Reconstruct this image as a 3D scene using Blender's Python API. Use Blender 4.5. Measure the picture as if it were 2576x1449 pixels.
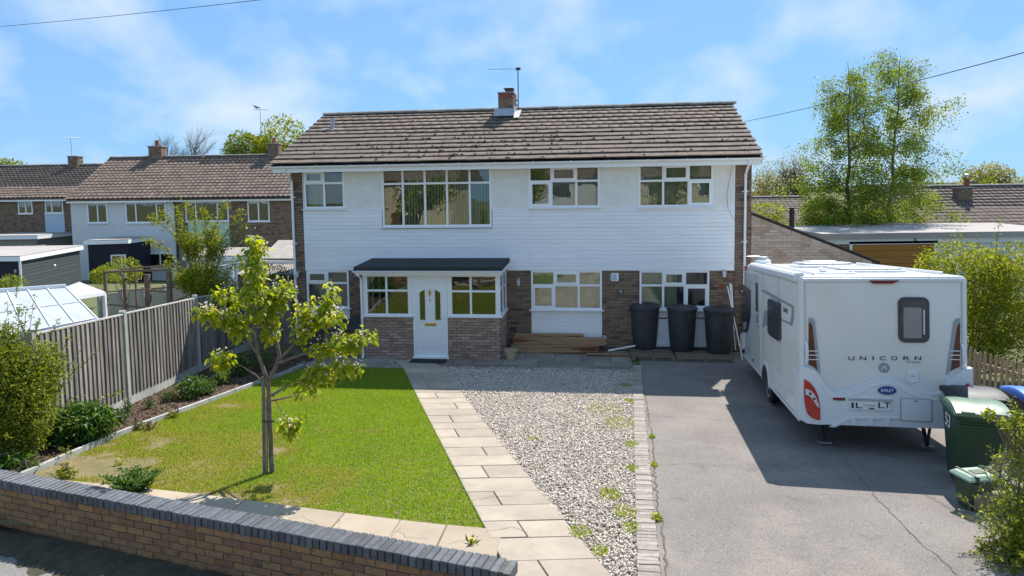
import bpy, bmesh, math, random
import numpy as np
from mathutils import Vector, Matrix
for o in list(bpy.data.objects): bpy.data.objects.remove(o)
scene = bpy.context.scene
COL = scene.collection
R = math.radians
# ------------------------------------------------------------------ camera (24 mm drone lens, lens shift keeps walls upright)
F, CX, CY = 1717.0, 1288.0, 724.5            # focal length and centre in 2576 x 1449 units
PITCH, ROLL, CAMH, YH = R(4.4), 0.0133, 4.27, 485.0
_f = np.array([0, math.cos(PITCH), -math.sin(PITCH)]); _u = np.array([0, math.sin(PITCH), math.cos(PITCH)]); _r = np.array([1., 0, 0])
CR = math.cos(ROLL)*_r - math.sin(ROLL)*_u; CU = math.sin(ROLL)*_r + math.cos(ROLL)*_u; CF = _f
PY = YH + F*(CU[1]/math.cos(PITCH)); CC = np.array([0, 0, CAMH])
cd = bpy.data.cameras.new('camera'); cam = bpy.data.objects.new('camera', cd); COL.objects.link(cam)
cd.sensor_width = 36; cd.lens = 36*F/2576; cd.shift_y = -(724.5-PY)/2576; cd.clip_end = 3000; cd.clip_start = .1
cam.matrix_world = Matrix(((CR[0], CU[0], -CF[0], 0), (CR[1], CU[1], -CF[1], 0), (CR[2], CU[2], -CF[2], CAMH), (0, 0, 0, 1)))
scene.camera = cam
# ------------------------------------------------------------------ light
SUN = Vector((.42, .72, 1.0)).normalized()
EL = math.asin(SUN.z); AZ = math.atan2(SUN.x, SUN.y)
w = bpy.data.worlds.new('World'); scene.world = w; w.use_nodes = True
nt = w.node_tree; nt.nodes.clear()
def N(nt, t, **k):
    n = nt.nodes.new(t)
    for a, b in k.items():
        if a.startswith('i_'): n.inputs[int(a[2:])].default_value = b
        else: setattr(n, a, b)
    return n
def mixc(nt, fac, a, b, mode='MIX'):
    n = nt.nodes.new('ShaderNodeMix'); n.data_type = 'RGBA'; n.blend_type = mode
    for s, v in ((0, fac), (6, a), (7, b)):
        if hasattr(v, 'is_linked') or hasattr(v, 'links'): nt.links.new(v, n.inputs[s])
        else: n.inputs[s].default_value = v if s == 0 else (*v, 1) if len(v) == 3 else v
    return n.outputs[2]
sky = N(nt, 'ShaderNodeTexSky', sky_type='NISHITA', sun_disc=False, sun_elevation=EL, sun_rotation=AZ, altitude=50, air_density=1.0, dust_density=.25, ozone_density=3.2)
geo = N(nt, 'ShaderNodeNewGeometry'); sep = N(nt, 'ShaderNodeSeparateXYZ'); tcw = N(nt, 'ShaderNodeTexCoord')
nt.links.new(tcw.outputs['Generated'], sep.inputs[0])
zz = N(nt, 'ShaderNodeMath', operation='MAXIMUM', i_1=0.0); nt.links.new(sep.outputs[2], zz.inputs[0])
za = N(nt, 'ShaderNodeMath', operation='ADD', i_1=.55); nt.links.new(zz.outputs[0], za.inputs[0])
dx = N(nt, 'ShaderNodeMath', operation='DIVIDE'); nt.links.new(sep.outputs[0], dx.inputs[0]); nt.links.new(za.outputs[0], dx.inputs[1])
dy = N(nt, 'ShaderNodeMath', operation='DIVIDE'); nt.links.new(sep.outputs[1], dy.inputs[0]); nt.links.new(za.outputs[0], dy.inputs[1])
cmb = N(nt, 'ShaderNodeCombineXYZ'); nt.links.new(dx.outputs[0], cmb.inputs[0]); nt.links.new(dy.outputs[0], cmb.inputs[1])
rotm = N(nt, 'ShaderNodeMapping'); rotm.inputs['Rotation'].default_value = (0, 0, .5); rotm.inputs['Scale'].default_value = (1.15, 1.0, 1); nt.links.new(cmb.outputs[0], rotm.inputs[0])
n1 = N(nt, 'ShaderNodeTexNoise'); n1.inputs['Scale'].default_value = 3.6; n1.inputs['Detail'].default_value = 9; n1.inputs['Roughness'].default_value = .5; n1.inputs['Distortion'].default_value = .15
nt.links.new(rotm.outputs[0], n1.inputs[0])
cr = N(nt, 'ShaderNodeValToRGB'); cr.color_ramp.elements[0].position = .44; cr.color_ramp.elements[1].position = .70
nt.links.new(n1.outputs[0], cr.inputs[0])
cm = N(nt, 'ShaderNodeMath', operation='MULTIPLY', i_1=.92); nt.links.new(cr.outputs[0], cm.inputs[0])
gm = N(nt, 'ShaderNodeGamma'); gm.inputs[1].default_value = .3; nt.links.new(sky.outputs[0], gm.inputs[0])      # softened sky: the bright rim near the horizon is flattened
skyt = mixc(nt, 1.0, gm.outputs[0], (1.0, 1.74, 2.68), 'MULTIPLY')
skyc = mixc(nt, cm.outputs[0], skyt, (3.5, 4.15, 4.85))
bg = N(nt, 'ShaderNodeBackground'); bg.inputs[1].default_value = .118
nt.links.new(skyc, bg.inputs[0]); wo = N(nt, 'ShaderNodeOutputWorld'); nt.links.new(bg.outputs[0], wo.inputs[0])
sd = bpy.data.lights.new('sun', 'SUN'); sd.energy = 4.4; sd.angle = R(.53); sd.color = (1, .955, .88)
so = bpy.data.objects.new('sun', sd); COL.objects.link(so); so.rotation_euler = SUN.to_track_quat('Z', 'Y').to_euler(); so.location = (10, 20, 30)
vs = scene.view_settings; vs.view_transform = 'Standard'; vs.look = 'None'; vs.exposure = .85; vs.gamma = 1; vs.use_curve_mapping = False
scene.render.engine = 'CYCLES'

# ------------------------------------------------------------------ pixels to places (2576 x 1449 units)
def ray(x, y): return (x-CX)/F*CR - (y-PY)/F*CU + CF
PSI = R(6.95); HA = np.array([math.cos(PSI), -math.sin(PSI), 0]); HN = np.array([math.sin(PSI), math.cos(PSI), 0]); P0 = np.array([-.28, 18.5, 0])
def gw(w): return .085*.8*np.log1p(np.exp((np.clip(w, -40, 12.6)-3.4)/.8)) - np.clip((w-12.6)*.13, 0, .21)
def guw(u, w): # ground height in house coordinates (w = metres in front of the facade)
    w = np.asarray(w, float); z = gw(w)
    b = np.clip((-w-9)/16, 0, 1); return z - .9*b*b*(3-2*b)
def UW(P): d = np.asarray(P, float)-P0; return float(d@HA), float(-(d@HN))
def XY(u, w, z=None, dz=0):
    P = P0 + u*HA - w*HN; P = np.array(P); P[2] = (float(guw(u, w)) if z is None else z)+dz; return P
def gz(x, y): u, w = UW((x, y, 0)); return float(guw(u, w))
def G(x, y):
    d = ray(x, y); lo, hi = 1., 90.
    for i in range(60):
        m = (lo+hi)/2; P = CC+m*d
        if P[2] > gz(P[0], P[1]): lo = m
        else: hi = m
    return CC+lo*d
def at(x, y, D): d = ray(x, y); return CC+d*(D/d[1])
def hf(x, y, v=0): # pixel to (u, z) on a plane parallel to the facade
    d = ray(x, y); t = ((P0+v*HN-CC)@HN)/(d@HN); P = CC+t*d; return float((P-P0)@HA), float(P[2])
# ------------------------------------------------------------------ materials
def pm(name, c1, c2=None, scale=6, detail=5, rough=.7, bump=0, bscale=60, rnd=0., spec=.35, metal=0, ramp=None, pos=False, c3=None, s3=2.0, t3=(.55, .7), lo=.35, hi=.65, stretch=None, trans=0, coat=0, speck=None, c4=None, s4=1, t4=(.55, .7)):
    m = bpy.data.materials.new(name); m.use_nodes = True; t = m.node_tree; b = t.nodes['Principled BSDF']; L = t.links.new
    b.inputs['Roughness'].default_value = rough; b.inputs['Specular IOR Level'].default_value = spec; b.inputs['Metallic'].default_value = metal
    if coat: b.inputs['Coat Weight'].default_value = coat; b.inputs['Coat Roughness'].default_value = .08
    oi = N(t, 'ShaderNodeObjectInfo'); at_ = N(t, 'ShaderNodeAttribute', attribute_name='rnd')
    ad = N(t, 'ShaderNodeMath', operation='ADD'); L(oi.outputs['Random'], ad.inputs[0]); L(at_.outputs['Fac'], ad.inputs[1])
    fr = N(t, 'ShaderNodeMath', operation='FRACT'); L(ad.outputs[0], fr.inputs[0])
    if pos: src = N(t, 'ShaderNodeNewGeometry').outputs['Position']
    else:
        tc = N(t, 'ShaderNodeTexCoord'); mu = N(t, 'ShaderNodeMath', operation='MULTIPLY', i_1=61.7); L(fr.outputs[0], mu.inputs[0])
        va = N(t, 'ShaderNodeVectorMath', operation='ADD'); L(tc.outputs['Object'], va.inputs[0]); L(mu.outputs[0], va.inputs[1]); src = va.outputs[0]
    if stretch:
        mp = N(t, 'ShaderNodeMapping'); mp.inputs['Scale'].default_value = stretch; L(src, mp.inputs[0]); src = mp.outputs[0]
    def noise(s, d=detail, r=.6):
        n = N(t, 'ShaderNodeTexNoise'); n.inputs['Scale'].default_value = s; n.inputs['Detail'].default_value = d; n.inputs['Roughness'].default_value = r; L(src, n.inputs['Vector']); return n
    def rampn(inp, a, b_):
        r = N(t, 'ShaderNodeMapRange'); r.inputs[1].default_value = a; r.inputs[2].default_value = b_; L(inp, r.inputs[0]); return r.outputs[0]
    if ramp:
        rp = N(t, 'ShaderNodeValToRGB'); rp.color_ramp.interpolation = 'LINEAR'; els = rp.color_ramp.elements
        for i, c in enumerate(ramp):
            e = els[i] if i < 2 else els.new(1)
            e.position = i/(len(ramp)-1); e.color = (*c, 1)
        L(fr.outputs[0], rp.inputs[0]); col = rp.outputs[0]
        if c2: col = mixc(t, rampn(noise(scale).outputs[0], lo, hi), col, c2)
    elif c2: col = mixc(t, rampn(noise(scale).outputs[0], lo, hi), c1, c2)
    else:
        rg = N(t, 'ShaderNodeRGB'); rg.outputs[0].default_value = (*c1, 1); col = rg.outputs[0]
    if c3: col = mixc(t, rampn(noise(s3, 6, .65).outputs[0], *t3), col, c3)
    if c4: col = mixc(t, rampn(noise(s4, 7, .7).outputs[0], *t4), col, c4)
    if speck:
        col = mixc(t, rampn(noise(95, 2, .5).outputs[0], .56, .66), col, speck); col = mixc(t, rampn(noise(60, 2, .5).outputs[0], .60, .70), col, tuple(q*.42 for q in c1))
    if rnd:
        mr = N(t, 'ShaderNodeMapRange'); mr.inputs[3].default_value = 1-rnd; mr.inputs[4].default_value = 1+rnd; L(fr.outputs[0], mr.inputs[0])
        hs = N(t, 'ShaderNodeHueSaturation'); L(mr.outputs[0], hs.inputs['Value']); L(col, hs.inputs['Color']); col = hs.outputs[0]
    L(col, b.inputs['Base Color'])
    if bump:
        bp = N(t, 'ShaderNodeBump'); bp.inputs['Strength'].default_value = bump; bp.inputs['Distance'].default_value = .01
        L(noise(bscale, 4, .7).outputs[0], bp.inputs['Height']); L(bp.outputs[0], b.inputs['Normal'])
    if trans:
        out = t.nodes['Material Output']; tr = N(t, 'ShaderNodeBsdfTranslucent'); tc2 = mixc(t, 1.0, col, (1.35, 1.25, .5), 'MULTIPLY'); L(tc2, tr.inputs[0])
        mx = N(t, 'ShaderNodeMixShader', i_0=trans); L(b.outputs[0], mx.inputs[1]); L(tr.outputs[0], mx.inputs[2]); L(mx.outputs[0], out.inputs[0])
    return m
def glass(name, tint=(.8, .86, .84), refl=.10, rough=0.0):
    m = bpy.data.materials.new(name); m.use_nodes = True; t = m.node_tree; t.nodes.clear(); L = t.links.new
    o = N(t, 'ShaderNodeOutputMaterial'); tr = N(t, 'ShaderNodeBsdfTransparent'); tr.inputs[0].default_value = (*tint, 1)
    gl = N(t, 'ShaderNodeBsdfGlossy'); gl.inputs['Roughness'].default_value = rough
    no = N(t, 'ShaderNodeTexNoise'); no.inputs['Scale'].default_value = 3.2; no.inputs['Detail'].default_value = 1
    tc = N(t, 'ShaderNodeTexCoord'); L(tc.outputs['Object'], no.inputs[0])
    bp = N(t, 'ShaderNodeBump'); bp.inputs['Strength'].default_value = .05; bp.inputs['Distance'].default_value = .02; L(no.outputs[0], bp.inputs['Height']); L(bp.outputs[0], gl.inputs['Normal'])
    fr = N(t, 'ShaderNodeFresnel', i_0=1.55); ad = N(t, 'ShaderNodeMath', operation='ADD', i_1=refl); ad.use_clamp = True; L(fr.outputs[0], ad.inputs[0])
    mx = N(t, 'ShaderNodeMixShader'); L(ad.outputs[0], mx.inputs[0]); L(tr.outputs[0], mx.inputs[1]); L(gl.outputs[0], mx.inputs[2]); L(mx.outputs[0], o.inputs[0])
    return m
# ------------------------------------------------------------------ building helpers
def link(name, me, parent=None, loc=(0, 0, 0), mw=None):
    o = bpy.data.objects.new(name, me); COL.objects.link(o)
    if parent is not None: o.parent = parent
    if mw is not None: o.matrix_basis = mw
    else: o.location = loc
    return o
def tag(o, label=None, cat=None, group=None, kind=None):
    if label: o['label'] = label
    if cat: o['category'] = cat
    if group: o['group'] = group
    if kind: o['kind'] = kind
    return o
def thing(name, label, cat, loc=(0, 0, 0), rz=0, group=None, mw=None):
    o = bpy.data.objects.new(name, None); COL.objects.link(o); o.empty_display_size = .2
    if mw is not None: o.matrix_basis = mw
    else: o.location = loc; o.rotation_euler = (0, 0, rz)
    return tag(o, label, cat, group)
class MB:
    def __init__(s): s.v = []; s.f = []
    def add(s, vs, fs):
        n = len(s.v); s.v += [tuple(float(q) for q in p) for p in vs]; s.f += [tuple(i+n for i in f) for f in fs]; return s
    def box(s, a, b):
        (x0, y0, z0), (x1, y1, z1) = a, b
        return s.add([(x0, y0, z0), (x1, y0, z0), (x1, y1, z0), (x0, y1, z0), (x0, y0, z1), (x1, y0, z1), (x1, y1, z1), (x0, y1, z1)],
                     [(0, 3, 2, 1), (4, 5, 6, 7), (0, 1, 5, 4), (1, 2, 6, 5), (2, 3, 7, 6), (3, 0, 4, 7)])
    def bar(s, p, q, wd, ht, up=(0, 0, 1)):
        p, q = Vector(p), Vector(q); d = (q-p).normalized(); x = d.cross(Vector(up)); x = x.normalized() if x.length > 1e-4 else Vector((1, 0, 0)); z = x.cross(d)
        vs = [e + x*(i*wd/2) + z*(j*ht/2) for e in (p, q) for i, j in ((-1, -1), (1, -1), (1, 1), (-1, 1))]
        return s.add(vs, [(0, 1, 2, 3), (7, 6, 5, 4), (0, 4, 5, 1), (1, 5, 6, 2), (2, 6, 7, 3), (3, 7, 4, 0)])
    def tube(s, pts, rad, n=8, cap=True):
        pts = [Vector(p) for p in pts]; rad = rad if hasattr(rad, '__len__') else [rad]*len(pts); base = len(s.v); px = None
        for i, p in enumerate(pts):
            d = (pts[min(i+1, len(pts)-1)]-pts[max(i-1, 0)]).normalized()
            x = (px if px is not None else (Vector((1, 0, 0)) if abs(d.x) < .8 else Vector((0, 1, 0)))); x = (x-d*x.dot(d)).normalized(); px = x; y = d.cross(x)
            for k in range(n):
                a = 2*math.pi*k/n; s.v.append(tuple(p+(x*math.cos(a)+y*math.sin(a))*rad[i]))
        for i in range(len(pts)-1):
            for k in range(n):
                a, b = base+i*n+k, base+i*n+(k+1) % n; s.f.append((a, b, b+n, a+n))
        if cap: s.f.append(tuple(base+k for k in reversed(range(n)))); s.f.append(tuple(base+(len(pts)-1)*n+k for k in range(n)))
        return s
    def lathe(s, prof, n=24, c=(0, 0, 0)):
        base = len(s.v)
        for r, z in prof:
            for k in range(n): a = 2*math.pi*k/n; s.v.append((c[0]+r*math.cos(a), c[1]+r*math.sin(a), c[2]+z))
        for i in range(len(prof)-1):
            for k in range(n):
                a, b = base+i*n+k, base+i*n+(k+1) % n; s.f.append((a, b, b+n, a+n))
        s.f.append(tuple(base+k for k in reversed(range(n)))); s.f.append(tuple(base+(len(prof)-1)*n+k for k in range(n)))
        return s
    def prism(s, poly, d0, d1, fn):  # poly in 2d; fn(a, b, d) -> point
        n = len(poly); base = len(s.v)
        for d in (d0, d1): s.v += [tuple(fn(a, b, d)) for a, b in poly]
        s.f.append(tuple(base+i for i in range(n))); s.f.append(tuple(base+n+i for i in reversed(range(n))))
        for i in range(n): j = (i+1) % n; s.f.append((base+j, base+i, base+n+i, base+n+j))
        return s
    def mesh(s, name, mat, smooth=False):
        me = bpy.data.meshes.new(name); me.from_pydata(s.v, [], s.f); me.materials.append(mat)
        bm = bmesh.new(); bm.from_mesh(me); bmesh.ops.recalc_face_normals(bm, faces=bm.faces); bm.to_mesh(me); bm.free()
        if smooth: me.polygons.foreach_set('use_smooth', [True]*len(me.polygons))
        return me
    def build(s, name, mat, parent=None, loc=(0, 0, 0), smooth=False, bevel=0, seg=2):
        o = link(name, s.mesh(name, mat, smooth), parent, loc)
        if bevel:
            b = o.modifiers.new('bevel', 'BEVEL'); b.width = bevel; b.segments = seg; b.limit_method = 'ANGLE'; b.angle_limit = R(40)
        if smooth:
            try:
                for p in o.data.polygons: p.use_smooth = True
                o.data.set_sharp_from_angle(angle=R(38))
            except Exception: pass
        return o
def npmesh(name, V, T, mat, parent=None, rnd=None, smooth=False, loc=(0, 0, 0)):
    V = np.asarray(V, np.float32).reshape(-1, 3); T = np.asarray(T, np.int32); k = T.shape[1]
    me = bpy.data.meshes.new(name); me.vertices.add(len(V)); me.vertices.foreach_set('co', V.ravel())
    me.loops.add(T.size); me.loops.foreach_set('vertex_index', T.ravel()); me.polygons.add(len(T))
    me.polygons.foreach_set('loop_start', np.arange(0, T.size, k, dtype=np.int32)); me.polygons.foreach_set('loop_total', np.full(len(T), k, np.int32))
    if smooth: me.polygons.foreach_set('use_smooth', np.ones(len(T), bool))
    me.materials.append(mat); me.update(calc_edges=True)
    if rnd is not None:
        a = me.attributes.new('rnd', 'FLOAT', 'POINT'); a.data.foreach_set('value', np.asarray(rnd, np.float32))
    return link(name, me, parent, loc)
class TM:  # a template piece: shared mesh + arrays
    def __init__(s, name, V, Fc, mat):
        s.V = np.array(V, float); s.tri = np.array([(f[0], f[i], f[i+1]) for f in Fc for i in range(1, len(f)-1)], int)
        s.me = bpy.data.meshes.new(name); s.me.from_pydata([tuple(p) for p in V], [], Fc); s.me.materials.append(mat); s.mat = mat
def cbox(name, sx, sy, sz, b, mat, center=(0, 0, 0)):
    bm = bmesh.new()
    for i in (-1, 1):
        for j in (-1, 1):
            for k in (-1, 1):
                for ax in range(3):
                    p = [i*(sx/2-b), j*(sy/2-b), k*(sz/2-b)]; p[ax] += (i, j, k)[ax]*b; bm.verts.new((p[0]+center[0], p[1]+center[1], p[2]+center[2]))
    bmesh.ops.convex_hull(bm, input=bm.verts); bmesh.ops.dissolve_limit(bm, angle_limit=.01, verts=bm.verts, edges=bm.edges); bm.verts.ensure_lookup_table()
    V = [tuple(v.co) for v in bm.verts]; Fc = [tuple(v.index for v in f.verts) for f in bm.faces]; bm.free()
    return TM(name, V, Fc, mat)
def pieces(parent, name, T, mats, limit=300, stuff=None, mat=None, seed=1):
    """mats: list of 4x4; the first ones become objects, the others one joined mesh"""
    rg = np.random.default_rng(seed)
    me = T.me
    if mat and mat != T.mat: me = T.me.copy(); me.materials.clear(); me.materials.append(mat)
    for M in mats[:limit]: link(name, me, parent, mw=M if isinstance(M, Matrix) else Matrix([list(map(float, r)) for r in M]))
    rest = mats[limit:]
    if rest:
        A = np.array([[list(r) for r in M] for M in rest], float)
        V = np.einsum('nij,vj->nvi', A[:, :3, :3], T.V) + A[:, None, :3, 3]
        n, k = len(rest), len(T.V); TT = (T.tri[None]+(np.arange(n)*k)[:, None, None]).reshape(-1, 3)
        o = npmesh(stuff or name+'_mass', V, TT, mat or T.mat, parent, np.repeat(rg.random(n), k)); o['kind'] = 'stuff'; return o
def TR(loc, rot=(0, 0, 0), sc=(1, 1, 1)):
    return Matrix.Translation(Vector([float(q) for q in loc])) @ Matrix.Rotation(rot[2], 4, 'Z') @ Matrix.Rotation(rot[1], 4, 'Y') @ Matrix.Rotation(rot[0], 4, 'X') @ Matrix.Diagonal((*sc, 1))
def AX(o, x, y, z): # matrix from axes
    return Matrix(((x[0], y[0], z[0], o[0]), (x[1], y[1], z[1], o[1]), (x[2], y[2], z[2], o[2]), (0, 0, 0, 1)))
def text_mesh(s, size=1.0, depth=.004, spacing=1.0, xs=1.0):
    cu = bpy.data.curves.new('lettering', 'FONT'); cu.body = s; cu.size = size; cu.extrude = depth/2; cu.align_x = 'CENTER'; cu.align_y = 'CENTER'; cu.space_character = spacing
    o = bpy.data.objects.new('lettering_source', cu); COL.objects.link(o); bpy.context.view_layer.update()
    me = bpy.data.meshes.new_from_object(o.evaluated_get(bpy.context.evaluated_depsgraph_get())); bpy.data.objects.remove(o)
    if xs != 1: me.transform(Matrix.Diagonal((xs, 1, 1, 1)))
    return me
def sub_rects(r, holes):
    """rectangle minus holes -> list of rectangles"""
    us = sorted({r[0], r[1], *[min(max(q, r[0]), r[1]) for h in holes for q in h[:2]]}); zs = sorted({r[2], r[3], *[min(max(q, r[2]), r[3]) for h in holes for q in h[2:]]})
    out = []
    for z0, z1 in zip(zs, zs[1:]):
        run = None
        for u0, u1 in zip(us, us[1:]):
            c = ((u0+u1)/2, (z0+z1)/2); inside = any(h[0] < c[0] < h[1] and h[2] < c[1] < h[3] for h in holes)
            if inside:
                if run: out.append((*run, z0, z1)); run = None
            else: run = (run[0], u1) if run else (u0, u1)
        if run: out.append((*run, z0, z1))
    return out
def bricks_in(r, rng, holes=(), L=.225, H=.075, off=0):
    """stretcher bond inside a rectangle -> (centre u, centre z, length)"""
    out = []; k = 0; z = r[2]
    while z+H*.6 <= r[3]+1e-6:
        u = r[0]-((k+off) % 2)*L/2
        while u < r[1]:
            a, b = max(u, r[0]), min(u+L, r[1])
            zc = z+H/2
            segs = [(a, b)]
            for h in holes:
                if h[2] < zc < h[3]:
                    ns = []
                    for p, q in segs:
                        if h[1] <= p or h[0] >= q: ns.append((p, q)); continue
                        if h[0] > p: ns.append((p, h[0]))
                        if h[1] < q: ns.append((h[1], q))
                    segs = ns
            for p, q in segs:
                if q-p > .04: out.append(((p+q)/2, zc, q-p))
            u += L
        z += H; k += 1
    return out
# ------------------------------------------------------------------ the palette
M = {}
M['upvc'] = pm('white_upvc', (.86, .87, .88), rough=.32, spec=.5)
M['board'] = pm('white_cladding', (.90, .91, .92), (.83, .85, .87), scale=1.4, rough=.42, bump=.06, bscale=14, rnd=.012, stretch=(.6, 1, 3))
M['render'] = pm('cream_render', (.84, .83, .78), (.76, .75, .70), scale=3, rough=.9, bump=.55, bscale=120)
M['mortar'] = pm('mortar', (.30, .27, .235), (.22, .2, .18), scale=9, rough=.95, bump=.4, bscale=90)
M['mortar_d'] = pm('dirty_mortar', (.13, .115, .10), (.085, .075, .065), scale=9, rough=.95, bump=.4, bscale=90)
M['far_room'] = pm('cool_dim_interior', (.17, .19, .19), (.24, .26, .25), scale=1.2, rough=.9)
M['mortar_l'] = pm('pale_mortar', (.44, .40, .35), (.33, .30, .27), scale=9, rough=.95, bump=.4, bscale=90)
BK = dict(rough=.88, bump=.5, bscale=70, scale=22)
M['brick_d'] = pm('dark_brown_brick', (.2, .13, .09), (.19, .14, .105), ramp=[(.10, .066, .05), (.21, .145, .10), (.30, .20, .135), (.24, .16, .11), (.27, .19, .135), (.145, .10, .075)], lo=.5, hi=.9, **BK)
M['brick_p'] = pm('pink_brown_brick', (.3, .2, .15), (.35, .26, .21), ramp=[(.255, .16, .12), (.36, .245, .19), (.46, .34, .28), (.31, .20, .15), (.40, .285, .225), (.29, .185, .145)], lo=.5, hi=.95, **BK)
M['brick_b'] = pm('buff_brick', (.4, .3, .2), (.44, .34, .27), ramp=[(.36, .245, .18), (.45, .335, .26), (.54, .43, .34), (.40, .285, .215), (.50, .38, .30)], lo=.5, hi=.95, **BK)
M['brick_y'] = pm('yellow_brown_brick', (.3, .2, .1), (.13, .10, .075), ramp=[(.20, .10, .048), (.28, .155, .066), (.32, .19, .08), (.24, .115, .056), (.29, .17, .08), (.22, .095, .06)], lo=.45, hi=.85, c3=(.07, .065, .045), s3=5, t3=(.56, .75), **BK)
M['brick_r'] = pm('red_brick', (.33, .1, .06), (.25, .075, .05), rnd=.2, **BK)
M['blue_brick'] = pm('blue_engineering_brick', (.062, .067, .075), (.105, .11, .12), scale=12, rough=.5, bump=.25, bscale=60, rnd=.25, spec=.45, c3=(.30, .31, .31), s3=18, t3=(.68, .8))
M['edging'] = pm('weathered_edging_brick', (.36, .31, .265), (.27, .235, .2), scale=16, rough=.9, bump=.4, bscale=70, rnd=.2)
M['tile'] = pm('brown_concrete_tile', (.142, .104, .081), (.19, .148, .119), scale=5, rough=.95, bump=.8, bscale=55, rnd=.10, c3=(.36, .335, .30), s3=11, t3=(.62, .75))
M['tile_n'] = pm('brown_pantile', (.145, .102, .078), (.205, .155, .122), scale=4, rough=.93, bump=.5, bscale=40, rnd=.16, c3=(.24, .19, .13), s3=5, t3=(.62, .8))
M['tile_g'] = pm('grey_brown_slab_tile', (.115, .084, .07), (.175, .135, .115), scale=4, rough=.92, bump=.5, bscale=40, rnd=.16, c3=(.20, .13, .07), s3=1.5, t3=(.6, .75))
M['moss'] = pm('moss', (.035, .03, .018), (.085, .055, .025), scale=20, rough=1, bump=.6, bscale=80, rnd=.4)
M['ridge'] = pm('ridge_tile', (.19, .17, .145), (.30, .28, .24), scale=14, rough=.95, bump=.8, bscale=60, rnd=.2)
M['felt'] = pm('roofing_felt', (.035, .035, .037), (.06, .058, .06), scale=30, rough=.9, bump=.5, bscale=140)
M['felt_l'] = pm('pale_weathered_felt', (.42, .38, .35), (.30, .27, .255), scale=.8, rough=.9, bump=.25, bscale=40, pos=True, stretch=(.3, 1, 1))
M['lead'] = pm('lead_flashing', (.33, .36, .39), (.45, .47, .5), scale=8, rough=.55, metal=.2, spec=.4)
M['metal'] = pm('galvanised', (.45, .47, .5), rough=.45, metal=.8)
M['dark_metal'] = pm('dark_metal', (.08, .085, .09), rough=.5, metal=.6)
M['glass'] = glass('window_glass', refl=.055)
M['glass_d'] = glass('grey_glass', (.5, .53, .53), .14)
M['blind'] = pm('green_grey_vertical_blind', (.52, .58, .44), (.58, .63, .50), scale=3, rough=.9, rnd=.2)
M['blind_b'] = pm('brown_vertical_blind', (.58, .54, .44), (.50, .47, .38), scale=3, rough=.9, rnd=.25)
M['venetian'] = pm('pale_venetian_blind', (.62, .64, .62), rough=.6)
M['net'] = pm('pale_net_curtain', (.50, .52, .50), (.42, .44, .42), scale=4, rough=.95)
M['curtain'] = pm('cream_curtain', (.72, .66, .46), (.6, .55, .38), scale=4, rough=.95)
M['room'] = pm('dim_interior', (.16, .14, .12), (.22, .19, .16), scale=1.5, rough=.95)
M['brass'] = pm('brass', (.65, .46, .12), rough=.32, metal=.9)
M['black'] = pm('black_plastic', (.02, .021, .023), rough=.45, spec=.5)
M['rubber'] = pm('rubber_mat', (.02, .022, .026), rough=.9, bump=.4, bscale=90)
M['fence'] = pm('weathered_grey_timber', (.285, .255, .228), (.12, .106, .095), scale=7, rough=.93, bump=.55, bscale=34, rnd=.30, stretch=(3, 3, .35), c3=(.30, .22, .16), s3=1.2, t3=(.62, .85))
M['fence_c'] = pm('pale_capping_timber', (.50, .47, .42), (.38, .35, .31), scale=7, rough=.9, stretch=(3, .5, 3))
M['concrete'] = pm('concrete', (.42, .42, .39), (.30, .30, .275), scale=3, rough=.92, bump=.35, bscale=60, rnd=.08, c3=(.2, .21, .17), s3=4, t3=(.62, .8))
M['slab'] = pm('grey_paving_slab', (.385, .325, .255), (.305, .255, .20), scale=2.2, rough=.85, bump=.3, bscale=30, rnd=.14, c3=(.22, .19, .155), s3=2.6, t3=(.58, .85))
M['slab_c'] = pm('cream_paving_slab', (.385, .315, .235), (.33, .265, .195), scale=2.2, rough=.85, bump=.3, bscale=30, rnd=.09, c3=(.35, .27, .19), s3=5, t3=(.64, .85))
M['slab_h'] = pm('dull_patio_slab', (.27, .235, .20), (.19, .165, .145), scale=2.2, rough=.85, bump=.3, bscale=30, rnd=.25, c3=(.42, .40, .36), s3=3, t3=(.62, .75))
M['soil'] = pm('bed_soil', (.055, .034, .022), (.12, .078, .052), scale=22, rough=1, bump=1.0, bscale=45, pos=True, c3=(.15, .10, .07), s3=40, t3=(.6, .72))
M['bare'] = pm('lawn_earth', (.14, .125, .05), (.22, .165, .09), scale=5, rough=1, bump=.6, bscale=60, pos=True)
M['grass'] = None
M['asphalt'] = pm('worn_tarmac', (.178, .156, .142), (.232, .205, .184), scale=1.1, rough=.95, bump=.9, bscale=110, pos=True, c3=(.30, .24, .185), s3=.55, t3=(.54, .8), c4=(.135, .118, .105), s4=1.7, t4=(.57, .72), speck=(.36, .33, .30))
M['pave'] = pm('pavement_tarmac', (.17, .16, .15), (.22, .205, .19), scale=1.2, rough=.93, bump=.5, bscale=140, pos=True, speck=(.30, .28, .26))
M['ground'] = pm('rough_ground', (.10, .13, .045), (.13, .11, .055), scale=.6, rough=1, bump=.4, bscale=8, pos=True)
M['crack'] = pm('crack_fill', (.085, .073, .06), (.13, .113, .09), scale=9, rough=1)
M['timber'] = pm('sawn_timber', (.40, .26, .14), (.30, .19, .10), scale=9, rough=.85, bump=.3, bscale=40, stretch=(.25, 3, 3), rnd=.12, c3=(.15, .055, .028), s3=1.3, t3=(.57, .63))
M['pallet'] = pm('grey_pallet_timber', (.22, .17, .12), (.15, .115, .08), scale=9, rough=.9, bump=.3, bscale=40, rnd=.2)
M['oldwood'] = pm('old_brown_timber', (.24, .165, .11), (.16, .11, .075), scale=6, rough=.9, bump=.5, bscale=30, rnd=.2)
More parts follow.
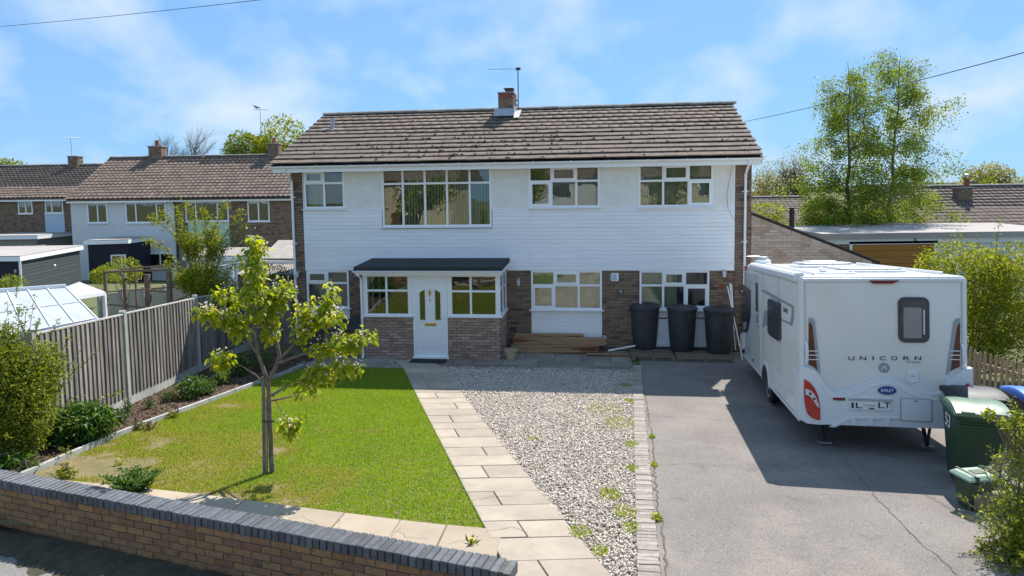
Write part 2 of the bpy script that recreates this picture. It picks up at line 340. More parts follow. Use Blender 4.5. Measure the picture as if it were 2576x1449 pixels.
M['butt'] = pm('charcoal_plastic', (.035, .036, .042), (.055, .055, .06), scale=2.5, rough=.5, bump=.08, bscale=40, spec=.45)
M['terracotta'] = pm('cream_glazed_pot', (.47, .39, .25), (.38, .31, .2), scale=6, rough=.6)
M['bin_g'] = pm('dark_green_bin_plastic', (.022, .052, .024), (.035, .07, .034), scale=3, rough=.48, bump=.1, bscale=60, spec=.4)
M['lid_g'] = pm('faded_green_lid', (.075, .145, .085), (.11, .18, .115), scale=5, rough=.38, spec=.5)
M['bin_k'] = pm('charcoal_bin_plastic', (.025, .026, .03), (.04, .04, .045), scale=4, rough=.5)
M['lid_b'] = pm('blue_lid', (.03, .14, .5), (.05, .17, .56), scale=5, rough=.4)
M['van'] = pm('caravan_white', (.70, .675, .63), (.66, .635, .59), scale=.8, rough=.3, spec=.5, coat=.3)
M['van_p'] = pm('caravan_white_plastic', (.70, .71, .71), rough=.32, spec=.55)
M['van_roof'] = pm('caravan_roof_white', (.85, .85, .84), rough=.4)
M['van_trim'] = pm('grey_trim', (.30, .31, .33), rough=.4)
M['van_dark'] = pm('dark_navy_trim', (.03, .033, .045), rough=.3, spec=.6)
M['van_glass'] = pm('tinted_acrylic', (.045, .045, .05), (.09, .085, .085), scale=3, rough=.12, spec=.6)
M['van_blind'] = pm('grey_caravan_blind', (.22, .21, .2), (.28, .26, .25), scale=5, rough=.4, spec=.6)
M['red'] = pm('red_lens', (.55, .01, .008), (.36, .006, .006), scale=14, rough=.18, spec=.7)
M['amber'] = pm('brown_decal', (.14, .045, .02), (.10, .03, .014), scale=6, rough=.35)
M['lens'] = pm('clear_lens', (.72, .74, .78), (.45, .47, .5), scale=30, rough=.15, spec=.7)
M['navy'] = pm('navy_print', (.02, .025, .05), rough=.4)
M['blue_badge'] = pm('blue_badge', (.03, .08, .25), rough=.3)
M['white'] = pm('white_paint', (.8, .8, .8), rough=.5)
M['tyre'] = pm('tyre', (.018, .018, .019), rough=.9)
M['white_wall'] = pm('white_roughcast', (.70, .71, .70), (.64, .65, .64), scale=6, rough=.95, bump=.6, bscale=50)
M['green_panel'] = pm('pale_green_panel', (.50, .62, .47), rough=.7)
M['blue_panel'] = pm('pale_blue_panel', (.48, .57, .66), rough=.7)
M['navy_wall'] = pm('navy_boarding', (.022, .024, .04), rough=.7, rnd=.15)
M['grey_board'] = pm('blue_grey_boarding', (.062, .075, .085), rough=.7, rnd=.1)
M['poly'] = pm('white_polycarbonate', (.46, .48, .50), (.40, .43, .46), scale=2, rough=.3, spec=.5)
M['corr'] = pm('dull_corrugated_sheet', (.24, .21, .19), (.32, .28, .25), scale=3, rough=.85, rnd=.1)
M['orange'] = pm('orange_brown_door', (.36, .155, .025), (.31, .13, .02), scale=2, rough=.55, rnd=.04)
M['peel'] = pm('peeling_white_paint', (.66, .67, .66), (.16, .125, .11), scale=1.6, rough=.8, lo=.62, hi=.66, bump=.3)
M['bark'] = pm('grey_bark', (.20, .165, .13), (.11, .085, .065), scale=16, rough=.95, bump=.7, bscale=50, stretch=(1, 1, .35))
M['bark_l'] = pm('brown_bark', (.23, .185, .14), (.12, .095, .072), scale=10, rough=.9, bump=.4, bscale=40)
M['bark_far'] = pm('far_bark', (.18, .15, .11), rough=1)
def leafm(name, ramp, tr=.42, rough=.5): return pm(name, ramp[0], ramp=ramp, rough=rough, trans=tr, spec=.35)
M['leaf_cherry'] = leafm('cherry_leaf', [(.18, .27, .012), (.30, .40, .02), (.40, .43, .03), (.24, .34, .018), (.42, .36, .035)], .6, .45)
M['leaf_shrub'] = leafm('yellow_green_leaf', [(.10, .15, .014), (.19, .25, .02), (.30, .33, .03), (.14, .19, .018)], .45)
M['leaf_dark'] = leafm('deep_green_leaf', [(.04, .095, .018), (.08, .17, .028), (.06, .13, .022), (.13, .22, .04)], .38)
M['leaf_hedge'] = leafm('fresh_hedge_leaf', [(.15, .20, .012), (.27, .31, .018), (.36, .37, .024), (.20, .25, .016), (.09, .13, .012)], .5)
M['leaf_birch'] = leafm('birch_leaf', [(.12, .19, .02), (.20, .28, .03), (.30, .36, .05), (.15, .22, .025)], .5)
M['leaf_pale'] = leafm('pale_spring_leaf', [(.28, .27, .09), (.36, .33, .13), (.22, .24, .07)], .4)
M['leaf_far'] = leafm('far_green_leaf', [(.12, .17, .02), (.20, .25, .03), (.27, .30, .045)], .4)
M['leaf_ivy'] = leafm('dark_ivy_leaf', [(.012, .02, .014), (.03, .042, .03)], .1)
M['petal'] = pm('white_petal', (.78, .72, .68), (.7, .6, .56), scale=30, rough=.7, trans=.3)
M['petal_y'] = pm('yellow_petal', (.75, .66, .12), rough=.7, trans=.2)
M['petal_o'] = pm('orange_petal', (.75, .1, .03), rough=.7, trans=.2)
M['petal_l'] = pm('lilac_petal', (.4, .35, .7), rough=.7)
M['wire'] = pm('cable_black', (.05, .05, .055), rough=.6)
M['wire_w'] = pm('cable_grey', (.25, .25, .25), rough=.6)
M['hill'] = pm('far_hill', (.19, .22, .21), (.15, .19, .17), scale=.01, rough=1, pos=True)
M['cream_house'] = pm('cream_render_far', (.72, .62, .40), (.66, .56, .36), scale=2, rough=.9)
BRICK = cbox('brick', .215, .1, .065, .005, M['brick_d'])
# ------------------------------------------------------------------ the setting
rng = random.Random(7); nrg = np.random.default_rng(7)
def interp(pts, w):
    pts = sorted(pts, key=lambda p: p[1]); return float(np.interp(w, [p[1] for p in pts], [p[0] for p in pts]))
def sheet(name, left, right, w0, w1, dz, mat, step=.25, cols=6, wob=0):
    ws = np.arange(w0, w1+step*.5, step); V = []; Fq = []
    for i, ww in enumerate(ws):
        a, b = interp(left, ww), interp(right, ww)
        if wob: a += wob*math.sin(ww*9.1)+wob*.6*math.sin(ww*23+1); b += wob*math.sin(ww*7.7+2)+wob*.6*math.sin(ww*19)
        for j in range(cols+1): V.append(XY(a+(b-a)*j/cols, ww, dz=dz))
    n = cols+1
    for i in range(len(ws)-1):
        for j in range(cols): Fq.append((i*n+j, (i+1)*n+j, (i+1)*n+j+1, i*n+j+1))
    me = bpy.data.meshes.new(name); me.from_pydata([tuple(p) for p in V], [], Fq); me.materials.append(mat)
    me.polygons.foreach_set('use_smooth', [True]*len(Fq)); o = link(name, me); o['kind'] = 'structure'; return o
# terrain: one sheet to the horizon
us = np.unique(np.concatenate([np.array([-900, -500, -250, -120, -70]), np.arange(-45, 46, 3), np.array([70, 120, 250, 500, 900])]).astype(float))
wsn = np.unique(np.concatenate([np.array([-1500, -900, -500, -250, -120, -80, -50]), np.arange(-36, 0, 3), np.arange(0, 16, .5), np.array([20, 26, 34, 45, 70, 120, 300])]).astype(float))
V = [tuple(XY(u, ww, dz=-.03) if ww < 9.4 else XY(u, ww, z=.38)) for ww in wsn for u in us]; n = len(us)
ter = npmesh('ground', V, [(i*n+j, (i+1)*n+j, (i+1)*n+j+1, i*n+j+1) for i in range(len(wsn)-1) for j in range(n-1)], M['ground'], smooth=True)
tag(ter, 'rough green ground stretching away behind and around the houses', 'ground', kind='structure')
KERB = [(-4.72, 2.0), (-4.76, 2.87), (-5.01, 4.25), (-5.2, 8.03), (-5.05, 10.2), (-4.95, 11.2)]
PL = [(-2.75, 1.3), (-2.1, 2.46), (-1.28, 4.55), (1.34, 11.37), (2.1, 13.3)]
PR = [(-1.75, 1.3), (-1.1, 2.39), (-.3, 4.45), (1.25, 8.6), (2.61, 12.12), (3.05, 13.2)]
EL_ = [(3.42, 1.6), (3.40, 2.05), (3.29, 4.11), (2.88, 12.23), (2.82, 13.4)]
ER_ = [(3.66, 1.6), (3.62, 2.05), (3.51, 4.09), (3.11, 12.21), (3.06, 13.4)]
tag(sheet('lawn', KERB, PL, 2.3, 11.9, -.012, M['bare'], cols=8), 'lawn with green and straw-coloured patches in front of the house', 'lawn')
tag(sheet('gravel_bed', PR, EL_, 2.0, 13.2, -.018, pm('gravel_base', (.30, .25, .21), (.17, .145, .12), scale=40, pos=True, rough=1), cols=6), 'pale gravel patch between the slab path and the drive', 'gravel')
tag(sheet('driveway', [(3.6, -.3), *ER_[1:], (3.0, 15.0)], [(9.3, -1), (9.6, 4), (9.5, 16)], -.3, 14.4, -.006, M['asphalt'], cols=14), 'worn grey tarmac driveway under the caravan', 'driveway')
tag(sheet('flower_bed', [(-7.3, .6), (-7.06, 3.06), (-6.49, 6.35), (-5.87, 9.2), (-5.3, 11.6)], KERB, 1.0, 10.9, -.02, M['soil'], step=.06, cols=26), 'brown soil flower bed along the fence', 'flower bed')
fb = bpy.data.objects['flower_bed']; co = np.empty(len(fb.data.vertices)*3, np.float32); fb.data.vertices.foreach_get('co', co); co = co.reshape(-1, 3); co[:, 2] += nrg.normal(0, .014, len(co)).astype(np.float32)+.03; fb.data.vertices.foreach_set('co', co.ravel())
# pavement and road outside the wall
ZW = 1.15                                          # top of the garden wall
def onz(x, y, z): d = ray(x, y); return CC+d*((z-CC[2])/d[2])
WA, WB = onz(1295, 1408, ZW)[:2], onz(0, 1180, ZW)[:2]; WD = (WB-WA)/np.linalg.norm(WB-WA); WN = np.array([-WD[1], WD[0]])   # back edge of the wall; WN points to the street
if WN[1] > 0: WN = -WN
def street(name, d0, d1, dz, mat, a0=-60, a1=70):
    V = []
    for s_ in np.linspace(a0, a1, 40):
        for d in (d0, d1): p = WA+WD*s_+WN*d; V.append((p[0], p[1], .55+dz))
    o = npmesh(name, V, [(2*i, 2*i+1, 2*i+3, 2*i+2) for i in range(39)], mat); o['kind'] = 'structure'; return o
tag(street('pavement', .2, 2.6, .02, M['pave']), 'grey tarmac pavement in front of the garden wall', 'pavement')
tag(street('road', 2.6, 9.0, -.02, M['pave']), 'tarmac road behind the viewpoint', 'road')
tag(street('verge', 9.0, 40, .02, M['ground']), 'grass verge across the road', 'verge')
kb = MB()
for s_ in np.arange(-30, 40, .9):
    p, q = WA+WD*(s_+.01)+WN*2.62, WA+WD*(s_+.89)+WN*2.62; kb.bar((p[0], p[1], .51), (q[0], q[1], .51), .12, .14)
tag(kb.build('road_kerb', M['concrete']), 'concrete kerb along the road edge', 'kerb', kind='structure')
hl = MB()
for k, (x0, yy, h, wd) in enumerate([(-900, 900, 7, 700), (-200, 1000, 6, 800), (560, 950, 11, 560), (1000, 1000, 8, 700)]):
    hl.add([(x0-wd/2, yy, -3), (x0-wd/4, yy, h*.6), (x0, yy, h), (x0+wd/4, yy, h*.7), (x0+wd/2, yy, -3), (x0, yy+260, -3)], [(0, 1, 2, 3, 4), (0, 5, 1), (1, 5, 2), (2, 5, 3), (3, 5, 4)])
tag(hl.build('hills', M['hill']), 'low hazy hills on the horizon', 'hills', kind='structure')
# slabs
def lump_slab(V2, dz0, th, mat, parent, name='paving_slab', tilt=.004):
    """one slab from four (u, w) corners"""
    a = rng.uniform(-tilt, tilt); b = rng.uniform(-tilt, tilt); cu = sum(p[0] for p in V2)/4; cw = sum(p[1] for p in V2)/4
    m = MB(); top = []; bot = []; ins = []
    for (u, ww) in V2:
        z = dz0+a*(u-cu)+b*(ww-cw); P = XY(u, ww, dz=z); bot.append((P[0], P[1], P[2]-th)); top.append((P[0], P[1], P[2]-.006))
        Q = XY(u+(cu-u)*.02, ww+(cw-ww)*.02, dz=z); ins.append(tuple(Q))
    m.add(bot+top+ins, [(0, 1, 5, 4), (1, 2, 6, 5), (2, 3, 7, 6), (3, 0, 4, 7), (4, 5, 9, 8), (5, 6, 10, 9), (6, 7, 11, 10), (7, 4, 8, 11), (8, 9, 10, 11)])
    return m.build(name, mat, parent)
path = sheet('garden_path', [(u+.02, w_) for u, w_ in PL], [(u-.02, w_) for u, w_ in PR], 1.3, 13.1, -.014, M['mortar'], cols=2)
tag(path, 'path of grey stone slabs from the pavement to the front door', 'path')
wv = 1.45; k = 0; gap = .012; skew = .16
while wv < 12.9:
    h = rng.uniform(.40, .52); split = None if k % 2 == 0 else rng.choice([.36, .62, .68, .42])
    cuts = [0, 1] if split is None else [0, split, 1]
    for c0, c1 in zip(cuts, cuts[1:]):
        def pt(f, w_): ww = w_-skew*(f-.5); return (interp(PL, ww)+(interp(PR, ww)-interp(PL, ww))*f, ww)
        g = gap/1.0; e0, e1 = (c0+g*.6 if c0 else c0+.004), (c1-g*.6 if c1 < 1 else c1-.004); j = rng.uniform(-.015, .015) if c1 == 1 else 0
        lump_slab([pt(e0, wv+gap/2), pt(e1+j, wv+gap/2), pt(e1+j, wv+h-gap/2), pt(e0, wv+h-gap/2)], .012+rng.uniform(-.003, .003), .05, M['slab'], path)
    wv += h; k += 1
patio = sheet('patio', [(-5.0, -.2), (-5.0, 3)], [(3.42, -.2), (3.42, 3)], .0, 2.28, -.016, M['mortar'], cols=4)
tag(patio, 'shaded strip of stone slabs along the foot of the house', 'patio')
for r_, (w0, w1) in enumerate([(1.78, 2.28), (1.32, 1.77), (.72, 1.31), (.1, .71)]):
    u = -5.0+.25*(r_ % 2)
    while u < 3.4:
        L_ = rng.uniform(.5, .95); a, b = u+.006, min(u+L_, 3.41)-.006
        if b-a > .1 and not (r_ < 1 and -2.5 < (a+b)/2 < -1.2): lump_slab([(a, w0+.005), (b, w0+.005), (b, w1-.005), (a, w1-.005)], .010 if not(-2.85 < a < -1) else .004, .05, M['slab_h'], patio)
        u += L_
# cream slabs along the back of the garden wall
def wall_uw(s_, d): p = WA+WD*s_+WN*d; return UW((p[0], p[1], 0))
fp = thing('front_paving', 'strip of cream stone slabs between the lawn and the garden wall', 'paving'); fp['kind'] = 'structure'
LAWNF = [(1.34, 11.37), (.2, 11.2), (-1.2, 10.94), (-2.8, 10.65), (-5.1, 10.35), (-6.2, 10.2)]
s_ = .28
while s_ < 6.4:
    L_ = rng.uniform(.55, .85)
    q0, q1 = wall_uw(s_+.006, -.01), wall_uw(s_+L_-.006, -.01)
    def fr(u): return float(np.interp(-u, [-p[0] for p in LAWNF], [p[1] for p in LAWNF]))
    f0, f1 = q0[0]-.02, q1[0]-.02
    mid0, mid1 = (fr(f0)+q0[1])/2, (fr(f1)+q1[1])/2
    if s_ < 4.2 and L_ > .62:
        lump_slab([(f0, fr(f0)), (q0[0], mid0-.006), (q1[0], mid1-.006), (f1, fr(f1))], .012, .05, M['slab_c'], fp); lump_slab([(f0, mid0+.006), q0, q1, (f1, mid1+.006)], .012, .05, M['slab_c'], fp)
    else: lump_slab([(f0, fr(f0)), q0, q1, (f1, fr(f1))], .012, .05, M['slab_c'], fp)
    s_ += L_
# brick edging
ed = sheet('brick_edging', EL_, ER_, 1.7, 13.2, -.012, M['mortar'], cols=2); tag(ed, 'row of weathered bricks on edge between gravel and drive', 'edging')
EB = cbox('edging_brick', .21, .066, .09, .005, M['edging']); ms = []; ww = 1.75
while ww < 13.1:
    a, b = interp(EL_, ww), interp(ER_, ww); P = XY((a+b)/2+rng.uniform(-.008, .008), ww, dz=-.02+rng.uniform(-.006, .006)); ms.append(TR(P, (R(rng.uniform(-1.5, 1.5)), R(rng.uniform(-1, 1)), -PSI+R(rng.uniform(-1.5, 1.5))))); ww += .0765
pieces(ed, 'brick', EB, ms)
# lawn kerb of pale concrete strips
ke = thing('lawn_edging', 'narrow pale concrete edging strips between soil bed and lawn', 'edging'); ke['kind'] = 'structure'; ww = 2.3
while ww < 10.6:
    w1 = min(ww+.91, 10.7); P, Q = XY(interp(KERB, ww+.005), ww+.005), XY(interp(KERB, w1-.005), w1-.005); MB().bar((P[0], P[1], P[2]+.0), (Q[0], Q[1], Q[2]+.0), .055, .15).build('edging_strip', M['concrete'], ke, bevel=.006); ww = w1
# cracks in the drive
def crack(name, pxs, wd, parent, mat=M['crack']):
    pts = [G(*p) for p in pxs]; P = [pts[0]]
    for a, b in zip(pts, pts[1:]):
        n = max(2, int(np.linalg.norm(b-a)/.09))
        for i in range(1, n+1): q = a+(b-a)*i/n; P.append(q+np.array([rng.gauss(0, .016), rng.gauss(0, .012), 0]))
    V = []
    for i, p in enumerate(P):
        d = P[min(i+1, len(P)-1)]-P[max(i-1, 0)]; t = np.array([-d[1], d[0], 0]); t /= np.linalg.norm(t)+1e-9; h = wd*rng.uniform(.35, 1.2)/2
        for s in (-1, 1): q = p+t*h*s; V.append((q[0], q[1], gz(q[0], q[1])+.0))
    return npmesh(name, V, [(2*i, 2*i+1, 2*i+3, 2*i+2) for i in range(len(P)-1)], mat, parent)
for c_ in ([(700, 1290), (735, 1305), (760, 1300), (800, 1322)], [(930, 1345), (1000, 1338), (1020, 1352), (1075, 1357)], [(1010, 1330), (985, 1352)], [(1130, 1370), (1180, 1362), (1200, 1350)], [(560, 1262), (600, 1270), (630, 1262)], [(860, 1300), (850, 1330), (880, 1345)]): crack('slab_crack', c_, .006, fp, M['edging'])
for c_ in ([(1180, 1262), (1250, 1250), (1300, 1252)], [(1225, 1340), (1290, 1330), (1330, 1345)], [(1110, 1105), (1160, 1098)]): crack('slab_crack', c_, .005, path)
for q_ in bpy.data.objects:
    if q_.name.startswith('slab_crack'): q_.location.z = .019
drv = bpy.data.objects['driveway']
for c_, wd in [(([(2110, 1135), (2200, 1245), (2270, 1320), (2330, 1378), (2410, 1449)]), .010), ([(1600, 960), (1625, 1000), (1640, 1100), (1650, 1230), (1668, 1340), (1680, 1449)], .022), ([(1640, 1045), (1750, 1050), (1850, 1058)], .008), ([(1640, 1168), (1760, 1166), (1800, 1170)], .008)]:
    crack('crack', c_, wd, drv)
# ------------------------------------------------------------------ scattered stuff: gravel, grass
def scatter_uw(left, right, w0, w1, n, rg):
    ws = rg.uniform(w0, w1, n*2); a = np.array([interp(left, x) for x in np.linspace(w0, w1, 400)]); b = np.array([interp(right, x) for x in np.linspace(w0, w1, 400)]); gw_ = np.linspace(w0, w1, 400)
    A, B = np.interp(ws, gw_, a), np.interp(ws, gw_, b); wmax = (b-a).max(); keep = rg.random(n*2)*wmax < (B-A); ws, A, B = ws[keep][:n], A[keep][:n], B[keep][:n]
    return A+(B-A)*rg.random(len(ws)), ws
def uw3(u, w_, dz=0): P = P0[None]+u[:, None]*HA[None]-w_[:, None]*HN[None]; P[:, 2] = guw(u, w_)+dz; return P
def rot_rand(n, rg, tilt=1.0):
    q = rg.normal(size=(n, 4)); q /= np.linalg.norm(q, axis=1)[:, None]; w_, x, y, z = q.T
    return np.stack([1-2*(y*y+z*z), 2*(x*y-z*w_), 2*(x*z+y*w_), 2*(x*y+z*w_), 1-2*(x*x+z*z), 2*(y*z-x*w_), 2*(x*z-y*w_), 2*(y*z+x*w_), 1-2*(x*x+y*y)], 1).reshape(n, 3, 3)
def stones(name, P, size, mat, rg, parent=None, flat=.6):
    n = len(P); base = np.array([(1, 0, 0), (-1, 0, 0), (0, 1, 0), (0, -1, 0), (0, 0, 1), (0, 0, -1)], float)*.5
    tri = np.array([(0, 2, 4), (2, 1, 4), (1, 3, 4), (3, 0, 4), (2, 0, 5), (1, 2, 5), (3, 1, 5), (0, 3, 5)])
    s = size*rg.uniform(.55, 1.35, (n, 1, 1)); B = base[None]*rg.uniform(.7, 1.3, (n, 6, 1))*s*np.array([1.15, .85, flat])[None, None]
    Vv = np.einsum('nij,nvj->nvi', rot_rand(n, rg), B)+P[:, None]
    return npmesh(name, Vv, (tri[None]+(np.arange(n)*6)[:, None, None]).reshape(-1, 3), mat, parent, np.repeat(rg.random(n), 6))
M['gravel'] = pm('gravel_stone', (.5, .5, .5), ramp=[(.42, .35, .285), (.60, .52, .435), (.76, .68, .60), (.47, .385, .31), (.68, .59, .49), (.36, .305, .25), (.70, .62, .54)], rough=.85)
u_, w_ = scatter_uw([(p[0]-.03, p[1]) for p in PR], [(p[0]+.02, p[1]) for p in EL_], 2.1, 13.1, 54000, nrg)
gv = stones('gravel', uw3(u_, w_, nrg.uniform(-.012, .012, len(u_))), .033, M['gravel'], nrg); tag(gv, 'loose pale stone chippings covering the gravel patch', 'gravel', kind='stuff')
u_, w_ = scatter_uw([(-7.1, 1), (-6.9, 4), (-6.4, 6.5), (-5.8, 9.3), (-5.3, 11)], KERB, 1.2, 10.6, 5000, nrg)
tag(stones('soil_crumbs', uw3(u_, w_, nrg.uniform(.0, .03, len(u_))), .035, M['soil'], nrg), 'crumbs of dry brown soil on the flower bed', 'soil', kind='stuff')
def grassm():
    m = bpy.data.materials.new('lawn_grass'); m.use_nodes = True; t = m.node_tree; b = t.nodes['Principled BSDF']; L = t.links.new
    ge = N(t, 'ShaderNodeNewGeometry'); at_ = N(t, 'ShaderNodeAttribute', attribute_name='rnd')
    def nz(s, d): n = N(t, 'ShaderNodeTexNoise'); n.inputs['Scale'].default_value = s; n.inputs['Detail'].default_value = d; L(ge.outputs['Position'], n.inputs[0]); return n.outputs[0]
    def mr(i, a, b_): r = N(t, 'ShaderNodeMapRange'); r.inputs[1].default_value = a; r.inputs[2].default_value = b_; L(i, r.inputs[0]); return r.outputs[0]
    c = mixc(t, mr(nz(1.6, 3), .38, .62), (.175, .32, .010), (.25, .37, .016)); c = mixc(t, mr(at_.outputs['Fac'], 0, 1), c, (.31, .39, .035))
    wv_ = mr(at_.outputs['Fac'], .86, .9); c = mixc(t, wv_, c, (.42, .35, .14))
    # straw patches towards the worn front left of the lawn
    an = N(t, 'ShaderNodeAttribute', attribute_name='dry'); c = mixc(t, an.outputs['Fac'], c, (.42, .32, .10))
    L(c, b.inputs['Base Color']); b.inputs['Roughness'].default_value = .6; b.inputs['Specular IOR Level'].default_value = .25
    tr = N(t, 'ShaderNodeBsdfTranslucent'); tc = mixc(t, 1.0, c, (1.1, 1.25, .5), 'MULTIPLY'); L(tc, tr.inputs[0]); mx = N(t, 'ShaderNodeMixShader', i_0=.5); L(b.outputs[0], mx.inputs[1]); L(tr.outputs[0], mx.inputs[2]); L(mx.outputs[0], t.nodes['Material Output'].inputs[0]); return m
M['grass'] = grassm()
def vnoise(x, y, s, seed):
    r = np.random.default_rng(seed).random((64, 64)); x, y = x*s+100, y*s+100; xi, yi = np.floor(x).astype(int), np.floor(y).astype(int); fx, fy = x-xi, y-yi; fx, fy = fx*fx*(3-2*fx), fy*fy*(3-2*fy)
    g = lambda a, b: r[a % 64, b % 64]
    return (g(xi, yi)*(1-fx)+g(xi+1, yi)*fx)*(1-fy)+(g(xi, yi+1)*(1-fx)+g(xi+1, yi+1)*fx)*fy
def grass(name, P, hgt, rg, dry=None, mat=None, wid=.007, lean=.6):
    n = len(P); az = rg.uniform(0, 2*np.pi, n); h = hgt*rg.uniform(.5, 1.25, n); wd = wid*rg.uniform(.6, 1.4, n); ln = rg.uniform(.1, lean, n)*h; a2 = rg.uniform(0, 2*np.pi, n)
    d = np.stack([np.cos(az), np.sin(az), np.zeros(n)], 1); t = np.stack([np.cos(a2)*ln, np.sin(a2)*ln, h], 1)
    Vv = np.stack([P-d*wd[:, None], P+d*wd[:, None], P+t], 1)
    o = npmesh(name, Vv, np.arange(3*n).reshape(-1, 3), mat or M['grass'], None, np.repeat(rg.random(n), 3))
    a = o.data.attributes.new('dry', 'FLOAT', 'POINT'); a.data.foreach_set('value', np.repeat((np.zeros(n) if dry is None else dry), 3).astype(np.float32)); return o
u_, w_ = scatter_uw([(p[0]+.03, p[1]) for p in KERB], [(p[0]+.035, p[1]) for p in PL], 2.32, 11.4, 250000, nrg)
u_ = u_+nrg.normal(0, .018, len(u_)); front = np.interp(-u_, [-p[0] for p in LAWNF], [p[1] for p in LAWNF])+.03*np.sin(u_*7)+.02*np.sin(u_*17)
# bare and straw patches, larger towards the front left corner
wear = vnoise(u_, w_, .9, 3)*.6+vnoise(u_, w_, 2.6, 4)*.4 + np.clip((w_-7.2)*.055, -.2, .2) + np.clip((-u_-3.0)*.09, -.2, .2)
keep = (w_ < front) & (nrg.random(len(u_)) > np.clip((wear-.77)*6, 0, .93)) & ~(np.hypot(u_+4.55, w_-9.95) < .55*nrg.random(len(u_))**.2)
u_, w_, wear = u_[keep], w_[keep], wear[keep]
dry = np.clip((wear-.52)*3.2, 0, .85)*(nrg.random(len(u_))**.5)
tag(grass('lawn_grass', uw3(u_, w_, -.012), .030, nrg, dry, wid=.006), 'short mown grass blades covering the lawn', 'grass', kind='stuff')
# weeds in gravel and along the edging
pt = []
for (px, py, r_, n_) in [(1520, 1030, .35, 300), (1560, 1065, .3, 350), (1585, 1010, .1, 200), (1590, 1120, .1, 200), (1535, 1245, .14, 260), (1575, 1290, .15, 200), (1460, 1340, .12, 160), (1590, 1180, .08, 160), (1590, 1330, .1, 160), (1340, 1105, .07, 60), (1640, 1100, .05, 90), (1645, 1170, .05, 70), (1510, 1390, .08, 100), (1650, 1300, .06, 80), (1575, 970, .12, 160)]:
    c_ = G(px, py); r = r_*np.sqrt(nrg.random(n_)); a = nrg.uniform(0, 6.3, n_); q = np.stack([c_[0]+r*np.cos(a), c_[1]+r*np.sin(a)*1.4, np.zeros(n_)], 1); q[:, 2] = [gz(x, y) for x, y in q[:, :2]]; pt.append(q)
tag(grass('gravel_weeds', np.concatenate(pt), .05, nrg, np.full(sum(len(q) for q in pt), .38), wid=.007, lean=1.0), 'sparse grass and weeds growing through the gravel by the edging', 'weeds', kind='stuff')
# foot of the wall outside
# ------------------------------------------------------------------ the house
house = thing('detached_house', 'wide two-storey house with white boarding, brown tiled roof and front porch', 'house', tuple(P0), -PSI)
UL, UR, DEP = -5.95, 6.55, 7.0
def rect(x0, y0, x1, y1, v=0): a, b = hf(x0, y0, v), hf(x1, y1, v); return (a[0], b[0], b[1], a[1])
W1, W2, W3, W4 = (-5.56, -4.38, 3.90, 4.97), (-3.31, -.26, 3.37, 4.97), (.75, 2.65, 3.86, 4.97), (3.66, 5.58, 3.845, 4.97)
G1, G2, G3 = (-5.58, -4.34, 1.10, 2.165), (.79, 2.70, 1.10, 2.165), (3.69, 5.50, 1.12, 2.165)
ZB, ZM, ZE = 2.186, 3.84, 5.02
holes = [W1, W2, W3, W4, G1, G2, G3]
HW, DR = (UL, UR, 0, ZE), (-2.15, -1.27, 0.02, 2.05)
m = MB()
for u0, u1, z0, z1 in sub_rects((UL+.01, UR-.01, -.3, ZE), holes+[(-2.15, -1.27, .02, 2.05)]): m.box((u0, .012, z0), (u1, .28, z1))
m.box((UL+.01, .28, -.3), (UL+.28, DEP, ZE)); m.box((UR-.28, .28, -.3), (UR-.01, DEP, ZE)); m.box((UL+.28, DEP-.28, -.3), (UR-.28, DEP, ZE))
m.box((UL+.28, .28, 2.3), (UR-.28, DEP-.28, 2.45)); m.box((UL+.28, .28, -.3), (UR-.28, DEP-.28, 0.0)); m.box((UL+.28, .28, ZE-.12), (UR-.28, DEP-.28, ZE))
for uu in (-3.8, .3, 3.2): m.box((uu, .28, 0), (uu+.1, DEP-.28, ZE-.12))
wall = m.build('wall', M['mortar_d'], house)
rm = MB()
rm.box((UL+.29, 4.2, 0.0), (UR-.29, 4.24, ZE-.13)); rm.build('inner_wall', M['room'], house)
# gables
RV, RZ, EV, EZ = 3.5, 6.86, -.5, 5.10
for u0, u1 in ((UL, UL+.25), (UR-.25, UR)): MB().prism([(0.0, ZE), (DEP, ZE), (RV, RZ-.12)], u0, u1, lambda a, b, d: (d, a, b)).build('gable', M['brick_d'], house)
# bricks
r2 = random.Random(21); bl = []
regs = [((-4.33, -3.52, .0, ZB-.02), ()), ((.10, .78, .0, ZB-.02), ((.10, .40, 0, .0),)), ((2.71, 3.68, .0, ZB-.02), ()), ((5.51, 6.12, .0, ZB-.02), ()), ((UL, -5.62, 0, ZE-.05), ()), ((6.14, UR, 0, ZE-.05), ()), ((-3.52, .1, 0, ZB-.02), ((-2.2, -1.22, 0, 2.1),))]
def bmat(u, v, z, L_, rz=0): return TR((u, v, z), (R(r2.uniform(-.4, .4)), R(r2.uniform(-.35, .35)), rz+R(r2.uniform(-.4, .4))), ((L_-.010)/.215, 1, 1))
for rg_, hs in regs:
    for u, z, L_ in bricks_in(rg_, r2, hs): bl.append((u, z, L_))
inside = [b for b in bl if -3.52 < b[0] < .1]; front = [b for b in bl if not -3.52 < b[0] < .1]
dark = [bmat(u, .05+r2.uniform(-.002, .003), z, L_) for u, z, L_ in sorted(front, key=lambda b: (b[1] > 2.2, -b[2]))]
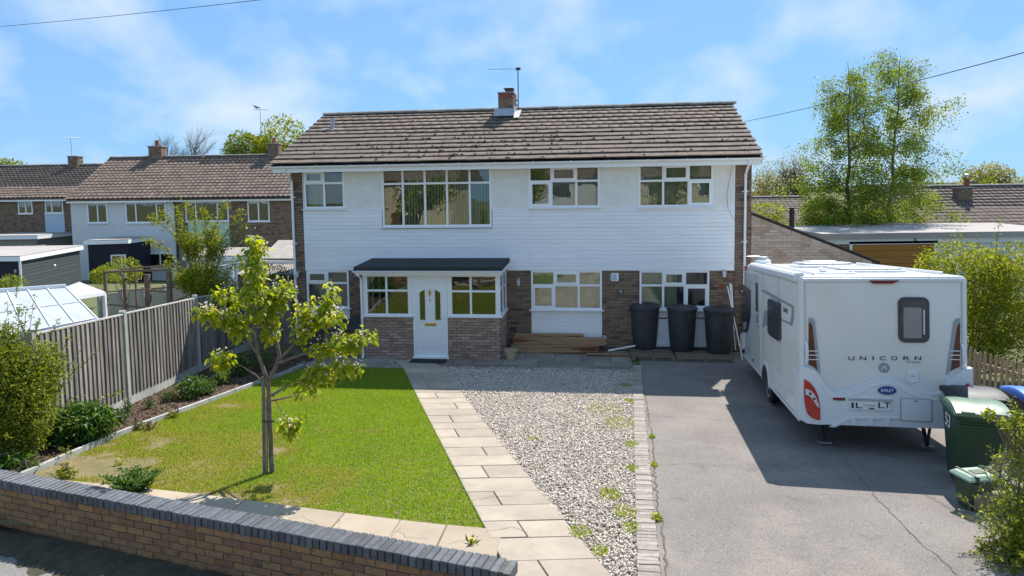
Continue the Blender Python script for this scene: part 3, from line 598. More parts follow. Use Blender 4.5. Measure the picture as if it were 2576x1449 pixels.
# porch bricks
PV = -1.3; PUL, PUR = -3.49, .12; ZS = 1.13
pk = []
for rg_ in ((PUL, -2.17, 0, ZS-.075), (-1.25, PUR, 0, ZS-.075)):
    for u, z, L_ in bricks_in(rg_, r2): pk.append(bmat(u, PV+.05+r2.uniform(-.002, .002), z, L_))
    u = rg_[0]+.0375
    while u < rg_[1]: pk.append(TR((u, PV+.05, ZS-.06), (0, R(90), 0), (.115/.215*1.0, 1, 1))); u += .075
for v, z, L_ in bricks_in((PV+.1, -.0, 0, ZS), r2, off=1): pk.append(TR((PUR-.05, v, z), (0, 0, R(90)), ((L_-.01)/.215, 1, 1))); 
sidel = [TR((PUL+.05, v, z), (0, 0, R(90)), ((L_-.01)/.215, 1, 1)) for v, z, L_ in bricks_in((PV+.1, -.0, 0, ZS), r2, off=1)]
BRP = TM('porch_brick', BRICK.V, [tuple(p.vertices) for p in BRICK.me.polygons], M['brick_p'])
pieces(wall, 'brick', BRICK, dark, 300, 'brickwork')
pw = MB()
pw.box((PUL+.012, PV+.012, -.2), (-2.17, PV+.1, ZS-.01)); pw.box((-1.25, PV+.012, -.2), (PUR-.012, PV+.1, ZS-.01)); pw.box((PUR-.1, PV+.1, -.2), (PUR-.012, 0, ZS-.01)); pw.box((PUL+.012, PV+.1, -.2), (PUL+.1, 0, ZS-.01)); pw.box((PUL+.1, PV+.1, -.2), (PUR-.1, 0.0, .03))
pwall = pw.build('porch_wall', M['mortar_d'], house)
pieces(pwall, 'brick', BRP, pk+sidel, 300, 'brickwork')
# cladding: shiplap boards, each a piece
def boards(parent, u0, u1, z0, z1, n, joints, holes, mat, name='board', v0=-.028):
    h = (z1-z0)/n; us = [u0, *joints, u1]
    for i in range(n):
        za, zb = z0+i*h, z0+(i+1)*h
        for a, b in zip(us, us[1:]):
            for c0, c1, d0, d1 in sub_rects((a+.002, b-.002, za, zb), holes):
                if d1-d0 < .02 or c1-c0 < .03: continue
                o = r2.uniform(-.0015, .0015)
                q = MB().prism([(v0+o, d0+.002), (v0+o, d1-.018), (v0+.012+o, d1-.009), (v0+.013+o, d1), (.010, d1), (.010, d0+.004)], c0, c1, lambda a_, b_, d_: (d_, a_, b_)); q.build(name, mat, parent)
MB().box((6.11, -.004, ZB), (6.13, .012, ZE)).build('corner_trim', M['upvc'], house); clad = MB().box((-5.6, -.004, ZB), (-5.58, .012, ZE)); cl = clad.build('cladding', M['upvc'], house)
boards(cl, -5.6, 6.13, ZB, ZM, 16, [hf(857, 600)[0], hf(1334, 600)[0]], [(W2[0]-.02, W2[1]+.02, W2[2]-.05, 9)], M['board'])
# rendered panels between the upper windows
for a, b in ((-5.58, W1[0]), (W1[1], W2[0]), (W2[1], W3[0]), (W3[1], W4[0]), (W4[1], 6.11)):
    if b-a > .03: MB().box((a, -.012, ZM), (b, .012, ZE)).build('render_panel', M['render'], house)
MB().box((-5.6, -.03, ZM-.002), (W2[0]-.03, -.004, ZM+.03)).box((W2[1]+.03, -.03, ZM-.002), (6.12, -.004, ZM+.03)).build('batten', M['upvc'], house)
MB().box((-5.6, -.035, ZB-.02), (-3.55, .011, ZB-.001)).build('drip_rail', M['upvc'], house); MB().box((.15, -.035, ZB-.02), (6.12, -.0, ZB-.001)).build('drip_rail', M['upvc'], house)
def window(r, cols, tz, openers, v=0, fr=.055, blind=None, parent=house, sill=True, name='window', dep=.07):
    u0, u1, z0, z1 = r; cs = [u0, *cols, u1]; m = MB(); f = fr; y0, y1 = v-.018, v+dep
    m.box((u0, y0, z0), (u1, y1, z0+f)); m.box((u0, y0, z1-f), (u1, y1, z1)); m.box((u0, y0, z0+f), (u0+f, y1, z1-f)); m.box((u1-f, y0, z0+f), (u1, y1, z1-f))
    if tz: m.box((u0+f, y0, tz-f/2), (u1-f, y1, tz+f/2))
    rows = [(z0+f, tz-f/2), (tz+f/2, z1-f)] if tz else [(z0+f, z1-f)]
    for c in cols:
        for za, zb in rows: m.box((c-f/2, y0, za), (c+f/2, y1, zb))
    panes = []
    for i in range(len(cs)-1):
        a = cs[i]+(f if i == 0 else f/2); b = cs[i+1]-(f if i == len(cs)-2 else f/2)
        for j, (za, zb) in enumerate(rows):
            if (i, j) in openers:
                k = .048; yo = y0-.016
                m.box((a-.012, yo, za-.012), (b+.012, y0-.001, za+k)); m.box((a-.012, yo, zb-k), (b+.012, y0-.001, zb+.012)); m.box((a-.012, yo, za+k), (a+k, y0-.001, zb-k)); m.box((b-k, yo, za+k), (b+.012, y0-.001, zb-k)); panes.append((a+k, b-k, za+k, zb-k)); m.box((a, y0, za), (a+k, y1-.01, zb)); m.box((b-k, y0, za), (b, y1-.01, zb)); m.box((a+k, y0, za), (b-k, y1-.01, za+k)); m.box((a+k, y0, zb-k), (b-k, y1-.01, zb))
            else: panes.append((a, b, za, zb))
    w_ = m.build(name, M['upvc'], parent)
    for a, b, za, zb in panes:
        t = r2.uniform(-.002, .002); MB().add([(a, v+.022+t, za), (b, v+.022-t, za), (b, v+.022-t, zb), (a, v+.022+t, zb), (a, v+.028+t, za), (b, v+.028-t, za), (b, v+.028-t, zb), (a, v+.028+t, zb)], [(0, 1, 2, 3), (5, 4, 7, 6), (0, 4, 5, 1), (1, 5, 6, 2), (2, 6, 7, 3), (3, 7, 4, 0)]).build('pane', M['glass'], w_)
    if sill: MB().prism([(v-.10, z0-.03), (v-.10, z0-.012), (v-.012, z0-.001), (v+.008, z0-.001), (v+.008, z0-.03)], u0-.05, u1+.05, lambda a, b, d: (d, a, b)).build('sill', M['upvc'], w_)
    if blind:
        b = MB(); kind, a0, a1 = blind; ua, ub = u0+f+(u1-u0-2*f)*a0, u0+f+(u1-u0-2*f)*a1
        if kind in ('vertical', 'brown'):
            x = ua; k = 0
            while x < ub-.02:
                t = .03+r2.uniform(-.012, .012); b.add([(x, v+.16+t, z0+.04), (x+.078, v+.16-t, z0+.04), (x+.078, v+.16-t, z1-.04), (x, v+.16+t, z1-.04)], [(0, 1, 2, 3)]); x += .082
        elif kind == 'venetian':
            z = z0+.07
            while z < z1-.04: b.add([(ua, v+.10, z), (ub, v+.10, z), (ub, v+.125, z+.016), (ua, v+.125, z+.016)], [(0, 1, 2, 3)]); z += .024
        elif kind == 'curtain':
            n = 26; vs = []; 
            for i in range(n+1):
                x = ua+(ub-ua)*i/n; y = v+.17+.02*math.sin(i*1.9)
                vs += [(x, y, z0+.03), (x, y, z1-.03)]
            b.add(vs, [(2*i, 2*i+2, 2*i+3, 2*i+1) for i in range(n)])
        b.build('blind', M[{'vertical': 'blind', 'brown': 'blind_b', 'venetian': 'venetian', 'curtain': 'curtain'}[kind]], w_)
    return w_
def cx(x, y=460, v=0): return hf(x, y, v)[0]
window(W1, [cx(815)], hf(815, 461)[1], {(0, 1)}, blind=('curtain', 0, .42))
window(W2, [cx((1000+z/2.415)/1.4907) for z in (1232, 1432, 1632, 1838)], hf(1100, 461)[1], set(), blind=('vertical', .18, 1))
window(W3, [cx((1900+z/2.415)/1.4907) for z in (405, 630)], hf(1420, 455.6)[1], {(1, 1), (0, 0)}, blind=('brown', 0, 1))
window(W4, [cx((1900+z/2.415)/1.4907) for z in (1417, 1648)], hf(1700, 454)[1], {(1, 1), (2, 0)}, blind=('brown', 0, 1))
window(G1, [cx(824.5, 720)], hf(824, 711.8)[1], {(0, 1)}, blind=('venetian', 0, 1))
window(G2, [cx((1850+z/2.576)/1.4907, 720) for z in (590, 825)], hf(1420, 717.5)[1], {(1, 1), (0, 0)}, blind=('curtain', 0, 1))
window(G3, [cx((1850+z/2.576)/1.4907, 720) for z in (1640, 1850)], hf(1700, 718)[1], {(1, 1), (2, 0)}, blind=('curtain', 0, .55))
for r_, n_ in ((G2, 9), (G3, 9)):
    pb = MB().box((r_[0], -.002, .12), (r_[0]+.02, .011, r_[2]-.031)).box((r_[1]-.02, -.002, .12), (r_[1], .011, r_[2]-.031)).build('window_panel', M['upvc'], house); boards(pb, r_[0], r_[1], .12, r_[2]-.034, n_, [], [], M['board'], v0=-.014)
MB().box((G1[0], -.012, .72), (G1[1], .011, G1[2]-.033)).build('window_panel', M['board'], house)
# roof
sl = math.hypot(RV-EV, RZ-EZ); sv = np.array([0, (RV-EV)/sl, (RZ-EZ)/sl]); sn = np.array([0, -sv[2], sv[1]])
GL, GR = -6.3, 6.73
m = MB(); th = .06
m.prism([(EV, EZ-.02), (RV, RZ-.02), (2*RV-EV, EZ-.02), (2*RV-EV, EZ-.02-th), (RV, RZ-.02-th), (EV, EZ-.02-th)], GL+.02, GR-.02, lambda a, b, d: (d, a, b))
roof = m.build('roof', M['felt'], house)
TW, GA = .302, sl/13
TILE = TM('tile', [(-.149, -.012, .030), (.149, -.012, .030), (.149, GA+.04, .0), (-.149, GA+.04, 0), (-.149, -.012, .050), (.149, -.012, .050), (.149, GA+.04, .016), (-.149, GA+.04, .016), (-.149, .0, .058), (.149, .0, .058)], [(0, 3, 2, 1), (0, 1, 5, 4), (4, 5, 9, 8), (8, 9, 6, 7), (1, 2, 6, 9, 5), (2, 3, 7, 6), (3, 0, 4, 8, 7)], M['tile'])
def tile_field(u0, u1, o_v, o_z, s_v, n_v, rows, ga, tw, rg, stag=True, flip=False):
    out = []
    for i in range(rows):
        u = u0+(tw/2 if not (stag and i % 2) else 0); 
        sag = .006*math.sin(i*1.3)
        while u < u1+.001:
            a, b = max(u-tw/2, u0), min(u+tw/2, u1)
            if b-a > .05:
                o = np.array([0, o_v, o_z])+s_v*(ga*i+rg.uniform(-.004, .004))+n_v*(.012+rg.uniform(0, .006)+sag*math.sin(u*.9)); o[0] = (a+b)/2
                x = np.array([(-1. if flip else 1.), 0, 0])*(b-a)/tw; t = rg.uniform(-.006, .006); y = s_v*math.cos(t)+n_v*(t+.0); z = n_v
                out.append(AX(o, x, y, z))
            u += tw
    return out
ft = tile_field(GL, GR, EV-.02, EZ, sv, sn, 13, GA, TW, r2)
pieces(roof, 'tile', TILE, ft, 300, 'tile_courses')
sv2 = np.array([0, -sv[1], sv[2]]); sn2 = np.array([0, sv[2], sv[1]])
o = pieces(roof, 'tile', TILE, tile_field(GL, GR, 2*RV-EV+.02, EZ, sv2, sn2, 13, GA, TW, r2, flip=True), 0, 'rear_tile_courses', seed=5)
RT = TM('ridge_tile', [(-.225*s, .17*math.sin(a)*k, .115*math.cos(a)*k+(0 if k == 1 else .0)) for s in (1, -1) for k in (1, .8) for a in np.linspace(-1.45, 1.45, 7)], [(i, i+1, 14+i+1, 14+i) for i in range(6)]+[(7+i+1, 7+i, 21+i, 21+i+1) for i in range(6)]+[(i+1, i, 7+i, 7+i+1) for i in range(6)]+[(14+i, 14+i+1, 21+i+1, 21+i) for i in range(6)], M['ridge'])
rr = []; u = GL+.22
while u < GR-.1: rr.append(TR((u, RV, RZ+.012+r2.uniform(-.006, .006)), (0, R(r2.uniform(-.6, .6)), 0))); u += .452
pieces(roof, 'ridge_tile', RT, rr)
# moss clumps
n_ = 800; uu = nrg.uniform(GL+.2, GR-.2, n_); ss = np.abs(nrg.normal(.28, .2, n_)) % .96; cl_ = np.exp(-((uu+.8)/2.6)**2); ok = nrg.random(n_) < .25+.75*cl_; uu, ss = uu[ok], ss[ok]
ss = np.round(ss*13)/13+.004+nrg.normal(0, .006, len(ss))
Pm = np.stack([uu, EV+ss*sl*sv[1], EZ+ss*sl*sv[2]], 1)+sn[None]*.06
ms_ = stones('moss', Pm, .095, M['moss'], nrg, roof, flat=.7); ms_['kind'] = 'stuff'
# fascia, soffit, gutter, downpipes
MB().box((GL+.03, EV+.06, EZ-.20), (GR-.03, EV+.085, EZ-.03)).build('fascia', M['upvc'], house)
MB().box((GL+.03, EV+.085, EZ-.195), (GR-.03, .0, EZ-.185)).build('soffit', M['upvc'], house)
MB().box((GL+.0, 2*RV-EV-.1, EZ-.20), (GR-.0, 2*RV-EV-.07, EZ-.03)).build('rear_fascia', M['upvc'], house)
for uu_ in (GL+.03, GR-.055):
    MB().prism([(EV+.06, EZ-.2), (EV+.06, EZ-.03), (RV, RZ-.03-.06), (2*RV-EV-.06, EZ-.03), (2*RV-EV-.06, EZ-.2), (RV, RZ-.25)], uu_, uu_+.024, lambda a, b, d: (d, a, b)).build('bargeboard', M['upvc'], house)
def gutter(parent, u0, u1, v, z, r=.056):
    m = MB(); pts = []
    for k in range(9): a = math.pi+math.pi*k/8; pts.append((r*math.cos(a), r*math.sin(a)))
    for k in range(9): a = 2*math.pi-math.pi*k/8; pts.append(((r-.006)*math.cos(a), (r-.006)*math.sin(a)))
    vs = [(u, v+p[0], z+p[1]) for u in (u0, u1) for p in pts]; n = 18
    m.add(vs, [(i, (i+1) % n, n+(i+1) % n, n+i) for i in range(n)]); 
    for u in (u0, u1-.005): m.prism([(v+r*math.cos(math.pi+math.pi*k/8), z+r*math.sin(math.pi+math.pi*k/8)) for k in range(9)], u, u+.005, lambda a, b, d: (d, a, b))
    g_ = m.build('gutter', M['upvc'], parent, smooth=True)
    u = u0+.35
    while u < u1-.2:
        MB().box((u, v-r-.006, z-.01), (u+.03, v-r+.004, z+.012)).add([(u, v+(r+.004)*math.cos(math.pi+math.pi*k/6), z+(r+.004)*math.sin(math.pi+math.pi*k/6)) for k in range(7)]+[(u+.03, v+(r+.004)*math.cos(math.pi+math.pi*k/6), z+(r+.004)*math.sin(math.pi+math.pi*k/6)) for k in range(7)], [(i, i+1, i+8, i+7) for i in range(6)]).build('gutter_bracket', M['upvc'], g_); u += .98
    return g_
gutter(house, GL, GR, EV-.0, EZ-.035)
for px, bot in ((738, 1.5), (1874, .1)):
    u = hf(px, 560, -.05)[0]; pts = [(u, EV, EZ-.085), (u, EV, EZ-.16), (u+.0, -.07, EZ-.42), (u, -.06, EZ-.5), (u, -.06, .12 if bot < 1 else .12)]
    p_ = MB().tube(pts, .034, 10).build('downpipe', M['upvc'], house, smooth=True)
    for z in (4.2, 2.9, 1.6): MB().tube([(u, -.06, z), (u, -.06, z+.05)], .042, 10).box((u-.07, -.035, z+.008), (u+.07, -.001, z+.042)).build('pipe_clip', M['upvc'], p_)
# chimney
CU0, CU1, CV0, CV1, CZ = -.43, .06, 2.75, 3.55, 7.33
ch = MB().box((CU0+.012, CV0+.012, 6.2), (CU1-.012, CV1-.012, CZ-.012)).build('chimney', M['mortar'], house)
cb = []; cbr = []
for u, z, L_ in bricks_in((CU0, CU1, 6.58, CZ), r2): (cbr if z > CZ-.17 else cb).append(TR((u, CV0+.05, z), (0, 0, 0), ((L_-.01)/.215, 1, 1)))
for v, z, L_ in bricks_in((CV0+.1, CV1, 6.58, CZ), r2, off=1):
    for uu_ in (CU0+.05, CU1-.05): (cbr if z > CZ-.17 else cb).append(TR((uu_, v, z), (0, 0, R(90)), ((L_-.01)/.215, 1, 1)))
pieces(ch, 'brick', BRICK, cb, 300); pieces(ch, 'brick', BRICK, cbr, 300, mat=M['brick_r'])
MB().box((CU0-.01, CV0-.01, CZ), (CU1+.01, CV1+.01, CZ+.03)).build('flaunching', M['mortar_l'], ch)
MB().box((CU0+.2, CV0+.2, CZ+.03), (CU1-.05, CV1-.3, CZ+.15)).box((CU0+.16, CV0+.16, CZ+.15), (CU1-.03, CV1-.26, CZ+.175)).build('chimney_pot', M['brick_d'], ch)
MB().prism([(CV0-.16, 6.62), (CV0-.02, 6.86), (CV0-.012, 6.86), (CV0-.012, 6.6)], CU0-.12, CU1+.02, lambda a, b, d: (d, a, b)).box((CU1-.0, CV0-.1, 6.58), (CU1+.012, CV1, 6.94)).prism([(CV0-.25, 6.55), (CV0-.0, 6.66), (CV1, 6.96), (CV1, 6.9)], CU1+.01, CU1+.18, lambda a, b, d: (d, a, b)).build('flashing', M['lead'], ch)
au = .14
ae = thing('television_aerial', 'black mast with long thin television aerial beside the chimney', 'aerial', tuple(P0+HA*au+HN*3.3+np.array([0, 0, 6.75])), -PSI)
MB().tube([(0, 0, 0), (0, 0, 1.42)], .016, 8).build('mast', M['dark_metal'], ae)
MB().tube([(.06, 0, 1.39), (-.95, 0, 1.41)], .008, 6).build('boom', M['metal'], ae)
for k in range(11): MB().tube([(-.02-.09*k, -.12+.004*k, 1.40), (-.02-.09*k, .12-.004*k, 1.40)], .004, 5).build('element', M['metal'], ae)
MB().box((-.06, -.03, 1.35), (.08, .03, 1.43)).build('clamp', M['dark_metal'], ae)
for z in (.25, .4): MB().box((-.08, -.02, z), (.01, .02, z+.03)).build('bracket', M['dark_metal'], ae)
vp = MB().tube([(-5.53, 2.2, 6.2), (-5.53, 2.2, 6.56)], .06, 12).tube([(-5.53, 2.2, 6.56), (-5.53, 2.2, 6.62)], .075, 12).build('soil_vent_pipe', M['lead'], roof)
MB().add([tuple(np.array([u, EV, EZ])+sv*s+sn*.05) for u, s in ((-5.85, 2.75), (-5.2, 2.75), (-5.2, 3.1), (-5.85, 3.1))], [(0, 1, 2, 3)]).build('flashing', M['lead'], roof)
# porch
def pbar(m, a, b): m.box(a, b)
ZT = 2.20
pf = MB()
for u0, u1 in ((PUL, PUL+.07), (-2.24, -2.17), (-1.25, -1.18), (PUR-.07, PUR)): pf.box((u0, PV+.005, ZS+.0), (u1, PV+.075, ZT))
pf.box((PUL, PV+.004, ZT), (PUR, PV+.075, ZT+.07)); pf.box((PUR-.07, PV+.075, ZT), (PUR, .0, ZT+.07)); pf.box((PUL, PV+.075, ZT), (PUL+.07, .0, ZT+.07)); pf.build('porch_frame', M['upvc'], house)
window((PUL+.07, -2.24, ZS, ZT-.002), [cx(972, 740, PV)], hf(970, 731, PV)[1], set(), v=PV+.02, fr=.05, sill=False, name='porch_window')
window((-1.18, PUR-.07, ZS, ZT-.002), [cx(1184, 740, PV)], hf(1184, 733, PV)[1], set(), v=PV+.02, fr=.05, sill=False, name='porch_window')
def side_window(u):
    f = .05; v0, v1, z0, z1 = PV+.09, -.03, ZS, ZT-.002; tz = 1.82; m = MB()
    for a, b in ((z0, z0+f), (z1-f, z1), (tz-f/2, tz+f/2)): m.box((u-.06, v0, a), (u, v1, b))
    vm = (v0+v1)/2
    for a, b in ((v0, v0+f), (v1-f, v1), (vm-f/2, vm+f/2)):
        for c, d in ((z0+f, tz-f/2), (tz+f/2, z1-f)): m.box((u-.06, a, c), (u, b, d))
    o = m.build('porch_window', M['upvc'], house)
    for a, b in ((v0+f, vm-f/2), (vm+f/2, v1-f)):
        for c, d in ((z0+f, tz-f/2), (tz+f/2, z1-f)): MB().box((u-.034, a, c), (u-.028, b, d)).build('pane', M['glass'], o)
side_window(PUR); side_window(PUL+.06)
MB().box((PUL-.05, PV-.05, ZS-.03), (-2.17, PV+.09, ZS-.002)).build('sill', M['upvc'], pwall); MB().box((-1.25, PV-.05, ZS-.03), (PUR+.05, PV+.09, ZS-.002)).box((PUR-.09, PV+.09, ZS-.03), (PUR+.05, -.01, ZS-.002)).build('sill', M['upvc'], pwall)
ru0, ru1, rv0 = -3.63, .21, -1.56
pr = MB().prism([(rv0, 2.33), (rv0, 2.40), (.0, 2.50), (.0, 2.38)], ru0, ru1, lambda a, b, d: (d, a, b)).build('porch_roof', M['felt'], house)
# felt strips laid up the slope
for k in range(3):
    a, b = ru0-.012, ru1+.012; v0, v1 = rv0-.014+k*.53, min(rv0+.55+k*.53, -.002); zf = lambda v: 2.404+.004*(2-k)+(v-rv0)*.1/1.56
    MB().add([(a, v0, zf(v0)), (b, v0, zf(v0)), (b, v1, zf(v1)), (a, v1, zf(v1)), (a, v0, zf(v0)+.006), (b, v0, zf(v0)+.006), (b, v1, zf(v1)+.006), (a, v1, zf(v1)+.006)], [(0, 3, 2, 1), (4, 5, 6, 7), (0, 1, 5, 4), (1, 2, 6, 5), (2, 3, 7, 6), (3, 0, 4, 7)]).build('felt_strip', M['felt'], pr)
MB().box((ru0+.02, rv0+.02, 2.22), (ru1-.02, rv0+.04, 2.33)).box((ru0+.02, rv0+.04, 2.275), (ru1-.02, -.0, 2.285)).prism([(rv0+.04, 2.25), (rv0+.04, 2.335), (.0, 2.40), (0, 2.30)], ru1-.02, ru1-.0, lambda a, b, d: (d, a, b)).build('porch_fascia', M['upvc'], house)
gutter(house, ru0-.02, ru1+.02, rv0-.035, 2.325, .045)
pp = MB().tube([(PUL-.02, rv0-.035, 2.29), (PUL-.02, rv0-.03, 2.22), (PUL-.02, PV-.05, 2.1), (PUL-.02, PV-.05, .08), (PUL-.03, PV-.12, .02)], .032, 10).build('downpipe', M['upvc'], house, smooth=True)
for z in (1.9, 1.05): MB().tube([(PUL-.02, PV-.05, z), (PUL-.02, PV-.05, z+.05)], .04, 10).build('pipe_clip', M['upvc'], pp)
# front door
D0, D1, DZ0, DZ1 = -2.165, -1.255, .03, 2.195
dv = PV+.03
dr = MB(); f = .07
dr.box((D0, dv-.03, DZ0), (D0+f, dv+.05, DZ1)); dr.box((D1-f, dv-.03, DZ0), (D1, dv+.05, DZ1)); dr.box((D0+f, dv-.03, DZ1-f), (D1-f, dv+.05, DZ1)); dr.box((D0-.02, dv-.08, DZ0-.03), (D1+.02, dv+.05, DZ0+.035))
leafh = [(-1.985, -1.84, 1.02, 1.83), (-1.58, -1.435, 1.02, 1.83)]
for u0, u1, z0, z1 in sub_rects((D0+f, D1-f, DZ0+.035, DZ1-f), leafh): dr.box((u0, dv-.005, z0), (u1, dv+.04, z1))
door = dr.build('front_door', M['upvc'], house)
for i, (u0, u1, z0, z1) in enumerate(leafh):
    MB().box((u0, dv+.018, z0), (u1, dv+.024, z1)).build('pane', M['glass'], door)
    t = .022; m = MB(); a, b = (z1-.1, z1) if i == 0 else (z1, z1-.1)
    m.prism([(u0-t, z0-t), (u1+t, z0-t), (u1+t, b+t), (u0-t, a+t)], dv-.018, dv-.006, lambda p, q, d: (p, d, q)); ring = MB()
    for p0, p1 in (((u0-t, z0-t/2), (u1+t, z0-t/2)), ((u0-t/2, z0), (u0-t/2, a)), ((u1+t/2, z0), (u1+t/2, b)), ((u0-t, a+t/2), (u1+t, b+t/2))): ring.bar((p0[0], dv-.012, p0[1]), (p1[0], dv-.012, p1[1]), .02, t, (0, 0, 1) if p0[1] == p1[1] or True else (0, 1, 0))
    ring.build('moulding', M['upvc'], door)
    # fill above the slanted head
    MB().prism([(u0, a), (u1, b), (u1, z1), (u0, z1)], dv-.004, dv+.03, lambda p, q, d: (p, d, q)).build('glazing_head', M['upvc'], door)
for u0, u1 in ((-1.985, -1.80), (-1.62, -1.435)):
    MB().box((u0, dv-.014, .34), (u1, dv-.006, .78)).build('door_panel', M['upvc'], door, bevel=.01)
    for z0, z1 in ((.79, .81), (.31, .33)): MB().box((u0-.02, dv-.016, z0), (u1+.02, dv-.006, z1)).build('moulding', M['upvc'], door)
MB().box((-1.86, dv-.02, .865), (-1.56, dv-.006, .94)).build('letter_box', M['brass'], door, bevel=.006)
kn = MB().lathe([(.0, -.11), (.02, -.07), (.012, -.05), (.045, 0), (.03, .04), (.01, .06), (.018, .08), (0, .12)], 10, (-1.71, dv-.03, 1.73)).build('knocker', M['brass'], door, smooth=True)
MB().box((-1.725, dv-.016, 1.50), (-1.695, dv-.006, 1.58)).build('number_plate', M['metal'], door)
MB().tube([(-1.345, dv-.005, 1.12), (-1.345, dv-.05, 1.12), (-1.44, dv-.05, 1.12)], .011, 8).box((-1.365, dv-.012, .98), (-1.325, dv-.004, 1.2)).build('handle', M['upvc'], door)
# fittings on the walls
u, z = hf(1547, 697); MB().box((u-.1, -.02, z-.11), (u+.1, .005, z+.11)).build('wall_vent', M['upvc'], house, bevel=.015)
for k in (-1, 1): MB().box((u-.045+k*.042-.035, -.028, z-.08), (u-.045+k*.042+.035+.01, -.018, z+.08)).build('vent_slat', M['blue_panel'], house)
for px, py, wd, ht in ((1291, 828, .2, .13), (1817, 720, .14, .14)):
    u, z = hf(px, py); ab = MB().box((u-wd/2, -.006, z-ht/2), (u+wd/2, .02, z+ht/2)).build('air_brick', M['brick_r'] if py < 800 else M['dark_metal'], house)
    for k in range(4): MB().box((u-wd*.42, -.009, z-ht*.4+k*ht*.22), (u+wd*.42, -.006, z-ht*.4+k*ht*.22+.01)).build('air_slot', M['black'], ab)
u, z = hf(1561, 733); npz = MB().box((u-.09, -.02, z-.055), (u+.09, .004, z+.055)).build('house_number_plate', M['dark_metal'], house)
tm = text_mesh('53', .10, .004); tm.materials.append(M['white']); link('house_number', tm, npz, mw=TR((u, -.023, z), (R(90), 0, 0)))
def lantern(px, py, v=-.02):
    u, z = hf(px, py); m = MB().box((u-.035, -.02, z+.06), (u+.035, .0, z+.14)).tube([(u, -.01, z+.1), (u, -.1, z+.14), (u, -.13, z+.09)], .01, 6); l = m.build('wall_lantern', M['metal'], house)
    MB().lathe([(.0, .10), (.05, .075), (.055, .065), (.045, -.03), (.03, -.06), (0, -.07)], 8, (u, -.13, z)).build('lantern_glass', M['lens'], l)
lantern(1820, 690); lantern(752, 692); lantern(1305, 712)
# overhead cable fixing and thin cable down the front
MB().tube([(6.05, -.06, ZE-.1), (6.0, -.04, 4.6), (5.92, -.03, 4.2), (5.95, -.03, 3.8), (6.1, -.03, 3.5), (6.3, -.02, 3.2), (6.45, -.02, 3.3)], .005, 5).build('telephone_cable', M['wire_w'], house)
# side extension with a sloping parapet
E0, E1 = hf(1890, 540), (9.55, 2.40)
ex = MB().prism([(UR+.002, -.3), (E1[0], -.3), (E1[0], E1[1]-.02), (UR+.002, E0[1]-.02)], .012, .24, lambda a, b, d: (a, d, b)); ex.box((E1[0]-.22, .24, -.3), (E1[0], 5.5, E1[1]-.03)).build('extension_wall', M['mortar_l'], house)
exw = [c_ for c_ in house.children if c_.name.startswith('extension_wall')][0]
BRB = TM('buff_brick', BRICK.V, [tuple(p.vertices) for p in BRICK.me.polygons], M['brick_b']); bb = []
for u, z, L_ in bricks_in((UR+.003, E1[0], 0, E0[1]), r2):
    top = E0[1]+(u-UR)*(E1[1]-E0[1])/(E1[0]-UR)-.10
    if z+.02 < top: bb.append(bmat(u, .05, z, L_))
bb.sort(key=lambda m_: -m_[2][3]); pieces(exw, 'brick', BRB, bb, 300, 'brickwork')
sl2 = math.atan2(E1[1]-E0[1], E1[0]-UR); n = 12
for k in range(n): # brick on edge following the slope
    a, b = UR+(E1[0]-UR)*k/n+.006, UR+(E1[0]-UR)*(k+1)/n-.006; za, zb = [E0[1]+(q-UR)*math.tan(sl2) for q in (a, b)]
    MB().prism([(a, za-.13), (b, zb-.13), (b, zb-.01), (a, za-.01)], -.004, .11, lambda p, q, d: (p, d, q)).build('coping_brick', M['brick_b'], exw)
rf2 = MB().prism([(UR+.002, E0[1]+.0), (E1[0]+.2, E1[1]-.08), (E1[0]+.2, E1[1]-.02), (UR+.002, E0[1]+.06)], .02, 5.6, lambda a, b, d: (a, d, b)).build('extension_roof', M['felt'], house)
for k in range(14): 
    a, b = UR+.02+(E1[0]-UR+.15)*k/14, UR+.02+(E1[0]-UR+.15)*(k+1)/14+.03; za, zb = [E0[1]+(q-UR)*math.tan(sl2)+.06 for q in (a, b)]
    MB().prism([(a, za+.01), (b, zb+.022), (b, zb+.002), (a, za-.005)], -.03, 5.6, lambda p, q, d: (p, d, q)).build('tile_course', M['tile_g'], rf2)
u, z = hf(1992, 545, 1.2); MB().lathe([(.07, -.5), (.07, .12), (.09, .125), (.09, .16), (.06, .165), (.06, .22), (.09, .225), (.09, .25)], 12, (u, 1.2, z)).build('flue', M['black'], rf2, smooth=True)
# ------------------------------------------------------------------ garden wall
gwall = thing('garden_wall', 'low yellow-brown brick wall capped with dark blue-grey bricks', 'wall', (WA[0], WA[1], 0), math.atan2(WD[1], WD[0]))
# local x runs left along the wall, local +y is the street side when WN is 90 degrees left of WD, else flipped
SG = 1 if (WD[0]*WN[1]-WD[1]*WN[0]) > 0 else -1
LW = 8.6; CH = .1
MB().box((.006, min(SG*.012, SG*.203), .3), (LW, max(SG*.012, SG*.203), ZW-CH-.004)).build('wall_core', M['mortar_d'], gwall)
r3 = random.Random(5); BY = TM('wall_brick', BRICK.V, [tuple(p.vertices) for p in BRICK.me.polygons], M['brick_y']); fr_, bk_ = [], []
for u, z, L_ in bricks_in((0, LW, ZW-CH-.6, ZW-CH), r3):
    fr_.append(TR((u, SG*.163+r3.uniform(-.003, .003), z), (R(r3.uniform(-.5, .5)), R(r3.uniform(-.4, .4)), R(r3.uniform(-.5, .5))), ((L_-.010)/.215, 1, 1))); bk_.append(TR((u, SG*.052, z), (0, 0, 0), ((L_-.01)/.215, 1, 1)))
for z in [ZW-CH-.6+.0375+.075*k for k in range(8)]: fr_.append(TR((.05, SG*.107, z), (0, 0, R(90)), (.21/.215, 1, 1)))
pieces(gwall, 'brick', BY, fr_, 320); pieces(gwall, 'brick', BY, bk_, 0, 'rear_brickwork')
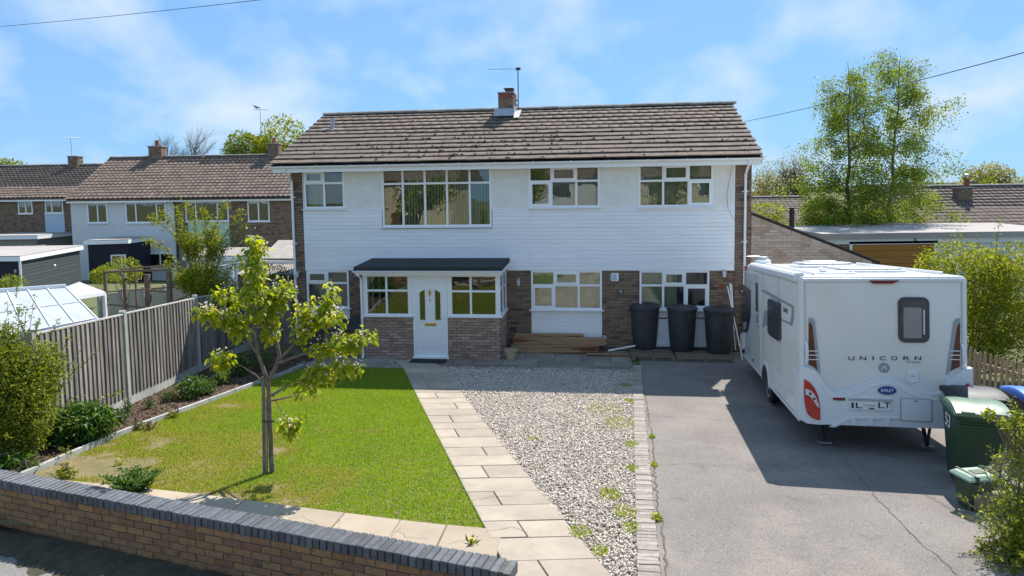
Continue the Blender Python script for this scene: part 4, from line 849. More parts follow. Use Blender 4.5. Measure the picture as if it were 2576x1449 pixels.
CB = cbox('coping_brick', .0655, .232, CH, .006, M['blue_brick']); cs = []; u = .036
while u < LW:
    ex_ = (.03, -.012, R(4)) if u < .05 else (0, 0, 0)
    cs.append(TR((u-.03*(u < .05), SG*.107+r3.uniform(-.004, .004), ZW-CH/2+r3.uniform(-.003, .003)-(.012 if u < .05 else 0)), (R(r3.uniform(-.8, .8)), R(r3.uniform(-.8, .8)), R(r3.uniform(-1, 1))+(.05 if u < .05 else 0)))); u += .0755
pieces(gwall, 'coping_brick', CB, cs, 300)
MB().box((.0, min(SG*.012, SG*.2), ZW-CH-.008), (LW, max(SG*.012, SG*.2), ZW-.012)).build('coping_mortar', M['mortar_d'], gwall)
# earth and tufts at the foot of the wall on the street side
V = []
for i, s_ in enumerate(np.arange(-.2, 9, .12)):
    for d, dz in ((.19, .05), (.32, .05+.02*math.sin(i)), (.5, .03+.015*math.sin(i*1.7)), (.72+.12*math.sin(i*.5)+.06*math.sin(i*1.9), .0)):
        p = WA+WD*s_+WN*d; V.append((p[0], p[1], .566+dz+nrg.normal(0, .006)))
nn = len(V)//4
es = npmesh('wall_foot_earth', V, [(4*i+j, 4*i+j+1, 4*i+j+5, 4*i+j+4) for i in range(nn-1) for j in range(3)], pm('dark_earth', (.045, .04, .028), (.08, .07, .045), scale=9, rough=1, bump=.8, bscale=40, pos=True), smooth=True); tag(es, 'dark earth and moss along the outer foot of the wall', 'earth', kind='structure')
n_ = 900; s_ = nrg.uniform(0, 8.8, n_); d_ = .2+np.abs(nrg.normal(0, .2, n_)); q = np.zeros((n_, 3)); q[:, :2] = WA[None]+WD[None]*s_[:, None]+WN[None]*d_[:, None]; q[:, 2] = .585
tag(grass('wall_foot_grass', q[vnoise(s_, d_, 1.3, 9) > .5], .06, nrg, None, pm('dull_grass', (.05, .075, .02), (.09, .09, .04), scale=5, rough=.8), wid=.004, lean=1.2), 'ragged grass tufts at the foot of the brick wall', 'grass', kind='stuff')
# ------------------------------------------------------------------ fence of upright boards between concrete posts
fence = thing('board_fence', 'weathered grey upright-board fence with concrete posts beside the flower bed', 'fence')
FP = [np.array([-7.22, 10.08]), np.array([-7.5, 12.98]), np.array([-7.66, 16.32]), np.array([-7.47, 18.9])]
FH = [1.8, 1.84, 1.86, 1.72]
BRD = TM('fence_board', [(x, y, z) for z in (-.5, .5) for x, y in ((-.084, -.004), (.084, -.004), (.084, .006), (-.082, .034), (-.084, .030))], [(4, 3, 2, 1, 0), (5, 6, 7, 8, 9), (0, 1, 6, 5), (1, 2, 7, 6), (2, 3, 8, 7), (3, 4, 9, 8), (4, 0, 5, 9)], M['fence'])
for i, (p, h) in enumerate(zip(FP, FH)):
    z = gz(*p); a = math.atan2(*(FP[min(i+1, 3)]-FP[max(i-1, 0)])[::-1]); c_, s_ = math.cos(a), math.sin(a)
    q = MB().box((-.055, -.055, -.2), (.055, .055, h)).prism([(-.055, h), (.055, h), (0, h+.035)], -.055, .055, lambda x, y, d: (x, d, y)).build('post', M['concrete'], fence, bevel=.008); q.matrix_basis = TR((p[0], p[1], z), (0, 0, a))
fm = []
for i in range(3):
    p, q = FP[i], FP[i+1]; d = q-p; L_ = np.linalg.norm(d); d /= L_; nrm = np.array([-d[1], d[0]]); nrm = nrm if nrm[0] > 0 else -nrm; a = math.atan2(d[1], d[0])
    z0, z1 = gz(*p), gz(*q); h0, h1 = FH[i]-.06, FH[i+1]-.06
    MB().bar((p[0]+d[0]*.06, p[1]+d[1]*.06, z0+.08), (q[0]-d[0]*.06, q[1]-d[1]*.06, z1+.08), .05, .2).build('gravel_board', M['concrete'], fence)
    for f in (.25, .85): MB().bar((*(p-nrm*.03), z0+h0*f), (*(q-nrm*.03), z1+h1*f), .04, .08).build('rail', M['fence'], fence)
    MB().bar((*(p+d*.06+nrm*.008), z0+h0+.012), (*(q-d*.06+nrm*.008), z1+h1+.012), .065, .025).build('capping', M['fence_c'], fence)
    x = .09; 
    while x < L_-.1:
        t = x/L_; zz_ = z0+(z1-z0)*t; hh = h0+(h1-h0)*t; c_ = p+d*x+nrm*(.012+rng.uniform(-.003, .003)); fm.append(TR((c_[0], c_[1], zz_+.19+(hh-.19)/2), (0, R(rng.uniform(-.5, .5)), a), (1, -1 if nrm@np.array([-d[1], d[0]]) < 0 else 1, (hh-.19)))); x += .148+rng.uniform(-.004, .004)
pieces(fence, 'fence_board', BRD, fm, 300)
gate = thing('side_fence', 'short dark fence panel closing the gap beside the house', 'fence')
p, q = np.array([-7.42, 18.95]), P0[:2]+HA[:2]*(UL-.02)+HN[:2]*.12; d = q-p; L_ = np.linalg.norm(d); d /= L_; a = math.atan2(d[1], d[0]); x = .08; fm = []
while x < L_-.05: c_ = p+d*x; hh = 1.72+.12*x/L_; fm.append(TR((c_[0], c_[1], .04+hh/2), (0, 0, a), (1, -1, hh))); x += .148
pieces(gate, 'fence_board', BRD, fm, 300)
for f in (.3, 1.5): MB().bar((p[0]+d[1]*.05*-1, p[1]+.05, f), (q[0], q[1]+.05, f+.03), .04, .08).build('rail', M['fence'], gate)
MB().box((p[0]+.75, p[1]-.09, 0), (p[0]+.83, p[1]-.01, 1.95)).build('post', M['concrete'], gate)
# back garden fence further left behind
bf = thing('back_fence', 'grey panel fence behind the wooden frame in the next garden', 'fence')
A_, B_ = at(250, 735, 24)[:2], at(560, 690, 27)[:2]; n = 6
for i in range(n):
    a_, b_ = A_+(B_-A_)*i/n, A_+(B_-A_)*(i+1)/n; zz_ = -.3
    MB().bar((*a_, .25), (*b_, .25), .03, 1.15).build('fence_panel', M['fence_c'], bf); MB().box((a_[0]-.05, a_[1]-.08, zz_-.4), (a_[0]+.05, a_[1]+.02, 1.0)).build('post', M['concrete'], bf)
    MB().bar((*a_, .86), (*b_, .86), .06, .05).build('capping', M['fence_c'], bf)
# ------------------------------------------------------------------ things by the house wall
def hp(u, w_, dz=0): return tuple(XY(u, w_, dz=dz))
def butt(px, py, label, grp, s=1.0):
    P = G(px, py); t = thing('water_butt', label, 'water butt', (P[0], P[1], P[2]+.10), R(rng.uniform(-20, 20)), grp)
    H = 1.0*s; m = MB().lathe([(.245, 0), (.255, .02), (.262, .05), (.29, .35), (.315, .75), (.325, .90), (.335, .905), (.335, .93), (.325, .935), (.325, .95)], 28); m.build('barrel', M['butt'], t, smooth=True); t.scale = (1.14, 1.14, 1.14)
    MB().lathe([(.33, .935), (.35, .94), (.35, .985), (.335, 1.0), (.30, 1.015), (.18, 1.028), (.0, 1.03)], 28).build('lid', M['butt'], t, smooth=True)
    MB().tube([(0, -.28, .12), (0, -.34, .12), (0, -.36, .09)], .018, 8).tube([(0, -.33, .12), (0, -.33, .16)], .006, 6).build('tap', M['black'], t); return t
wb = [butt(1622, 884, 'charcoal water butt nearest the timber stack, left of the three', 'water butts along the house wall'), butt(1715, 889, 'charcoal water butt standing in the middle of the three', 'water butts along the house wall'), butt(1808, 895, 'charcoal water butt nearest the caravan, right of the three', 'water butts along the house wall')]
for px in (1668, 1762):
    P = at(px, 797, 17.0); tag(MB().tube([(P[0]-.16, P[1], P[2]), (P[0]-.06, P[1]-.04, P[2]-.03), (P[0]+.06, P[1]-.04, P[2]-.03), (P[0]+.16, P[1], P[2])], .018, 8).build('link_hose', M['black']), 'short black hose joining the %s water butts' % ('left and middle' if px < 1700 else 'middle and right'), 'hose')
def pallet(u0, u1, w0, w1, label):
    t = thing('pallet', label, 'pallet', hp((u0+u1)/2, (w0+w1)/2), -PSI); L_, Wd = u1-u0, w1-w0
    for k in range(5): y = -Wd/2+.05+k*(Wd-.1)/4; MB().box((-L_/2, y-.048, .078), (L_/2, y+.048, .098)).build('top_board', M['pallet'], t)
    for x in (-L_/2+.05, 0, L_/2-.05):
        for y in (-Wd/2+.05, 0, Wd/2-.05): MB().box((x-.05, y-.048, .0), (x+.05, y+.048, .078)).build('block', M['pallet'], t)
pallet(3.42, 4.5, .25, 1.1, 'grey wooden pallet under the left water butt'); pallet(4.56, 5.9, .35, 1.2, 'longer wooden pallet under the two water butts by the caravan')
# timbers stacked under the window
ts = [(1300, 1530, 872, 905, .16), ]
for k, (u0, u1, w0, w1, z0, z1, lab) in enumerate([(.28, 2.62, .30, .52, .02, .22, 'lowest long sawn timber of the stack under the window'), (.32, 2.80, .26, .47, .225, .40, 'thick top timber of the stack under the window'), (.36, 2.2, .06, .25, .02, .46, 'wide board standing behind the timber stack'), (2.3, 3.42, .62, .72, .02, .07, 'thin plank on the slabs beside the timber stack')]):
    q = MB().box((u0, -w1, z0), (u1, -w0, z1)).build('timber', M['timber'], None, bevel=.008); q.matrix_basis = TR(tuple(P0), (0, 0, -PSI+R((-.6, .9, .3, -1)[k]))); tag(q, lab, 'timber', 'timbers stacked below the window')
q = MB().box((0, 0, 0), (.09, .09, .07)).build('timber_offcut', M['fence_c'], None, bevel=.005); q.location = hp(2.72, .40, .40); tag(q, 'small pale timber offcut on top of the timber stack', 'offcut')
P = hp(2.85, .5); tag(MB().tube([(0, 0, .10), (.72, .05, .21)], .022, 8).build('white_pipe', M['upvc'], None, loc=P), 'short white plastic pipe lying beside the left water butt', 'pipe')
P = G(1285, 905); pot = thing('flower_pot', 'cream glazed flower pot at the corner of the porch', 'flower pot', tuple(P)); MB().lathe([(.10, 0), (.105, .01), (.15, .2), (.155, .235), (.175, .24), (.178, .275), (.155, .28), (.15, .22), (.0, .21)], 20).build('pot', M['terracotta'], pot, smooth=True)
MB().lathe([(.15, .212), (.1, .225), (0, .23)], 14).build('soil', M['soil'], pot)
q = MB().box((-.45, -.19, 0), (.45, .19, .018)).build('door_mat', M['rubber'], None); q.matrix_basis = TR(hp(-1.71, 1.62, .016), (0, 0, -PSI)); tag(q, 'black rubber mat in front of the white door', 'door mat')
for k, (x0, y0, x1, y1) in enumerate([(1830, 720, 1868, 905), (1840, 715, 1845, 790), (1836, 712, 1850, 880)]):
    A_ = at(x0, y0, 17.55); B_ = at(x1, y1, 16.9 if k == 0 else 17.35); tag(MB().tube([A_, B_], .014, 8).build('garden_cane', M['upvc'], None), ['long white pole leaning beside the right water butt, foot nearest the caravan', 'short white pole upright behind the right water butt', 'white pole leaning at the wall edge behind the right water butt'][k], 'pole')
# dark heap left of the porch
P = hp(-4.1, .9); hb = thing('log_store', 'low dark wooden log store left of the porch', 'log store', P, -PSI)
MB().box((-.5, -.3, .0), (.5, .3, .68)).build('box', M['oldwood'], hb, bevel=.01)
for k in range(7): MB().box((-.5+k*.144, -.32, .02), (-.5+k*.144+.13, -.301, .66)).build('slat', M['oldwood'], hb)
MB().add([(-.58, -.38, .70), (.58, -.38, .70), (.58, .34, .86), (-.58, .34, .86), (-.58, -.38, .73), (.58, -.38, .73), (.58, .34, .89), (-.58, .34, .89)], [(0, 3, 2, 1), (4, 5, 6, 7), (0, 1, 5, 4), (1, 2, 6, 5), (2, 3, 7, 6), (3, 0, 4, 7)]).build('lid', M['felt'], hb)
# ------------------------------------------------------------------ caravan
VW, VH, VL = 2.28, 2.18, 6.3
VM = Matrix.Translation((5.407, 9.784, .805)) @ Matrix.Rotation(-.193, 4, 'Z') @ Matrix.Rotation(-.070, 4, 'X') @ Matrix.Rotation(-.013, 4, 'Y')
VI = VM.inverted(); van = thing('caravan', 'white touring caravan parked nose to the house on the drive', 'caravan', mw=VM)
def vloc(x, y, axis, off):
    c0 = VI @ Vector(CC); d = (VI.to_3x3() @ Vector(ray(x, y))); t = (off-c0[axis])/d[axis]; return c0+d*t
def vr(x, y): p = vloc(x, y, 1, 0); return p.x, p.z       # pixel -> rear plane (x, z)
def vsd(x, y): p = vloc(x, y, 0, -VW/2); return p.y, p.z  # pixel -> left side plane (y, z)
z6 = lambda x, y: vr((2950+x/2.415)/1.4907, (1080+y/2.415)/1.4907)
z8 = lambda x, y: vr((2740+x/1.811)/1.4907, (900+y/1.811)/1.4907)
zs = lambda x, y: vsd((2700+x/2.069)/1.4907, (920+y/2.069)/1.4907)
def ring(hw, zt, zb, r, n=5):
    pts = [(-hw, zb), (hw, zb)]
    for k in range(n+1): a = math.pi/2*k/n; pts.append((hw-r+r*math.cos(a), zt-r+r*math.sin(a)))
    for k in range(n+1): a = math.pi/2+math.pi/2*k/n; pts.append((-hw+r+r*math.cos(a), zt-r+r*math.sin(a)))
    return pts
sec = [(0, .022, .0), (.012, .008, .0), (.035, .0, .0), (VL-1.0, .0, .0), (VL-.5, .01, .12), (VL-.15, .05, .42), (VL-.02, .10, .75), (VL, .14, .95)]
V = []; Fc = []; 
for y, ins, drop in sec: V += [(x, y, z) for x, z in ring(VW/2-ins, VH-ins-drop, .06+ins*.5, .075)]
n = 14
for i in range(len(sec)-1):
    for k in range(n): Fc.append((i*n+k, i*n+(k+1) % n, (i+1)*n+(k+1) % n, (i+1)*n+k))
Fc.append(tuple(range(n))); Fc.append(tuple((len(sec)-1)*n+k for k in reversed(range(n))))
MB().add(V, Fc).build('body', M['van'], van, smooth=True)
# raised corner rails
for s in (-1, 1): MB().box((s*(VW/2-.045)-.02, -.012, .1), (s*(VW/2-.045)+.02, .01, VH-.06)).build('corner_rail', M['van_p'], van, bevel=.008)
MB().box((-VW/2+.05, -.012, VH-.07), (VW/2-.05, .015, VH-.03)).build('top_rail', M['van_p'], van, bevel=.008)
MB().box((-VW/2+.06, .12, .0), (VW/2-.06, VL-.25, .065)).build('floor', M['dark_metal'], van)
# moulded rear bumper
cur = [(128, 705), (180, 712), (240, 735), (300, 810), (345, 885), (400, 925), (440, 932), (560, 905), (660, 875), (740, 828), (800, 808), (880, 802), (960, 815), (1030, 850), (1090, 890), (1200, 925), (1300, 945), (1350, 942), (1400, 918), (1470, 830), (1540, 760), (1600, 725), (1652, 712)]
top = [z6(*p) for p in cur]; botp = [(VW/2+.02, .03), (VW/2-.25, .0), (.95, -.005), (-.80, -.005), (-.90, -.01), (-VW/2+.08, .0), (-VW/2-.03, .06)]
top[0] = (-VW/2-.02, top[0][1]); top[-1] = (VW/2+.02, top[-1][1])
poly = list(top)+botp
MB().prism(poly, -.10, .02, lambda a, b, d: (a, d, b)).build('rear_bumper', M['van_p'], van, bevel=.045, seg=3)
bp = [c for c in van.children if c.name.startswith('rear_bumper')][0]
MB().prism([(a, b-.075) for a, b in top[3:-4]]+[(a, b-.10) for a, b in reversed(top[3:-4])], -.107, -.095, lambda a, b, d: (a, d, b)).build('bumper_ridge', M['van_p'], bp, bevel=.01)
for s in (-1, 1): MB().box((s*(VW/2+.005)-.02, .02, .02), (s*(VW/2+.005)+.02, .35, .75)).build('bumper_wrap', M['van_p'], bp, bevel=.02)
a = z6(360, 1225); MB().prism([z6(365, 1240), z6(540, 1150), z6(1000, 1150), z6(1000, 1172), z6(570, 1172), z6(420, 1245)], -.118, -.095, lambda a, b, d: (a, d, b)).build('bumper_lip', M['van_p'], bp, bevel=.006)
for x in (580, 735, 885): p0 = z6(x, 1172); MB().prism([(p0[0]-.05, p0[1]), (p0[0]+.05, p0[1]), (p0[0]+.03, .0), (p0[0]-.02, .0)], -.118, -.095, lambda a, b, d: (a, d, b)).build('bumper_rib', M['van_p'], bp, bevel=.006)
def rbox(x0, z0, x1, z1, r, n=5):
    pts = []
    for cx_, cz, a0 in ((x1-r, z0+r, -90), (x1-r, z1-r, 0), (x0+r, z1-r, 90), (x0+r, z0+r, 180)):
        for k in range(n+1): a = R(a0+90*k/n); pts.append((cx_+r*math.cos(a), cz+r*math.sin(a)))
    return pts
RE = lambda a, b, d: (a, d, b)
def rp(px0, py0, px1, py1, r, d0, d1, name, mat, parent=van, bevel=0, ins=0):
    (x0, z1), (x1, z0) = z6(px0, py0), z6(px1, py1); return MB().prism(rbox(x0+ins, z0+ins, x1-ins, z1-ins, r), d0, d1, RE).build(name, mat, parent, bevel=bevel)
rw = rp(1005, 82, 1290, 495, .09, -.03, .01, 'rear_window', M['van_dark'], bevel=.008); rp(1030, 108, 1265, 470, .07, -.037, -.028, 'pane', M['van_glass'], rw); rp(1050, 175, 1215, 450, .015, -.039, -.036, 'blind', M['van_blind'], rw); rp(1228, 195, 1243, 420, .004, -.039, -.036, 'curtain', M['lens'], rw)
# tall corner decals
for s in (-1, 1):
    P_ = [(197, 270), (232, 274), (252, 300), (305, 775), (262, 725), (197, 690)]; Q_ = [(197, 312), (218, 318), (232, 350), (275, 745), (250, 720), (197, 690)]
    if s > 0: P_ = [(1568, 270), (1535, 276), (1513, 305), (1443, 785), (1490, 740), (1562, 715)]; Q_ = [(1568, 315), (1552, 325), (1538, 360), (1480, 752), (1510, 735), (1562, 712)]
    dc = MB().prism([z6(*p) for p in P_], -.014, .0, RE).build('corner_moulding', M['van_trim'], van); MB().prism([z6(*p) for p in Q_], -.018, -.013, RE).build('moulding_inset', M['amber'], dc)
    for yy in (568, 606, 645):
        (xa, za) = z6(195 if s < 0 else 1475, yy); (xb, zb) = z6(292 if s < 0 else 1570, yy); MB().box((xa, -.021, za-.006), (xb, -.016, za+.006)).build('stripe', M['white'], dc)
    hx = z6(178 if s < 0 else 1588, 600)[0]; z0, z1 = z6(178, 690)[1], z6(178, 490)[1]
    MB().tube([(hx, .0, z0), (hx, -.05, z0+.06), (hx, -.055, (z0+z1)/2), (hx, -.05, z1-.06), (hx, 0, z1)], .022, 8).build('grab_handle', M['van_p'], van, smooth=True)
# rubber seals and panel seams
for x in (-VW/2+.085, VW/2-.085): MB().box((x-.003, -.003, .55), (x+.003, .002, VH-.09)).build('panel_seam', M['van_trim'], van)
MB().box((-VW/2+.09, -.003, VH-.092), (VW/2-.09, .002, VH-.086)).build('panel_seam', M['van_trim'], van)
for y in (1.55, 3.1, 4.9): MB().box((-VW/2-.003, y, .06), (-VW/2+.002, y+.006, VH-.09)).build('panel_seam', M['van_trim'], van)
MB().box((-VW/2-.004, .05, VH-.115), (-VW/2+.002, VL-1.1, VH-.107)).build('panel_seam', M['van_trim'], van)
MB().box((-VW/2-.004, .05, .30), (-VW/2+.002, VL-1.1, .306)).build('panel_seam', M['van_trim'], van)
# lettering
def vtext(s, pxc, width, h, mat, parent, d=-.008, sp=1.0, name='lettering'):
    me = text_mesh(s, h/.72, .004, sp); xs = [v.co.x for v in me.vertices]; k = width/(max(xs)-min(xs)); me.transform(Matrix.Diagonal((k, 1, 1, 1))); me.materials.clear(); me.materials.append(mat); c = z6(*pxc); return link(name, me, parent, mw=TR((c[0], d, c[1]), (R(90), 0, 0)))
wu = z6(1208, 637)[0]-z6(568, 637)[0]; nl = [585, 690, 782, 868, 972, 1080, 1188]
for ch_, x_ in zip('UNICORN', nl): vtext(ch_, (x_, 637), .085 if ch_ != 'I' else .018, z6(600, 620)[1]-z6(600, 656)[1], M['navy'], van, name='letter')
vtext('by Touring Vogue' if False else 'by bailey', (1145, 669), z6(1205, 669)[0]-z6(1080, 669)[0], .016, M['navy'], van)
c = z6(880, 722); em = MB().lathe([(.075, 0), (.075, .01), (.062, .012), (.06, .006), (0, .006)], 24).build('emblem', M['van_trim'], van); em.matrix_basis = TR((c[0], -.0, c[1]), (R(90), 0, 0))
MB().prism([(-.045, -.03), (-.02, .005), (-.005, .035), (.02, .025), (.045, -.01), (.03, -.04), (.015, -.005), (-.01, .0), (-.025, -.035)], .009, .014, lambda a, b, d: (a, b, d)).build('emblem_motif', M['lens'], em)
rp(1088, 745, 1192, 856, .025, -.02, .005, 'water_inlet', M['white_wall'] if False else M['van_p'], bevel=.006); rp(1118, 790, 1160, 800, .004, -.024, -.019, 'inlet_lock', M['van_trim'])
c = z6(886, 913); bd = MB().lathe([(1, 0), (1, .008), (.9, .010), (.0, .010)], 28).build('maker_badge', M['blue_badge'], bp); bd.matrix_basis = TR((c[0], -0.107, c[1]), (R(90), 0, 0), (.125, .062, 1)); vtext('BAILEY', (886, 913), .17, .045, M['white'], bp, -0.120)
rp(400, 976, 512, 1005, .02, -0.111, -0.095, 'side_badge', M['van_dark'], bp); rp(415, 984, 480, 998, .004, -0.114, -0.110, 'badge_print', M['red'], bp)
# number plate recess
npq = rp(540, 985, 930, 1102, .02, -0.113, -0.095, 'plate_holder', M['van_p'], bp, bevel=.008); rp(562, 1008, 905, 1086, .01, -0.119, -0.111, 'number_plate', M['white'], npq)
for ch_, x_ in (('I', 575), ('L', 628), ('L', 828), ('T', 885)): vtext(ch_, (x_, 1047), .03 if ch_ == 'I' else .085, .085, M['navy'], npq, -0.124, name='plate_letter')
rp(720, 1068, 770, 1080, .003, -0.123, -0.118, 'plate_mark', M['navy'], npq); rp(665, 1030, 780, 1062, .03, -0.123, -0.118, 'plate_smudge', M['van_p'], npq)
rp(540, 985, 930, 1006, .015, -0.135, -0.105, 'plate_light', M['van_p'], npq, bevel=.006)
hx = rp(1005, 982, 1288, 1196, .012, -0.111, -0.095, 'locker_door', M['van_trim'], bp); rp(1013, 989, 1280, 1189, .01, -0.115, -0.105, 'locker_panel', M['van_p'], hx); rp(1125, 1000, 1165, 1014, .004, -0.121, -0.114, 'lock', M['van_trim'], hx)
# lamps
for s in (-1, 1):
    P_ = [(143, 810), (165, 822), (200, 845), (240, 895), (268, 960), (282, 1030), (288, 1100), (288, 1180), (262, 1178), (215, 1160), (178, 1128), (158, 1085), (147, 1020), (142, 920)]
    pp_ = [z6(*p) for p in P_]; pp_ = pp_ if s < 0 else [(-a, b) for a, b in pp_]
    tl = MB().prism(pp_, -0.120, -.03, RE).build('tail_light', M['red'], van, bevel=.01); cc_ = [(152, 905), (165, 898), (205, 915), (245, 965), (268, 1030), (276, 1062), (262, 1060), (225, 1000), (190, 962), (155, 945)]
    q_ = [z6(*p) for p in cc_]; q_ = q_ if s < 0 else [(-a, b) for a, b in q_]; MB().prism(q_, -0.125, -0.117, RE).build('reversing_lens', M['lens'], tl)
    for px_, py_ in ((195, 940), (232, 985)):
        c = z6(px_, py_); c = c if s < 0 else (-c[0], c[1]); l_ = MB().lathe([(.02, 0), (.02, .004), (0, .006)], 10).build('bulb', M['amber'], tl); l_.matrix_basis = TR((c[0], -0.124, c[1]), (R(90), 0, 0))
(x0, z1), (x1, z0) = z8(938, 274), z8(1146, 296); MB().prism([(x0, z1), (x1, z1), (x1-0.095, z0), (x0+.05, z0)], -.03, .0, RE).build('high_brake_light', pm('dull_red_lens', (.18, .012, .015), rough=.25), van, bevel=.006)
# left side: windows, door, graphics, hatches, wheel
SX = -VW/2
LE = lambda a, b, d: (SX-d, a, b)
def spoly(pts, d0, d1, name, mat, parent=van, bevel=0): return MB().prism([zs(*p) for p in pts], d0, d1, LE).build(name, mat, parent, bevel=bevel)
spoly([(318, 345), (345, 345), (575, 470), (575, 560), (562, 626), (478, 582), (478, 570), (545, 600), (558, 540), (558, 482), (478, 440), (330, 362)], -.004, .006, 'side_decal', M['van_trim'])
spoly([(352, 500), (385, 525), (380, 612), (330, 637), (338, 560)], -.004, .006, 'side_decal', M['van_trim'])
sw = spoly([(386, 425), (395, 412), (462, 438), (474, 455), (478, 730), (466, 743), (398, 698), (386, 672)], -.005, .045, 'side_window', M['van_dark'], bevel=.012); spoly([(394, 440), (466, 470), (469, 715), (396, 672)], .043, .05, 'pane', M['van_glass'], sw)
fw = spoly([(180, 312), (190, 305), (238, 345), (240, 545), (218, 668), (190, 676), (176, 660)], -.005, .02, 'front_side_window', M['van_dark'], bevel=.006); spoly([(183, 345), (210, 350), (212, 520), (184, 540)], .018, .024, 'pane', M['van_glass'], fw); spoly([(186, 600), (215, 592), (207, 650), (186, 656)], .018, .023, 'window_print', M['van_trim'], fw)
dd = MB()
(y0, z1) = zs(268, 205); (y1, z0) = zs(316, 960)
yA, yB = min(y0, y1), max(y0, y1); dz0, dz1 = .08, VH-.16; door_v = MB().prism(rbox(yA, dz0, yB, dz1, .05), -.01, .008, LE).build('entrance_door', M['van'], van, bevel=.004)
spoly([(281, 285), (298, 295), (299, 515), (282, 505)], .004, .016, 'door_window', M['van_dark'], door_v); spoly([(283, 545), (305, 535), (305, 605), (283, 600)], .006, .02, 'door_handle', M['van_trim'], door_v); spoly([(270, 612), (310, 632), (310, 640), (270, 620)], .006, .012, 'door_split', M['van_trim'], door_v)
for P_ in ([(380, 925), (435, 965), (432, 1120), (382, 1090)], [(442, 990), (520, 1045), (518, 1195), (442, 1130)], [(160, 680), (178, 690), (178, 812), (160, 800)]): spoly(P_, -.004, .012, 'service_hatch', M['van_p'], bevel=.004)
MB().prism([(.02, .05), (VL-.4, .05), (VL-.4, .0), (.02, .0)], -.01, .02, LE).build('skirt_rail', M['van_p'], van, bevel=.006); MB().prism([(.02, .05), (VL-.4, .05), (VL-.4, .0), (.02, .0)], -.01, .02, lambda a, b, d: (-SX+d, a, b)).build('skirt_rail', M['van_p'], van, bevel=.006)
c = zs(215, 180); spoly([(186, 160), (205, 160), (205, 195), (186, 195)], .0, .03, 'marker_light', M['red'])
vtext_me = text_mesh('CADIZ', .10, .004, 1.1); vtext_me.transform(Matrix.Diagonal((.55*2.2, 1, 1, 1))); vtext_me.materials.clear(); vtext_me.materials.append(M['navy']); c = zs(510, 505); link('lettering', vtext_me, van, mw=TR((SX-.008, c[0], c[1]), (R(90), 0, R(-90))))
spoly([(255, 880), (262, 880), (262, 905), (255, 905)], .0, .006, 'side_print', M['navy'])
wy = zs(355, 1000)[0]
for s in (-1, 1):
    t_ = MB().lathe([(.0, -.09), (.22, -.09), (.305, -.075), (.315, -.03), (.315, .03), (.305, .075), (.22, .09), (.0, .09)], 28).build('wheel', M['tyre'], van, smooth=True); t_.matrix_basis = TR((s*(VW/2-.14), wy, -.10), (0, R(90), 0))
    MB().lathe([(.0, .095), (.06, .10), (.08, .085), (.18, .092), (.205, .10), (.21, .085)], 20).build('wheel_trim', M['metal'], t_, smooth=True) if s > 0 else MB().lathe([(.21, -.085), (.205, -.10), (.18, -.092), (.08, -.085), (.06, -.10), (.0, -.095)], 20).build('wheel_trim', M['metal'], t_, smooth=True)
    arch = [(wy+.42*math.cos(a), -.04+.44*math.sin(a)) for a in np.linspace(0, math.pi, 13)]; MB().prism(arch, -.005, .018, LE if s < 0 else (lambda a, b, d: (-SX+d, a, b))).build('wheel_arch', M['van_p'], van, bevel=.006)
    ar2 = [(wy+.36*math.cos(a), -.06+.38*math.sin(a)) for a in np.linspace(0, math.pi, 13)]; MB().prism(ar2, .0, .021, LE if s < 0 else (lambda a, b, d: (-SX+d, a, b))).build('arch_opening', M['black'], van)
# roof: awning cassette, rooflights, rails
MB().prism([(SX-.05, VH-.075), (SX+.10, VH-.075), (SX+.10, VH+.035), (SX+.06, VH+.055), (SX-.02, VH+.05), (SX-.05, VH+.01)], zs(600, 200)[0], zs(245, 105)[0], lambda a, b, d: (a, d, b)).build('awning_cassette', M['van_p'], van, bevel=.012)
for x0, x1, y0, y1, h in ((-.72, -.15, .55, .95, .05), (-.35, .75, 1.1, 2.3, .07), (-.55, .5, 2.9, 3.8, .10), (-.1, .6, 4.3, 5.0, .09), (-.95, -.6, 5.3, 5.7, .16)):
    rl = MB().prism(rbox(x0, y0, x1, y1, .12), VH-.01, VH+h*.55, lambda a, b, d: (a, b, d)).build('rooflight', M['van_roof'], van, bevel=.015); MB().prism(rbox(x0+.05, y0+.05, x1-.05, y1-.05, .1), VH+h*.55, VH+h, lambda a, b, d: (a, b, d)).build('rooflight_dome', M['poly'], rl, bevel=.02)
for x in (-.85, .95): MB().box((x, .4, VH), (x+.03, 4.6, VH+.045)).build('roof_rail', M['van_roof'], van, bevel=.006)
MB().lathe([(.0, .10), (.16, .10), (.17, .115), (.12, .13), (0, .135)], 18, (-.95, 5.6, VH+.05)).build('satellite_dome', M['van_roof'], van, smooth=True)
# steadies, axle, drawbar
for x, y in ((-.72, .35), (.72, .35), (-.7, 5.3), (.7, 5.3)):
    P = VM @ Vector((x, y, 0)); zg = gz(P.x, P.y)+.02; h = (P.z-zg)/math.cos(.07); st = MB().bar((x, y+.25, .02), (x, y, -h+.03), .04, .05).bar((x-.02, y-.2, .02), (x, y, -h+.05), .03, .04).build('steady', M['dark_metal'], van); MB().box((x-.09, y-.07, -h), (x+.09, y+.07, -h+.025)).build('steady_foot', M['metal'], st)
MB().bar((-1.0, wy, -.1), (1.0, wy, -.1), .09, .09).build('axle', M['dark_metal'], van)
MB().bar((-.55, VL-.4, -.03), (0, VL+1.05, -.03), .07, .12).bar((.55, VL-.4, -.03), (0, VL+1.05, -.03), .07, .12).build('drawbar', M['dark_metal'], van)
